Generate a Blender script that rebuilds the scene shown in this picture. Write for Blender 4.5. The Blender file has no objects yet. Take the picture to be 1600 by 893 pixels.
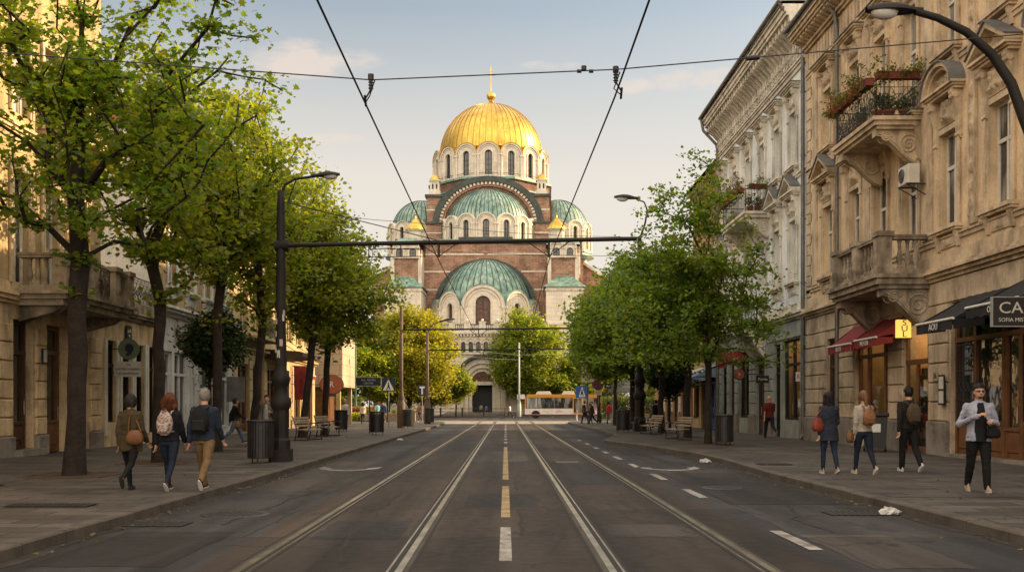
import bpy, math, random
import numpy as np
from mathutils import Vector, Matrix
R = math.radians
PI = math.pi
sc = bpy.context.scene
col = sc.collection
rnd = random.Random(7)
F, HX, HY, CH = 1556.0, 790.0, 634.0, 1.5


def at(px, py, Y):
    """point of the street seen at this place of the picture at distance Y"""
    return Vector(((px - HX) * Y / F, Y, CH + (HY - py) * Y / F))


# ------------------------------------------------------------------ mesh builder
class MB:
    def __init__(s):
        s.v, s.f, s.mi, s.sm, s.M = [], [], [], [], None

    def add(s, vs, fs, m=0, smooth=False):
        b = len(s.v)
        if s.M is not None:
            vs = [tuple(s.M @ Vector(p)) for p in vs]
        s.v.extend(tuple(p) for p in vs)
        s.f.extend(tuple(i + b for i in f) for f in fs)
        s.mi.extend([m] * len(fs))
        s.sm.extend([smooth] * len(fs))
        return s

    def box(s, x0, x1, y0, y1, z0, z1, m=0):
        if x0 > x1: x0, x1 = x1, x0
        if y0 > y1: y0, y1 = y1, y0
        if z0 > z1: z0, z1 = z1, z0
        return s.add([(x0, y0, z0), (x1, y0, z0), (x1, y1, z0), (x0, y1, z0), (x0, y0, z1), (x1, y0, z1), (x1, y1, z1), (x0, y1, z1)],
                     [(0, 3, 2, 1), (4, 5, 6, 7), (0, 1, 5, 4), (1, 2, 6, 5), (2, 3, 7, 6), (3, 0, 4, 7)], m)

    def cbox(s, x0, x1, y0, y1, z0, z1, c=.02, m=0):
        """block with a chamfered front (low y) face"""
        if y0 > y1: y0, y1 = y1, y0
        vs = [(x0, y1, z0), (x1, y1, z0), (x1, y1, z1), (x0, y1, z1),
              (x0, y0 + c, z0), (x1, y0 + c, z0), (x1, y0 + c, z1), (x0, y0 + c, z1),
              (x0 + c, y0, z0 + c), (x1 - c, y0, z0 + c), (x1 - c, y0, z1 - c), (x0 + c, y0, z1 - c)]
        fs = [(8, 9, 10, 11), (4, 5, 9, 8), (5, 6, 10, 9), (6, 7, 11, 10), (7, 4, 8, 11),
              (0, 1, 5, 4), (1, 2, 6, 5), (2, 3, 7, 6), (3, 0, 4, 7), (3, 2, 1, 0)]
        return s.add(vs, fs, m)

    def prism(s, pts, axis, a, b, m=0, smooth=False):
        """polygon pts extruded along axis: x -> pts are (y,z); y -> (x,z); z -> (x,y)"""
        def P(p, t):
            return (t, p[0], p[1]) if axis == 'x' else (p[0], t, p[1]) if axis == 'y' else (p[0], p[1], t)
        n = len(pts)
        vs = [P(p, a) for p in pts] + [P(p, b) for p in pts]
        s.add(vs, [(i, (i + 1) % n, n + (i + 1) % n, n + i) for i in range(n)], m, smooth)
        s.add(vs, [tuple(range(n - 1, -1, -1)), tuple(range(n, 2 * n))], m)
        return s

    def tube(s, path, r, n=8, m=0, cap=True, smooth=True):
        path = [Vector(p) for p in path]
        k = len(path)
        rr = [r] * k if not isinstance(r, (list, tuple)) else list(r)
        vs, fs = [], []
        d0 = (path[1] - path[0]).normalized()
        up = Vector((0, 0, 1)) if abs(d0.z) < .9 else Vector((1, 0, 0))
        a = d0.cross(up).normalized()
        for i in range(k):
            d = (path[min(i + 1, k - 1)] - path[max(i - 1, 0)]).normalized()
            a = (a - d * a.dot(d)).normalized()
            b = d.cross(a)
            for j in range(n):
                t = 2 * PI * j / n
                vs.append(path[i] + (a * math.cos(t) + b * math.sin(t)) * rr[i])
        for i in range(k - 1):
            for j in range(n):
                fs.append((i * n + j, i * n + (j + 1) % n, (i + 1) * n + (j + 1) % n, (i + 1) * n + j))
        s.add(vs, fs, m, smooth)
        if cap:
            s.add(vs, [tuple(range(n - 1, -1, -1)), tuple(range((k - 1) * n, k * n))], m)
        return s

    def lathe(s, prof, n=16, c=(0, 0, 0), a0=0., a1=2 * PI, m=0, smooth=True, sx=1., sy=1.):
        full = abs(a1 - a0 - 2 * PI) < 1e-6
        k = n if full else n + 1
        vs, fs = [], []
        for (r, z) in prof:
            for j in range(k):
                t = a0 + (a1 - a0) * j / n
                vs.append((c[0] + r * math.cos(t) * sx, c[1] + r * math.sin(t) * sy, c[2] + z))
        for i in range(len(prof) - 1):
            for j in range(n):
                j2 = (j + 1) % k
                fs.append((i * k + j, i * k + j2, (i + 1) * k + j2, (i + 1) * k + j))
        s.add(vs, fs, m, smooth)
        if full:
            e = []
            if prof[0][0] > 1e-4: e.append(tuple(range(k - 1, -1, -1)))
            if prof[-1][0] > 1e-4: e.append(tuple(range((len(prof) - 1) * k, len(prof) * k)))
            if e: s.add(vs, e, m)
        return s

    def ball(s, c, r, n=12, m=0, sc3=(1, 1, 1), smooth=True):
        h = max(4, n // 2)
        vs = [(c[0], c[1], c[2] - r * sc3[2])]
        for i in range(1, h):
            p = -PI / 2 + PI * i / h
            for j in range(n):
                t = 2 * PI * j / n
                vs.append((c[0] + r * sc3[0] * math.cos(p) * math.cos(t), c[1] + r * sc3[1] * math.cos(p) * math.sin(t), c[2] + r * sc3[2] * math.sin(p)))
        vs.append((c[0], c[1], c[2] + r * sc3[2]))
        fs = [(0, 1 + (j + 1) % n, 1 + j) for j in range(n)]
        for i in range(h - 2):
            for j in range(n):
                a = 1 + i * n
                fs.append((a + j, a + (j + 1) % n, a + n + (j + 1) % n, a + n + j))
        a = 1 + (h - 2) * n
        fs += [(a + j, a + (j + 1) % n, len(vs) - 1) for j in range(n)]
        return s.add(vs, fs, m, smooth)

    def archband(s, cx, cz, r0, r1, y0, y1, a0=0., a1=PI, n=16, m=0, sz=1.):
        vs, fs = [], []
        for i in range(n + 1):
            t = a0 + (a1 - a0) * i / n
            c, d = math.cos(t), math.sin(t) * sz
            vs += [(cx + r0 * c, y0, cz + r0 * d), (cx + r1 * c, y0, cz + r1 * d), (cx + r1 * c, y1, cz + r1 * d), (cx + r0 * c, y1, cz + r0 * d)]
        for i in range(n):
            for j in range(4):
                fs.append((4 * i + j, 4 * i + (j + 1) % 4, 4 * i + 4 + (j + 1) % 4, 4 * i + 4 + j))
        fs += [(0, 1, 2, 3), (4 * n + 3, 4 * n + 2, 4 * n + 1, 4 * n)]
        return s.add(vs, fs, m)

    def grid(s, fn, nu, nv, m=0, smooth=True):
        vs = [fn(i / nu, j / nv) for j in range(nv + 1) for i in range(nu + 1)]
        fs = [(j * (nu + 1) + i, j * (nu + 1) + i + 1, (j + 1) * (nu + 1) + i + 1, (j + 1) * (nu + 1) + i) for j in range(nv) for i in range(nu)]
        return s.add(vs, fs, m, smooth)

    def relief(s, x0, x1, z0, z1, y, d, seed=0, nu=14, nv=14, m=0):
        """mirrored carved ornament standing d proud of y (towards -y)"""
        r = random.Random(seed)
        cs = [(r.uniform(.0, .5), r.uniform(.05, .95), r.uniform(.08, .2), r.uniform(4, 9)) for _ in range(7)]
        def fn(u, v):
            q = abs(u - .5)
            h = 0
            for (a, b, c, w) in cs:
                dd = math.hypot(q - a, (v - b) * .9)
                h = max(h, math.exp(-(dd / c) ** 2) * (.6 + .4 * math.cos(dd * w * 6)))
            e = min(1, 8 * min(u, 1 - u, v, 1 - v))
            h = h * 1.45 - .18 * math.cos(q * 40) * math.cos(v * 26) * h
            return (x0 + (x1 - x0) * u, y - d * h * e, z0 + (z1 - z0) * v)
        return s.grid(fn, nu, nv, m)

    def mesh(s, name, mats):
        me = bpy.data.meshes.new(name)
        me.from_pydata(s.v, [], s.f)
        for m in (mats if isinstance(mats, (list, tuple)) else [mats]):
            me.materials.append(m)
        me.polygons.foreach_set('material_index', s.mi)
        me.polygons.foreach_set('use_smooth', s.sm)
        me.update()
        return me

    def build(s, name, mats, parent=None, loc=None, rz=None, fix=True):
        me = s.mesh(name, mats)
        if fix:
            import bmesh
            bm = bmesh.new(); bm.from_mesh(me)
            bmesh.ops.recalc_face_normals(bm, faces=bm.faces)
            bm.to_mesh(me); bm.free()
        return put(name, me, parent, loc, rz)


def put(name, me, parent=None, loc=None, rz=None):
    o = bpy.data.objects.new(name, me)
    col.objects.link(o)
    if parent is not None: o.parent = parent
    if loc is not None: o.location = loc
    if rz is not None: o.rotation_euler = (0, 0, rz)
    return o


def tag(o, label=None, cat=None, group=None, kind=None):
    if label: o['label'] = label
    if cat: o['category'] = cat
    if group: o['group'] = group
    if kind: o['kind'] = kind
    return o


def thing(name, label, cat, loc=(0, 0, 0), rz=0., group=None):
    o = bpy.data.objects.new(name, None)
    o.empty_display_size = .3
    col.objects.link(o)
    o.location = loc
    o.rotation_euler = (0, 0, rz)
    return tag(o, label, cat, group)


def dup(root, loc, rz=0., label=None, group=None, scale=None):
    r = root.copy(); col.objects.link(r)
    r.location = loc; r.rotation_euler = (0, 0, rz)
    if scale: r.scale = scale if isinstance(scale, (tuple, list)) else (scale,) * 3
    if label: r['label'] = label
    if group: r['group'] = group
    for ch in list(root.children):
        c = ch.copy(); col.objects.link(c); c.parent = r
        for g in list(ch.children):
            d = g.copy(); col.objects.link(d); d.parent = c
    return r


def struct(name, mb, mats):
    return tag(mb.build(name, mats), kind='structure')


def text(parent, body, loc, size, mat, rz=0., ext=.004, name='lettering', ax='CENTER', rx=90, sx=1.):
    cu = bpy.data.curves.new(name, 'FONT')
    cu.body = body; cu.size = size; cu.extrude = ext
    cu.align_x = ax; cu.align_y = 'CENTER'
    cu.resolution_u = 3
    t = bpy.data.objects.new('tmp', cu); col.objects.link(t)
    me = bpy.data.meshes.new_from_object(t.evaluated_get(bpy.context.evaluated_depsgraph_get()))
    bpy.data.objects.remove(t); bpy.data.curves.remove(cu)
    me.name = name; me.materials.clear(); me.materials.append(mat)
    o = put(name, me, parent, loc)
    o.rotation_euler = (R(rx), 0, rz); o.scale = (sx, 1, 1)
    return o


# ------------------------------------------------------------------ materials
def nodes(name):
    m = bpy.data.materials.new(name); m.use_nodes = True
    nt = m.node_tree
    return m, nt, nt.nodes['Principled BSDF'], nt.nodes['Material Output']


def N(nt, t, **kw):
    n = nt.nodes.new(t)
    for k, v in kw.items():
        if k in n.inputs: n.inputs[k].default_value = v
        else: setattr(n, k, v)
    return n


def ramp(nt, fac, stops):
    r = nt.nodes.new('ShaderNodeValToRGB')
    e = r.color_ramp.elements
    while len(e) < len(stops): e.new(.5)
    for i, (p, c) in enumerate(stops):
        e[i].position = p
        e[i].color = (*c, 1) if len(c) == 3 else c
    nt.links.new(fac, r.inputs[0])
    return r.outputs[0]


def g3(v): return (v, v, v)


def mixc(nt, fac, a, b, mode='MIX'):
    n = nt.nodes.new('ShaderNodeMix'); n.data_type = 'RGBA'; n.blend_type = mode
    for sock, val in ((n.inputs[0], fac), (n.inputs[6], a), (n.inputs[7], b)):
        if isinstance(val, bpy.types.NodeSocket): nt.links.new(val, sock)
        elif isinstance(val, (tuple, list)): sock.default_value = (*val, 1)
        else: sock.default_value = val
    return n.outputs[2]


def noise(nt, vec, scale, detail=4, rough=.6):
    n = N(nt, 'ShaderNodeTexNoise', Scale=scale, Detail=detail, Roughness=rough)
    nt.links.new(vec, n.inputs['Vector'])
    return n.outputs['Fac']


def mapping(nt, vec, scale=(1, 1, 1), loc=(0, 0, 0)):
    n = nt.nodes.new('ShaderNodeMapping')
    n.inputs['Scale'].default_value = scale; n.inputs['Location'].default_value = loc
    nt.links.new(vec, n.inputs['Vector'])
    return n.outputs['Vector']


def pos(nt): return nt.nodes.new('ShaderNodeNewGeometry').outputs['Position']


def bump(nt, b, h, strength, dist=.02):
    n = N(nt, 'ShaderNodeBump', Strength=strength, Distance=dist)
    nt.links.new(h, n.inputs['Height']); nt.links.new(n.outputs['Normal'], b.inputs['Normal'])


def mat(name, c1, c2=None, rough=.8, metal=0., scale=1.5, bmp=.3, bscale=25., streak=0., dirt=.0, spec=.3, bdist=.01):
    m, nt, b, out = nodes(name)
    p = pos(nt)
    c2 = c2 or tuple(x * .72 for x in c1)
    f = noise(nt, p, scale, 5)
    c = ramp(nt, f, [(.32, c2), (.62, c1)])
    fine = noise(nt, p, bscale, 4)
    c = mixc(nt, 1., c, ramp(nt, fine, [(.25, g3(.82)), (.75, g3(1.1))]), 'MULTIPLY')
    if streak:
        sv = mapping(nt, p, (1.25, 1.25, .3))
        s_ = noise(nt, sv, 1.6, 5, .65)
        c = mixc(nt, 1., c, ramp(nt, s_, [(.34, g3(1 - streak)), (.56, g3(1.))]), 'MULTIPLY')
    if dirt:
        d_ = noise(nt, p, .9, 6, .7)
        c = mixc(nt, 1., c, ramp(nt, d_, [(.36, g3(1 - dirt)), (.5, g3(1.))]), 'MULTIPLY')
    nt.links.new(c, b.inputs['Base Color'])
    b.inputs['Roughness'].default_value = rough
    b.inputs['Metallic'].default_value = metal
    b.inputs['Specular IOR Level'].default_value = spec
    if bmp: bump(nt, b, fine, bmp, bdist)
    return m


def mat_plain(name, c, rough=.6, metal=0., spec=.4):
    return mat(name, c, tuple(x * .8 for x in c), rough, metal, 6., .08, 60., spec=spec)


def mat_emit(name, c, s):
    m, nt, b, out = nodes(name)
    b.inputs['Base Color'].default_value = (*c, 1)
    b.inputs['Emission Color'].default_value = (*c, 1)
    b.inputs['Emission Strength'].default_value = s
    return m


def mat_glass(name, base=(.02, .022, .024), light=(.24, .22, .185), rough=.05, amt=.5):
    """window glass: a dim room with pale curtains seen behind a reflecting pane"""
    m, nt, b, out = nodes(name)
    p = pos(nt)
    f = noise(nt, mapping(nt, p, (1.6, 1.6, .35)), 1.0, 3)
    fold = noise(nt, mapping(nt, p, (14., 14., .25)), 1.0, 2)
    c = ramp(nt, f, [(.47, base), (.50 + .12 * amt, light)])
    c = mixc(nt, 1., c, ramp(nt, fold, [(.3, g3(.55)), (.7, g3(1.1))]), 'MULTIPLY')
    nt.links.new(c, b.inputs['Base Color'])
    b.inputs['Roughness'].default_value = rough
    b.inputs['Specular IOR Level'].default_value = .9
    bump(nt, b, noise(nt, p, 1.7, 2), .06, .05)
    return m


def mat_clear(name):
    m, nt, b, out = nodes(name)
    g = N(nt, 'ShaderNodeBsdfGlossy', Roughness=.02)
    t = N(nt, 'ShaderNodeBsdfTransparent')
    t.inputs[0].default_value = (.86, .88, .86, 1)
    fr = N(nt, 'ShaderNodeFresnel', IOR=1.5)
    mx = nt.nodes.new('ShaderNodeMixShader')
    nt.links.new(fr.outputs[0], mx.inputs[0]); nt.links.new(t.outputs[0], mx.inputs[1]); nt.links.new(g.outputs[0], mx.inputs[2])
    nt.links.new(mx.outputs[0], out.inputs['Surface'])
    return m


def mat_brick(name, c1, c2, mortar, w=.5, h=.16, axis='wall', rough=.85, ms=.012, bmp=.5, var=.5):
    m, nt, b, out = nodes(name)
    p = pos(nt)
    sp = nt.nodes.new('ShaderNodeSeparateXYZ'); nt.links.new(p, sp.inputs[0])
    cb = nt.nodes.new('ShaderNodeCombineXYZ')
    if axis == 'wall':
        ad = N(nt, 'ShaderNodeMath', operation='ADD')
        nt.links.new(sp.outputs[0], ad.inputs[0]); nt.links.new(sp.outputs[1], ad.inputs[1])
        nt.links.new(ad.outputs[0], cb.inputs[0]); nt.links.new(sp.outputs[2], cb.inputs[1])
    else:
        nt.links.new(sp.outputs[0], cb.inputs[0]); nt.links.new(sp.outputs[1], cb.inputs[1])
    br = N(nt, 'ShaderNodeTexBrick')
    br.inputs['Scale'].default_value = 1.
    br.inputs['Brick Width'].default_value = w; br.inputs['Row Height'].default_value = h
    br.inputs['Mortar Size'].default_value = ms; br.inputs['Mortar Smooth'].default_value = .3
    br.inputs['Color1'].default_value = (*c1, 1); br.inputs['Color2'].default_value = (*c2, 1); br.inputs['Mortar'].default_value = (*mortar, 1)
    br.inputs['Bias'].default_value = 0.
    nt.links.new(cb.outputs[0], br.inputs['Vector'])
    f = noise(nt, p, .55, 6, .68)
    c = mixc(nt, 1., br.outputs['Color'], ramp(nt, f, [(.3, g3(1 - var)), (.65, g3(1.12))]), 'MULTIPLY')
    if name == 'cathedral_brick':
        pw = noise(nt, p, .8, 6, .72)
        c = mixc(nt, ramp(nt, pw, [(.56, g3(0.)), (.66, g3(.5))]), c, (.46, .36, .27))
    f2 = noise(nt, p, 14., 5)
    c = mixc(nt, 1., c, ramp(nt, f2, [(.25, g3(.78)), (.75, g3(1.14))]), 'MULTIPLY')
    nt.links.new(c, b.inputs['Base Color'])
    b.inputs['Roughness'].default_value = rough
    b.inputs['Specular IOR Level'].default_value = .25
    mn = N(nt, 'ShaderNodeMath', operation='MULTIPLY_ADD'); mn.inputs[1].default_value = -1.; mn.inputs[2].default_value = 1.
    nt.links.new(br.outputs['Fac'], mn.inputs[0])
    h2 = N(nt, 'ShaderNodeMath', operation='MULTIPLY_ADD'); h2.inputs[1].default_value = .35
    nt.links.new(f2, h2.inputs[0]); nt.links.new(mn.outputs[0], h2.inputs[2])
    bump(nt, b, h2.outputs[0], bmp, .012)
    return m


def mat_leaf(name, cols, tr=.5):
    m, nt, b, out = nodes(name)
    g = nt.nodes.new('ShaderNodeNewGeometry')
    f = noise(nt, g.outputs['Position'], .55, 3)
    ad = N(nt, 'ShaderNodeMath', operation='MULTIPLY_ADD'); ad.inputs[1].default_value = .65
    sb = N(nt, 'ShaderNodeMath', operation='SUBTRACT'); sb.inputs[1].default_value = .16
    nt.links.new(g.outputs['Random Per Island'], ad.inputs[0]); nt.links.new(f, sb.inputs[0]); nt.links.new(sb.outputs[0], ad.inputs[2])
    k = len(cols)
    c = ramp(nt, ad.outputs[0], [(.08 + .84 * i / (k - 1), cc) for i, cc in enumerate(cols)])
    d = N(nt, 'ShaderNodeBsdfPrincipled'); d.inputs['Roughness'].default_value = .45; d.inputs['Specular IOR Level'].default_value = .35
    t = N(nt, 'ShaderNodeBsdfTranslucent')
    nt.links.new(c, d.inputs['Base Color'])
    nt.links.new(mixc(nt, 1., c, (1.85, 1.74, .58), 'MULTIPLY'), t.inputs[0])
    mx = nt.nodes.new('ShaderNodeMixShader'); mx.inputs[0].default_value = tr
    nt.links.new(d.outputs[0], mx.inputs[1]); nt.links.new(t.outputs[0], mx.inputs[2])
    nt.links.new(mx.outputs[0], out.inputs['Surface'])
    return m


def mat_road(name, base, alt, patch):
    m, nt, b, out = nodes(name)
    p = pos(nt)
    big = noise(nt, mapping(nt, p, (1., .16, 1)), .9, 5, .6)
    c = ramp(nt, big, [(.35, base), (.62, alt)])
    pt = noise(nt, mapping(nt, p, (.8, .35, 1), (3, 1, 0)), .7, 6, .72)
    c = mixc(nt, ramp(nt, pt, [(.54, g3(0.)), (.60, g3(.65))]), c, patch)
    # squares of newer and older surfacing
    bk = N(nt, 'ShaderNodeTexBrick'); bk.offset = .37; bk.squash = .6
    for k_, v_ in (('Scale', 1.), ('Brick Width', 5.3), ('Row Height', 3.1), ('Mortar Size', .022), ('Mortar Smooth', .2), ('Bias', .1)): bk.inputs[k_].default_value = v_
    bk.inputs['Color1'].default_value = (.64, .65, .69, 1); bk.inputs['Color2'].default_value = (1.22, 1.17, 1.1, 1); bk.inputs['Mortar'].default_value = (.5, .5, .5, 1)
    wv = N(nt, 'ShaderNodeTexNoise', Scale=1.1, Detail=3.); nt.links.new(p, wv.inputs['Vector'])
    wa = N(nt, 'ShaderNodeVectorMath', operation='MULTIPLY_ADD'); wa.inputs[1].default_value = (.22, .22, 0); nt.links.new(wv.outputs['Color'], wa.inputs[0]); nt.links.new(mapping(nt, p, (1, 1, 0), (1.7, .9, 0)), wa.inputs[2])
    nt.links.new(wa.outputs[0], bk.inputs['Vector'])
    c = mixc(nt, 1., c, bk.outputs['Color'], 'MULTIPLY')
    # tyre-polished and oil-dark bands along the lanes
    wx = nt.nodes.new('ShaderNodeSeparateXYZ'); nt.links.new(p, wx.inputs[0])
    sn = N(nt, 'ShaderNodeMath', operation='SINE'); ml = N(nt, 'ShaderNodeMath', operation='MULTIPLY'); ml.inputs[1].default_value = 4.4; nt.links.new(wx.outputs[0], ml.inputs[0]); nt.links.new(ml.outputs[0], sn.inputs[0])
    st = noise(nt, mapping(nt, p, (1.6, .10, 1)), 1.5, 4, .6)
    s2 = N(nt, 'ShaderNodeMath', operation='MULTIPLY_ADD'); s2.inputs[1].default_value = .13; nt.links.new(sn.outputs[0], s2.inputs[0]); nt.links.new(st, s2.inputs[2])
    c = mixc(nt, 1., c, ramp(nt, s2.outputs[0], [(.30, g3(.55)), (.62, g3(1.2))]), 'MULTIPLY')
    sp2 = noise(nt, p, 2.3, 3, .5)
    c = mixc(nt, ramp(nt, sp2, [(.66, g3(0.)), (.74, g3(.6))]), c, (.012, .011, .010))
    fine = noise(nt, p, 55., 4, .8)
    c = mixc(nt, 1., c, ramp(nt, fine, [(.3, g3(.5)), (.7, g3(1.5))]), 'MULTIPLY')
    med = noise(nt, p, 6., 6, .7)
    c = mixc(nt, 1., c, ramp(nt, med, [(.3, g3(.78)), (.7, g3(1.12))]), 'MULTIPLY')
    vo = N(nt, 'ShaderNodeTexVoronoi', feature='DISTANCE_TO_EDGE', Scale=.33)
    wp = N(nt, 'ShaderNodeVectorMath', operation='MULTIPLY_ADD')
    nz = N(nt, 'ShaderNodeTexNoise', Scale=1.6, Detail=5.)
    nt.links.new(p, nz.inputs['Vector'])
    wp.inputs[1].default_value = (.9, .9, .9)
    nt.links.new(nz.outputs['Color'], wp.inputs[0]); nt.links.new(p, wp.inputs[2])
    nt.links.new(wp.outputs[0], vo.inputs['Vector'])
    c = mixc(nt, ramp(nt, vo.outputs['Distance'], [(.0, g3(.85)), (.012, g3(0.))]), c, (.012, .011, .010))
    nt.links.new(c, b.inputs['Base Color'])
    r = ramp(nt, med, [(.3, g3(.62)), (.7, g3(.85))])
    nt.links.new(r, b.inputs['Roughness'])
    b.inputs['Specular IOR Level'].default_value = .22
    bump(nt, b, fine, .5, .008)
    return m


def mat_copper(name):
    m, nt, b, out = nodes(name)
    p = pos(nt)
    f = noise(nt, p, .5, 6, .65)
    c = ramp(nt, f, [(.3, (.07, .16, .13)), (.48, (.15, .275, .225)), (.68, (.30, .40, .31))])
    s_ = noise(nt, mapping(nt, p, (1.6, 1.6, .12)), 1.2, 5, .65)
    c = mixc(nt, ramp(nt, s_, [(.42, g3(.75)), (.56, g3(0.))]), c, (.06, .085, .07))
    nt.links.new(c, b.inputs['Base Color'])
    b.inputs['Roughness'].default_value = .45
    b.inputs['Specular IOR Level'].default_value = .5
    bump(nt, b, noise(nt, p, 3., 4), .15, .05)
    return m


M = {}
M['ochre'] = mat('ochre_stucco', (.72, .54, .34), (.60, .44, .265), .88, 0, .8, .35, 18, streak=.34, dirt=.26)
M['ochre_trim'] = mat('ochre_stone', (.64, .50, .335), (.48, .37, .245), .85, 0, 1.6, .5, 16, streak=.45, dirt=.3)
M['rustic'] = mat('rusticated_stone', (.55, .435, .305), (.42, .33, .23), .86, 0, 1.2, .6, 14, streak=.4, dirt=.35)
M['plinth'] = mat('plinth_stone', (.25, .22, .185), (.16, .14, .12), .85, 0, 1.5, .6, 18, dirt=.45)
M['blue'] = mat('pale_blue_stucco', (.72, .76, .74), (.64, .67, .66), .88, 0, .8, .3, 18, streak=.25, dirt=.15)
M['blue_trim'] = mat('pale_trim', (.72, .67, .57), (.58, .53, .44), .85, 0, 1.5, .5, 16, streak=.38, dirt=.2)
M['bluegrey'] = mat('blue_grey_stone', (.34, .37, .34), (.26, .285, .26), .85, 0, 1.2, .5, 14, streak=.3, dirt=.3)
M['left'] = mat('beige_stucco', (.47, .34, .175), (.37, .265, .13), .88, 0, .8, .35, 18, streak=.4, dirt=.2)
M['left_stone'] = mat('beige_stone', (.68, .51, .31), (.53, .39, .235), .86, 0, 1.1, .5, 14, streak=.45, dirt=.35)
M['balc'] = mat('weathered_balcony_stone', (.42, .34, .25), (.22, .18, .13), .9, 0, 2.2, .6, 20, streak=.6, dirt=.5)
M['cream'] = mat('cream_stucco', (.47, .36, .19), (.38, .285, .145), .88, 0, .8, .3, 18, streak=.25, dirt=.15)
M['white'] = mat('white_stucco', (.66, .67, .66), (.56, .57, .57), .88, 0, .8, .3, 18, streak=.3, dirt=.15)
M['orange'] = mat('orange_stucco', (.52, .29, .15), (.43, .23, .12), .88, 0, .8, .3, 18, streak=.25, dirt=.15)
M['tilepanel'] = mat_brick('wall_tiles', (.46, .38, .27), (.42, .34, .24), (.20, .16, .12), 1.0, .75, 'wall', .5, .02, .2, .2)
M['lead'] = mat('lead_sheet', (.17, .165, .16), (.10, .10, .10), .55, .2, 2, .2, 20)
M['roof'] = mat_brick('roof_tiles', (.32, .075, .045), (.22, .05, .035), (.06, .02, .015), .28, .3, 'wall', .8, .03, .8, .4)
M['zinc'] = mat('zinc_pipe', (.20, .19, .175), (.12, .11, .105), .5, .4, 3, .2, 30, streak=.3)
M['frame'] = mat('window_paint', (.62, .58, .50), (.50, .46, .39), .55, 0, 4, .15, 40)
M['glass'] = mat_glass('window_glass')
M['glass_dark'] = mat_glass('shop_glass', (.012, .013, .012), (.05, .04, .028), .03, .8)
M['clear'] = mat_clear('clear_glass')
M['wood'] = mat('varnished_wood', (.16, .07, .028), (.09, .038, .016), .42, 0, 3, .2, 30)
M['wood_dark'] = mat('dark_wood', (.07, .035, .018), (.04, .02, .012), .5, 0, 3, .2, 30)
M['slat'] = mat('bench_wood', (.30, .23, .15), (.19, .14, .09), .65, 0, 5, .3, 40)
M['iron'] = mat('black_iron', (.018, .018, .018), (.010, .010, .010), .5, .0, 5, .2, 50, spec=.5)
M['pole'] = mat('dark_painted_pole', (.020, .017, .015), (.012, .011, .010), .62, 0, 2, .15, 30, spec=.22)
M['rustpole'] = mat('rusty_brown_pole', (.085, .052, .031), (.05, .032, .02), .6, 0, 2, .2, 30)
M['greypole'] = mat('grey_pole', (.30, .31, .30), (.2, .21, .2), .5, .2, 2, .2, 30)
M['greenpole'] = mat('green_pole', (.05, .09, .055), (.03, .06, .035), .5, 0, 2, .2, 30)
M['wire'] = mat_plain('wire', (.015, .014, .013), .6)
M['black'] = mat_plain('black_plastic', (.014, .014, .015), .5)
M['blackcloth'] = mat('black_awning_cloth', (.018, .018, .019), (.012, .012, .012), .85, 0, 3, .2, 60)
M['redcloth'] = mat('red_awning_cloth', (.20, .028, .03), (.14, .02, .022), .85, 0, 3, .2, 60)
M['bluecloth'] = mat('blue_awning_cloth', (.20, .27, .36), (.15, .2, .28), .85, 0, 3, .2, 60)
M['creamcloth'] = mat('cream_awning_cloth', (.5, .45, .36), (.42, .37, .3), .85, 0, 3, .2, 60)
M['sign_white'] = mat_plain('white_sign_paint', (.62, .61, .56), .5)
M['sign_grey'] = mat_plain('grey_sign_paint', (.52, .49, .43), .5)
M['sign_green'] = mat_plain('green_sign_paint', (.13, .17, .10), .5)
M['sign_blue'] = mat_plain('blue_sign_paint', (.03, .09, .28), .45)
M['sign_navy'] = mat_plain('navy_sign_paint', (.012, .018, .04), .45)
M['sign_red'] = mat_plain('red_sign_paint', (.35, .035, .03), .5)
M['sign_yellow'] = mat_plain('yellow_paint', (.5, .36, .12), .5)
M['litsign'] = mat_emit('lit_yellow_sign', (1.0, .62, .12), .32)
M['lamp_warm'] = mat_emit('warm_lamp', (1.0, .72, .40), 45.)
M['interior'] = mat('shop_interior', (.50, .33, .18), (.40, .25, .13), .8, 0, 2, .1)
M['terracotta'] = mat('terracotta', (.30, .10, .055), (.2, .06, .035), .8, 0, 4, .3)
M['planterred'] = mat('red_planter', (.20, .05, .035), (.14, .035, .025), .7, 0, 4, .3)
M['flower'] = mat_leaf('flower_petals', [(.30, .02, .03), (.45, .05, .07), (.5, .12, .15)], .3)
M['hedge'] = mat_leaf('shrub_leaves', [(.04, .075, .016), (.075, .115, .02), (.14, .14, .03)], .4)
M['dryplant'] = mat_leaf('dry_plant', [(.12, .06, .02), (.16, .09, .03), (.10, .10, .03)], .3)
M['leaf'] = mat_leaf('maple_leaves', [(.036, .088, .016), (.064, .132, .021), (.108, .172, .024), (.17, .21, .03)], .56)
M['leafy'] = mat_leaf('spring_leaves', [(.056, .112, .016), (.098, .155, .019), (.155, .20, .024), (.22, .232, .03)], .55)
M['leafdark'] = mat_leaf('dark_leaves', [(.016, .034, .012), (.026, .05, .016), (.04, .066, .02)], .3)
M['leafgold'] = mat_leaf('golden_leaves', [(.085, .125, .014), (.15, .18, .018), (.22, .22, .022), (.29, .25, .028)], .52)
M['bark'] = mat('bark', (.034, .024, .018), (.015, .011, .009), .92, 0, 5, 1., 16, streak=.3, bdist=.04)
M['soil'] = mat('soil', (.06, .042, .028), (.035, .025, .018), .95, 0, 4, .8, 30)
M['asphalt'] = mat_road('asphalt', (.024, .025, .028), (.040, .040, .042), (.015, .016, .020))
M['trackbed'] = mat_road('tram_track_asphalt', (.030, .0225, .018), (.044, .034, .027), (.020, .016, .0135))
M['paver'] = mat_brick('pavement_slabs', (.098, .087, .077), (.052, .046, .041), (.018, .016, .014), .9, .42, 'flat', .7, .016, .6, .5)
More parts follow.
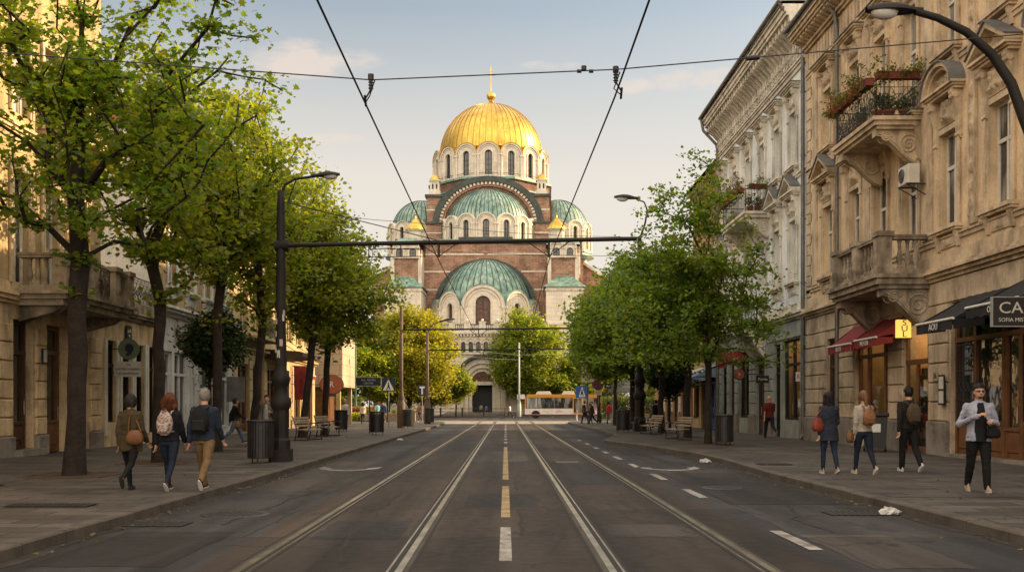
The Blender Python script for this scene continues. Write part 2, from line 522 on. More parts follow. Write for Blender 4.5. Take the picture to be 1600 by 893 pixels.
M['band'] = mat_brick('dark_slabs', (.075, .07, .066), (.06, .056, .053), (.03, .028, .026), .4, .4, 'flat', .65, .008, .3, .3)
M['kerbstone'] = mat('kerb_granite', (.095, .080, .064), (.058, .05, .042), .8, 0, 2, .4, 30, dirt=.3)
M['ground'] = mat('far_ground', (.10, .095, .075), (.07, .068, .055), .95, 0, .05, .3, 5)
M['steel'] = mat('rail_steel', (.55, .50, .41), (.30, .25, .19), .3, .9, 2.2, .1, 40, dirt=.4)
M['groove'] = mat_plain('rail_groove', (.012, .010, .009), .8)
M['patch_dark'] = mat_road('asphalt_patch_dark', (.014, .014, .015), (.024, .023, .023), (.010, .010, .011))
M['patch_pale'] = mat_road('asphalt_patch_pale', (.050, .044, .039), (.066, .058, .051), (.038, .034, .030))
M['gutter'] = mat('gutter_dirt', (.022, .018, .014), (.040, .034, .028), .95, 0, 3, .4, 30, dirt=.5)
M['sun_setts'] = mat_brick('sun_pale_setts', (.30, .26, .21), (.24, .205, .165), (.10, .085, .07), .22, .12, 'flat', .7, .012, .5, .4)  # paleness stands in for sun glare on the far road
M['concrete'] = mat('rail_concrete', (.062, .053, .042), (.04, .034, .028), .8, 0, 2, .4, 40, dirt=.3)
M['paint'] = mat('road_paint', (.34, .32, .29), (.13, .12, .11), .8, 0, 4.5, .3, 40, dirt=.6)
M['paint_y'] = mat('yellow_road_paint', (.36, .265, .13), (.17, .125, .07), .75, 0, 3, .3, 40, dirt=.45)
M['brick'] = mat_brick('cathedral_brick', (.37, .20, .13), (.25, .125, .08), (.42, .33, .25), .95, .30, 'wall', .9, .03, .5, .5)
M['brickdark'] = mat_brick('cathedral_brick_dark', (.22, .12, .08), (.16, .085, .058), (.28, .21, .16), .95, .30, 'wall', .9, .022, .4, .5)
M['lime'] = mat_brick('cathedral_limestone', (.66, .59, .48), (.61, .54, .44), (.42, .36, .28), 1.5, .62, 'wall', .85, .018, .3, .25)
M['lime_trim'] = mat('limestone_trim', (.68, .61, .50), (.55, .48, .38), .85, 0, .7, .4, 10, streak=.22, dirt=.14)
M['copper'] = mat_copper('green_copper')
M['copperdark'] = mat('dark_copper', (.06, .075, .065), (.035, .04, .036), .6, .1, 1, .2, 10)
M['gold'] = mat('gold_leaf', (.72, .49, .11), (.46, .29, .06), .36, 1., .35, .08, 5, streak=.3)
M['golddark'] = mat('gold_seam', (.42, .25, .05), (.3, .17, .03), .4, 1., .6, .05, 8)
M['mosaic'] = mat('mosaic_window', (.16, .06, .03), (.02, .018, .018), .25, 0, 2.2, .1, 14)
M['darkglass'] = mat_glass('cathedral_glass', (.02, .02, .022), (.07, .055, .05), .12, .7)
M['bus_orange'] = mat('bus_orange_paint', (.46, .20, .028), (.40, .17, .024), .35, 0, 2, .02, 30, spec=.5)
M['bus_white'] = mat('bus_white_paint', (.62, .58, .54), (.52, .48, .44), .35, 0, 2, .02, 30, spec=.5, dirt=.15)
M['bus_pink'] = mat('bus_pink_stripe', (.45, .20, .17), (.4, .17, .14), .4)
M['tyre'] = mat_plain('tyre_rubber', (.015, .015, .015), .85)
M['rim'] = mat_plain('wheel_rim', (.2, .2, .2), .4, .6)
M['skin'] = mat('skin', (.46, .26, .175), (.40, .22, .15), .5, 0, 8, .05, 60)
M['ac'] = mat('ac_white_metal', (.58, .54, .46), (.46, .42, .35), .5, 0, 3, .1, 40)
M['paper'] = mat_plain('crumpled_paper', (.50, .49, .47), .85)
# ------------------------------------------------------------------ ground, road, pavements
mb = MB(); mb.box(-700, 700, -150, 1600, -.6, -.012)
struct('ground', mb, M['ground'])
KL = [(-4.85, -12), (-4.85, 30), (-4.9, 60), (-5.0, 80), (-5.3, 87), (-6.4, 92), (-9.5, 95.5), (-60, 96)]
KR = [(5.62, -12), (5.55, 14), (5.5, 21), (5.72, 26), (5.6, 30), (5.0, 35), (4.15, 39.4), (4.05, 41), (4.5, 43.5), (5.4, 48.5), (5.55, 60), (5.25, 84), (5.7, 90), (7.4, 95), (12, 97.5), (60, 98)]


def kerb_ribbon(line, w, z0, z1, sd_, seg=1.0):
    """kerb stones about a metre long with open joints along a line"""
    mb = MB()
    pts = []
    for a, b in zip(line[:-1], line[1:]):
        a, b = Vector((*a, 0)), Vector((*b, 0))
        n = max(1, round((b - a).length / seg))
        for i in range(n):
            p, q = a.lerp(b, i / n), a.lerp(b, (i + 1) / n)
            d = (q - p).normalized()
            nrm = Vector((-d.y, d.x, 0)) * (w * sd_)
            p2, q2 = p + d * .006, q - d * .006
            h = z1 + rnd.uniform(-.004, .004)
            vs = [p2, q2, q2 + nrm, p2 + nrm]
            i0 = Vector((0, 0, 0))
            c = nrm.normalized() * .018
            mb.add([(v.x, v.y, z0) for v in vs] + [(v.x, v.y, h - .018) for v in vs] +
                   [((v + (c if k < 2 else i0)).x, (v + (c if k < 2 else i0)).y, h) for k, v in enumerate(vs)],
                   [(0, 1, 5, 4), (1, 2, 6, 5), (2, 3, 7, 6), (3, 0, 4, 7), (4, 5, 9, 8), (5, 6, 10, 9), (6, 7, 11, 10), (7, 4, 8, 11), (8, 9, 10, 11)])
    return mb


# carriageway: asphalt lanes, then the brown tram-track bed 4 mm above
mb = MB(); mb.box(-70, 70, -14, 136, -.011, 0.)
struct('road', mb, M['asphalt'])
def strip(mb, x0, x1, y0, y1, z, m=0, n=1):
    for i in range(n):
        a, b = y0 + (y1 - y0) * i / n, y0 + (y1 - y0) * (i + 1) / n
        mb.add([(x0, a, z), (x1, a, z), (x1, b, z), (x0, b, z)], [(0, 1, 2, 3)], m)
mb = MB()
# ragged edges of the resurfaced track strip
ys = [-14 + i * .8 for i in range(int(112 / .8) + 1)]
L = [(-2.86 + .035 * math.sin(y * 2.3) + rnd.uniform(-.02, .02), y) for y in ys]
Rr = [(3.02 + .05 * math.sin(y * 1.7) + rnd.uniform(-.03, .03) - (.12 if 15.5 < y < 17.5 else 0), y) for y in ys]
for i in range(len(ys) - 1):
    mb.add([(*L[i], .004), (*Rr[i], .004), (*Rr[i + 1], .004), (*L[i + 1], .004)], [(0, 1, 2, 3)])
struct('tram_track_bed', mb, M['trackbed'])
mb = MB(); mb.add([(-5.0, 84, .0055), (5.2, 84, .0055), (7.5, 97, .0055), (30, 99, .0055), (30, 104, .0055), (-30, 104, .0055), (-30, 98, .0055), (-8, 96, .0055)], [(0, 1, 2, 3, 4, 5, 6, 7)])
struct('crossing_sun_setts', mb, M['sun_setts'])  # pale paving added here so sunlight on the road shows bright
mb = MB()
for x in (-2.43, -.97, .97, 2.43):
    s = 1 if x in (-2.43, .97) else -1        # inner side of the gauge
    strip(mb, x - .085, x + .125 if s > 0 else x + .085, -14, 98, .007, 1, 14) if s > 0 else strip(mb, x - .125, x + .085, -14, 98, .007, 1, 14)
    for e in (-.1, .135): strip(mb, x + s * e - .012, x + s * e + .012, -14, 98, .0082, 2, 14)
    strip(mb, x - .032, x + .036, -14, 98, .0105, 0, 14)
    strip(mb, min(x + s * .04, x + s * .085), max(x + s * .04, x + s * .085), -14, 98, .0095, 2, 14)
    strip(mb, min(x + s * .088, x + s * .108), max(x + s * .088, x + s * .108), -14, 98, .0105, 0, 14)
struct('tram_rails', mb, [M['steel'], M['concrete'], M['groove']])
# repairs, sealed cracks and gutter dirt
rp = random.Random(21)
def patch(mb, x0, x1, y0, y1, z, m):
    n = 8; e = lambda: rp.uniform(-.03, .03)
    pts = [(x0 + (x1 - x0) * i / n + e(), y0 + e()) for i in range(n)] + [(x1 + e(), y0 + (y1 - y0) * i / n + e()) for i in range(n)] + [(x1 - (x1 - x0) * i / n + e(), y1 + e()) for i in range(n)] + [(x0 + e(), y1 - (y1 - y0) * i / n + e()) for i in range(n)]
    mb.add([(x, y, z) for x, y in pts], [tuple(range(len(pts)))], m)
mb = MB()
for (x0, x1, y0, y1, m) in ((3.45, 5.3, 15.2, 22.4, 0), (-4.6, -3.0, 17.5, 27, 1), (3.4, 4.4, 9.2, 11.6, 1), (3.5, 5.2, 30.5, 36, 0), (-4.5, -3.2, 9.3, 11.9, 0), (-4.4, -3.1, 38, 52, 0)): patch(mb, x0, x1, y0, y1, .0032, m)
for (x0, x1, y0, y1, m) in ((-.62, .5, 14.8, 17.1, 0), (1.25, 2.2, 19, 26, 0), (-2.2, -1.2, 11.2, 13.0, 0), (-.7, .62, 27, 33, 1), (-2.15, -1.25, 33, 45, 0), (1.2, 2.25, 11.4, 12.6, 1)): patch(mb, x0, x1, y0, y1, .0058, m)
struct('road_patches', mb, [M['patch_dark'], M['patch_pale']])
mb = MB()
for (x, y, L, dx) in ((.45, 10.2, 7, .03), (-1.6, 9.6, 5, -.05), (1.75, 12.8, 6, .02), (-.35, 17.5, 9, .03), (3.9, 11.8, 5, .1), (-3.6, 12.6, 8, -.02), (-3.2, 28, 8, .02), (1.5, 27, 9, .02), (4.4, 24, 7, -.03)):
    px_, py_ = x, y
    while py_ < y + L:
        qx, qy = px_ + rp.uniform(-.09, .09) + dx * .3, py_ + rp.uniform(.12, .34); w_ = rp.uniform(.006, .016)
        mb.add([(px_ - w_, py_, .0066), (px_ + w_, py_, .0066), (qx + w_, qy, .0066), (qx - w_, qy, .0066)], [(0, 1, 2, 3)]); px_, py_ = qx, qy
struct('road_cracks', mb, M['groove'])
mb = MB()
for line, sg_ in ((KL, 1), (KR, -1)):
    for (a, b) in zip(line[:6], line[1:7]):
        n = max(1, int(abs(b[1] - a[1]) / .5))
        for i in range(n):
            t0, t1 = i / n, (i + 1) / n
            p, q = (a[0] + (b[0] - a[0]) * t0, a[1] + (b[1] - a[1]) * t0), (a[0] + (b[0] - a[0]) * t1, a[1] + (b[1] - a[1]) * t1)
            w0 = .16 + .07 * math.sin(p[1] * 2.1) + .04 * math.sin(p[1] * 5.3); w1 = .16 + .07 * math.sin(q[1] * 2.1) + .04 * math.sin(q[1] * 5.3)
            mb.add([(p[0], p[1], .0035), (p[0] + sg_ * w0, p[1], .0035), (q[0] + sg_ * w1, q[1], .0035), (q[0], q[1], .0035)], [(0, 1, 2, 3)])
struct('gutter', mb, M['gutter'])
mb = MB()
def dash(x, y0, y1, w, m): strip(mb, x - w / 2, x + w / 2, y0, y1, .0085, m)
dash(0, 9.6, 12.3, .125, 0)
for a, b in ((13.4, 18.6), (20.3, 36.5)): dash(0, a, b, .125, 1)
for k in range(14):
    y = 40 + k * 4; dash(0, y, y + 1.7, .13, 0)
for y0, y1 in ((10.35, 11.95), (16.2, 17.9), (20.2, 21.9), (24.2, 25.8), (28, 29.6), (31.6, 33), (35, 36.2), (39, 40), (43, 44)):
    strip(mb, 3.16, 3.31, y0, y1, .0085, 0)
def curve_mark(cx, cy, fl):
    # worn turning arrow: a shallow bow with two broad ends
    def q(u): return (cx + fl * (-.72 + 1.44 * u), cy + .8 * (2 * u - 1) ** 2 - .4)
    for i in range(10):
        a, b = q(i / 10), q((i + 1) / 10)
        w = .75 if i in (0, 1, 8, 9) else .34
        mb.add([(a[0], a[1], .0085), (b[0], b[1], .0085), (b[0], b[1] + w, .0085), (a[0], a[1] + w, .0085)], [(0, 1, 2, 3)], 0)
curve_mark(-3.75, 23.4, 1); curve_mark(3.95, 23.5, -1)
strip(mb, 1.35, 1.95, 26.6, 26.85, .0085, 0)
strip(mb, .9, 1.5, 60, 60.35, .0085, 0)
for k in range(7): strip(mb, -3.9 + k * 1.1, -3.35 + k * 1.1, 91.5, 94, .0085, 0)
struct('road_markings', mb, [M['paint'], M['paint_y']])


def pavement(line, xfar, ymax, side):
    mb = MB()
    n = len(line)
    off = .16 * side
    for i in range(n - 1):
        (x0, y0), (x1, y1) = line[i], line[i + 1]
        if abs(x1) > 30: continue
        mb.add([(x0 + off, y0, .12), (xfar, y0, .12), (xfar, y1, .12), (x1 + off, y1, .12)], [(0, 1, 2, 3)], 0)
    return mb


mb = pavement(KL, -75, 96, -1)
strip(mb, -9.45, -9.05, -10, 92, .124, 1, 20)
for k in range(14):
    y = 8 + 6.1 * k; strip(mb, -9.05, -5.15, y, y + .38, .124, 1)
struct('pavement_left', mb, [M['paver'], M['band']])
mb = pavement(KR, 75, 98, 1)
strip(mb, 8.9, 9.3, -10, 92, .124, 1, 20)
for k in range(14):
    y = 9 + 6.1 * k; strip(mb, 5.9, 8.9, y, y + .38, .124, 1)
struct('pavement_right', mb, [M['paver'], M['band']])
struct('kerb_left', kerb_ribbon(KL[:-1], .17, -.02, .128, 1), M['kerbstone'])
struct('kerb_right', kerb_ribbon(KR[:-1], .17, -.02, .128, -1), M['kerbstone'])
# square beyond the crossing
mb = MB(); mb.box(-80, 80, 133, 300, -.01, .14)
struct('square', mb, M['paver'])
mb = MB()
for x in range(-30, 31): mb.box(x, x + .99, 132.85, 133.0, -.01, .15)
struct('square_kerb', mb, M['kerbstone'])


# ------------------------------------------------------------------ facade kit (local x along the wall, front towards -y)
def wall_openings(mb, x0, x1, z0, z1, ops, d=.3, m=0, back=True):
    xs = sorted({x0, x1, *[o[0] for o in ops], *[o[1] for o in ops]})
    zs = sorted({z0, z1, *[o[2] for o in ops], *[o[3] for o in ops]})
    for i in range(len(xs) - 1):
        for j in range(len(zs) - 1):
            cx, cz = (xs[i] + xs[i + 1]) / 2, (zs[j] + zs[j + 1]) / 2
            if any(o[0] < cx < o[1] and o[2] < cz < o[3] for o in ops): continue
            mb.add([(xs[i], 0, zs[j]), (xs[i + 1], 0, zs[j]), (xs[i + 1], 0, zs[j + 1]), (xs[i], 0, zs[j + 1])], [(0, 1, 2, 3)], m)
    for (a, b, c, e) in ops:
        mb.add([(a, 0, c), (b, 0, c), (b, 0, e), (a, 0, e), (a, d, c), (b, d, c), (b, d, e), (a, d, e)],
               [(0, 4, 5, 1), (1, 5, 6, 2), (2, 6, 7, 3), (3, 7, 4, 0)], m)
    return mb


WC = {}
def window(parent, cx, z0, w, h, hood='flat', wm='ochre_trim', surround=True, sill=True, seed=0, transom=.64, y=.2, fm='frame', gm='glass', up=1.05):
    """window > pane, surround, pediment, sill, console: meshes shared between equal windows"""
    key = (w, h, hood, wm, surround, sill, transom, fm, gm, up)
    if key not in WC:
        d = {}
        mb = MB(); t = .07
        for (a, b, c, e) in ((-w / 2, -w / 2 + t, 0, h), (w / 2 - t, w / 2, 0, h), (-w / 2 + t, w / 2 - t, 0, t), (-w / 2 + t, w / 2 - t, h - t, h)):
            mb.box(a, b, -.03, .05, c, e)
        if transom:
            mb.box(-w / 2 + t, w / 2 - t, -.045, .045, h * transom - .05, h * transom + .05)
            mb.box(-.055, .055, -.04, .045, t, h * transom - .05)
            mb.box(-.04, .04, -.03, .04, h * transom + .05, h - t)
            for sx in (-1, 1):
                a, b = sorted((sx * .055, sx * (w / 2 - t)))
                for q in (a, b - .035): mb.box(q, q + .035, -.02, .03, t, h * transom - .05)
        d['window'] = mb.mesh('window', M[fm])
        mb = MB(); mb.box(-w / 2 + .03, w / 2 - .03, .012, .02, .03, h - .03)
        d['pane'] = mb.mesh('pane', M[gm])
        if surround:
            mb = MB(); s = .16; q = -.06 - y
            for (a, b, c, e) in ((-w / 2 - s, -w / 2 - .002, 0, h + s), (w / 2 + .002, w / 2 + s, 0, h + s), (-w / 2 - .002, w / 2 + .002, h + .002, h + s)):
                mb.box(a, b, q, -y + .02, c, e)
            for sx in (-1, 1):
                a, b = sorted((sx * (w / 2 + s * .55), sx * (w / 2 + s + .03)))
                mb.box(a, b, q - .035, q + .01, -.02, h + s + .02)
            d['surround'] = mb.mesh('surround', M[wm])
        W = w / 2 + .34
        if hood:
            mb = MB(); zb = h + .16; yb = -y
            mb.relief(-w / 2 - .02, w / 2 + .02, zb + .06, zb + up - .32, yb - .05, .13, {'flat': 3, 'tri': 5, 'arch': 8}[hood], 18, 12)
            mb.box(-w / 2 - .05, w / 2 + .05, yb - .05, yb + .02, zb + .04, zb + up - .3)
            for sx in (-1, 1):           # scrolled consoles
                x = sx * (w / 2 + .14)
                pr = [(yb + .01, zb - .55), (yb - .08, zb - .5), (yb - .12, zb - .2), (yb - .10, zb + .1), (yb - .2, zb + up - .55), (yb - .3, zb + up - .34), (yb - .3, zb + up - .26), (yb + .01, zb + up - .26)]
                mb.prism(pr, 'x', x - .1, x + .1)
                mb.tube([(x - .13, yb - .2, zb + up - .42), (x + .13, yb - .2, zb + up - .42)], .085, 8)
                mb.tube([(x - .12, yb - .07, zb - .42), (x + .12, yb - .07, zb - .42)], .06, 8)
            d['console'] = mb.mesh('console', M[wm])
            mb = MB(); zc = zb + up - .26
            for (dy, a, b, e) in ((.28, 0, .07, 0.), (.34, .07, .13, .05), (.42, .13, .2, .1)):
                mb.box(-W - e, W + e, yb - dy, yb + .02, zc + a, zc + b)
            zt = zc + .2
            if hood == 'tri':
                hh = .62
                mb.prism([(-W - .1, zt), (W + .1, zt), (0, zt + hh)], 'y', yb - .12, yb + .02)
                for sx in (-1, 1):
                    pts = [(sx * (W + .12), zt), (sx * (W + .12), zt + .12), (0, zt + hh + .16), (0, zt + hh)]
                    mb.prism(pts, 'y', yb - .42, yb + .02)
                    pts = [(sx * (W + .15), zt + .12), (sx * (W + .15), zt + .15), (0, zt + hh + .21), (0, zt + hh + .162)]
                    mb.prism(pts, 'y', yb - .47, yb + .02, 1)
                mb.relief(-W * .5, W * .5, zt + .04, zt + hh * .62, yb - .121, .1, 5, 12, 8)
            elif hood == 'arch':
                for (r0, r1, dy, m) in ((0, W - .2, .1, 0), (W - .2, W - .08, .3, 0), (W - .08, W + .06, .4, 0), (W + .062, W + .1, .46, 1)):
                    mb.archband(0, zt - .05, max(r0, .01), r1, yb - dy, yb + .02, 0, PI, 14, m, .82)
                mb.relief(-W * .6, W * .6, zt, zt + W * .55, yb - .101, .13, 9, 14, 10)
            else:
                mb.box(-W - .14, W + .14, yb - .47, yb + .02, zt + .001, zt + .03, 1)
            d['pediment'] = mb.mesh('pediment', [M[wm], M['lead']])
        if sill:
            mb = MB(); yb = -y
            mb.box(-W + .06, W - .06, yb - .26, .02, -.1, 0)
            mb.box(-W + .1, W - .1, yb - .2, yb + .02, -.17, -.1)
            for sx in (-1, 1):
                x = sx * (w / 2 + .06)
                mb.prism([(yb + .01, -.62), (yb - .06, -.6), (yb - .09, -.4), (yb - .17, -.17), (yb + .01, -.17)], 'x', x - .085, x + .085)
            mb.box(-w / 2 + .06, w / 2 - .06, yb - .045, yb + .02, -.56, -.22)
            mb.relief(-w / 2 + .1, w / 2 - .1, -.53, -.25, yb - .046, .05, 4, 10, 6)
            d['sill'] = mb.mesh('sill', M[wm])
        WC[key] = d
    d = WC[key]
    o = put('window', d['window'], parent, (cx, y, z0))
    for k in ('pane', 'surround', 'console', 'pediment', 'sill'):
        if k in d: put(k, d[k], o)
    return o


def cornice(mb, x0, x1, z, prof, m=0):
    """stepped moulding: prof = [(projection, height)...] from the bottom up"""
    for (d, h) in prof:
        mb.box(x0, x1, -d, .02, z, z + h, m); z += h
    return z


def piers(parent, spans, z0, z1, mname, plinth=.95, course=.52, d=.07):
    for (a, b) in spans:
        a, b = min(a, b), max(a, b)
        mb = MB(); z = z0 + plinth
        n = max(1, round((z1 - z) / course)); hgt = (z1 - z) / n
        for i in range(n):
            mb.cbox(a + .01, b - .01, -d, .02, z + i * hgt + .018, z + (i + 1) * hgt - .018, .022, 0)
        mb.cbox(a - .02, b + .02, -d - .06, .02, z0 - .1, z0 + plinth, .03, 1)
        mb.build('pier', [M[mname], M['plinth']], parent)


def voussoirs(parent, x0, x1, z0, z1, mname, w=.3, d=.05):
    mb = MB(); n = max(1, round((x1 - x0) / w)); w = (x1 - x0) / n
    for i in range(n):
        mb.cbox(x0 + i * w + .008, x0 + (i + 1) * w - .008, -d, .02, z0, z1, .014)
    return mb.build('lintel_band', M[mname], parent)


def baluster_mesh(h, mname, key={}):
    k = (round(h, 2), mname)
    if k not in key:
        mb = MB()
        p = [(.07, 0), (.07, .06), (.045, .09), (.05, .13), (.085, .3 * h), (.09, .36 * h), (.05, .6 * h), (.04, .72 * h), (.06, .78 * h), (.04, .82 * h), (.065, h - .06), (.065, h)]
        mb.lathe(p, 10)
        key[k] = mb.mesh('baluster', M[mname])
    return key[k]


def stone_rail(parent, p, q, z, h, mname, posts=True, n=None):
    """stone balustrade between two ground points in local coordinates: plinth, balusters, handrail"""
    p, q = Vector((*p, 0)), Vector((*q, 0)); L = (q - p).length
    a = math.atan2(q.y - p.y, q.x - p.x)
    T = Matrix.Translation((p.x, p.y, z)) @ Matrix.Rotation(a, 4, 'Z')
    mb = MB(); mb.M = T
    mb.box(-.02, L + .02, -.15, .15, h - .13, h - .06); mb.box(-.04, L + .04, -.17, .17, h - .06, h)
    mb.build('handrail', M[mname], parent)
    mb = MB(); mb.M = T; mb.box(0, L, -.13, .13, 0, .16); mb.build('plinth', M[mname], parent)
    n = n or max(1, int((L - .3) / .26))
    me = baluster_mesh(h - .29, mname)
    for i in range(n):
        x = .15 + (L - .3) * (i + .5) / n
        put('baluster', me, parent, T @ Vector((x, 0, .16)))


def stone_post(parent, x, y, z, h, mname, s=.2):
    mb = MB()
    mb.box(x - s, x + s, y - s, y + s, z, z + h - .02)
    mb.box(x - s - .03, x + s + .03, y - s - .03, y + s + .03, z, z + .2)
    mb.box(x - s - .05, x + s + .05, y - s - .05, y + s + .05, z + h - .1, z + h + .04)
    mb.M = Matrix.Translation((x, y, 0))
    mb.relief(-s * .7, s * .7, z + .28, z + h - .16, -s - .001, .04, 3, 8, 8)
    mb.M = None
    return mb.build('post', M[mname], parent)


def iron_rail(parent, p, q, z, h, step=.13, scroll=True, name='railing'):
    p, q = Vector((*p, 0)), Vector((*q, 0)); L = (q - p).length; d = (q - p) / L
    mb = MB()
    def P(u, v): w = p + d * u; return (w.x, w.y, z + v)
    for v, r in ((.06, .012), (h * .8, .01), (h, .02)): mb.tube([P(0, v), P(L, v)], r, 6)
    n = max(2, int(L / step))
    for i in range(n + 1): mb.tube([P(L * i / n, 0 if i in (0, n) else .06), P(L * i / n, h)], .018 if i in (0, n) else .008, 5)
    if scroll:
        k = max(1, int(L / .34))
        for i in range(k):
            c = L * (i + .5) / k; rr = L / k * .46
            for (cv, r2) in ((h * .42, rr), (h * .42, rr * .55)):
                mb.tube([P(c + r2 * math.cos(t * PI / 6), cv + r2 * 1.15 * math.sin(t * PI / 6)) for t in range(13)], .009, 5, cap=False)
            mb.tube([P(c - rr, .08), P(c + rr, h * .78)], .008, 5); mb.tube([P(c + rr, .08), P(c - rr, h * .78)], .008, 5)
            mb.tube([P(c + .05 * math.cos(t * PI / 4), h * .9 + .05 * math.sin(t * PI / 4)) for t in range(9)], .007, 4, cap=False)
    return mb.build(name, M['iron'], parent, fix=False)


def scroll_bracket(parent, x, z_top, depth, drop, mname, w=.32):
    """carved console under a balcony: S-curve outline with a volute"""
    mb = MB(); pts = []
    n = 14
    for i in range(n + 1):
        u = i / n
        y = -depth * (1 - u)
        z = z_top - drop * (.18 + .82 * (.5 - .5 * math.cos(PI * u)) ** 1.1)
        pts.append((y, z))
    pts += [(0, z_top), (-depth, z_top)]
    mb.prism(pts, 'x', x - w / 2, x + w / 2)
    for sx in (-1, 1):
        xx = x + sx * w / 2
        for (cy, cz, rr) in ((-depth * .25, z_top - drop * .42, drop * .32), (-depth * .75, z_top - drop * .2, drop * .17)):
            path = [(xx + sx * .01, cy + rr * (1 - t / 26) * math.cos(t * .62), cz + rr * (1 - t / 26) * math.sin(t * .62)) for t in range(24)]
            mb.tube(path, .028, 6)
        path = [(xx + sx * .01, p[0] * .93 - .02, p[1] + .06) for p in pts[:n + 1]]
        mb.tube(path, .025, 6)
    return mb.build('bracket', M[mname], parent)


def leaf_cloud(pts, size, spread, per, rs, up=.4, K=4, sizes=None):
    """numpy cloud of small leaf polygons round the given points -> verts, n, K"""
    pts = np.asarray(pts, float)
    n = len(pts) * per
    c = np.repeat(pts, per, 0) + rs.normal(0, 1, (n, 3)) * np.asarray(spread)
    nr = rs.normal(0, 1, (n, 3)); nr[:, 2] = np.abs(nr[:, 2]) + up
    nr /= np.linalg.norm(nr, axis=1)[:, None]
    a = np.cross(nr, rs.normal(0, 1, (n, 3))); a /= np.linalg.norm(a, axis=1)[:, None] + 1e-9
    b = np.cross(nr, a)
    s = size * rs.uniform(.5, 1.32, n)[:, None, None]
    if K == 11:
        t = np.array([(0, -.5), (.16, -.3), (.5, -.28), (.32, -.02), (.55, .2), (.2, .2), (0, .6), (-.2, .2), (-.55, .2), (-.32, -.02), (-.5, -.28)])
    elif K == 6:
        t = np.array([(0, -.5), (.42, -.28), (.36, .2), (0, .58), (-.36, .2), (-.42, -.28)])
    else:
        t = np.array([(0, -.5), (.36, 0.), (0, .55), (-.36, 0.)])
    K = len(t)
    fold = (np.abs(t[:, 0]) * .35)[None, :, None]
    v = c[:, None, :] + s * (t[None, :, 0:1] * a[:, None, :] + t[None, :, 1:2] * b[:, None, :] + fold * nr[:, None, :] * rs.choice([-1., 1.], n)[:, None, None])
    return v.reshape(-1, 3), n, K


def leaf_mesh(name, v, n, K, m):
    me = bpy.data.meshes.new(name)
    me.vertices.add(n * K); me.vertices.foreach_set('co', np.ascontiguousarray(v, dtype=np.float32).ravel())
    me.loops.add(n * K); me.loops.foreach_set('vertex_index', np.arange(n * K, dtype=np.int32))
    me.polygons.add(n); me.polygons.foreach_set('loop_start', np.arange(0, n * K, K, dtype=np.int32))
    me.materials.append(m)
    me.update(calc_edges=True)
    return me


def flower_box(label, loc, L, rz=0., flowers='flower', seed=1, group='flower boxes on the balcony railings', cat='flower box', trough='planterred'):
    t = thing('flower_box', label, cat, loc, rz, group)
    mb = MB(); mb.prism([(-.1, 0), (.1, 0), (.13, .2), (-.13, .2)], 'x', -L / 2, L / 2)
    mb.box(-L / 2 - .01, L / 2 + .01, -.14, .14, .18, .21)
    mb.build('trough', M[trough], t)
    rs = np.random.RandomState(seed)
    n = int(L * 34)
    p = np.c_[rs.uniform(-L / 2 - .06, L / 2 + .06, n), rs.normal(-.08, .13, n), rs.uniform(-.22, .62 if flowers == 'dry' else .42, n)]
    p[:, 2] *= .7 + .5 * np.sin(p[:, 0] * 5 + seed)
    p[:, 2] += .12
    v, k, K = leaf_cloud(p, .085, (.06, .08, .08 if flowers != 'dry' else .16), 15, rs)
    put('foliage', leaf_mesh('foliage', v, k, K, M['hedge' if flowers != 'dry' else 'dryplant']), t)
    if flowers == 'flower':
        p = np.c_[rs.uniform(-L / 2, L / 2, n), rs.normal(-.1, .11, n), rs.uniform(-.02, .5, n)]
        p = p[np.sin(p[:, 0] * 4 + seed) > -.3]
        v, k, K = leaf_cloud(p, .065, (.05, .05, .05), 10, rs)
        put('blossom', leaf_mesh('blossom', v, k, K, M['flower']), t)
    return t


def potted_plant(label, loc, h, seed, group=None, pot='terracotta'):
    t = thing('potted_plant', label, 'plant', loc, 0, group)
    mb = MB(); mb.lathe([(.1, 0), (.15, .24), (.17, .24), (.17, .3), (.14, .3), (.13, .27), (0, .27)], 12)
    mb.build('pot', M[pot], t)
    rs = np.random.RandomState(seed)
    p = np.c_[rs.normal(0, .1, 14), rs.normal(0, .1, 14), rs.uniform(.35, h, 14)]
    v, k, K = leaf_cloud(p, .11, (.07, .07, .08), 12, rs)
    put('foliage', leaf_mesh('foliage', v, k, K, M['hedge']), t)
    return t


def downpipe(parent, x, y, z0, z1, r=.065, top=None):
    mb = MB()
    path = [(x, y, z0 + .15), (x, y, z1)]
    if top: path += top
    mb.tube(path, r, 10)
    z = z0 + 1.2
    while z < z1:
        mb.tube([(x, y, z), (x, y, z + .06)], r + .014, 10); mb.box(x - .02, x + .02, y, .0, z + .01, z + .05); z += 2.6
    mb.tube([(x, y, z0 + .2), (x, y - .12, z0 + .05)], r, 10)
    return mb.build('downpipe', M['zinc'], parent)
# ------------------------------------------------------------------ street fronts
XR, XL = 12.3, -13.5


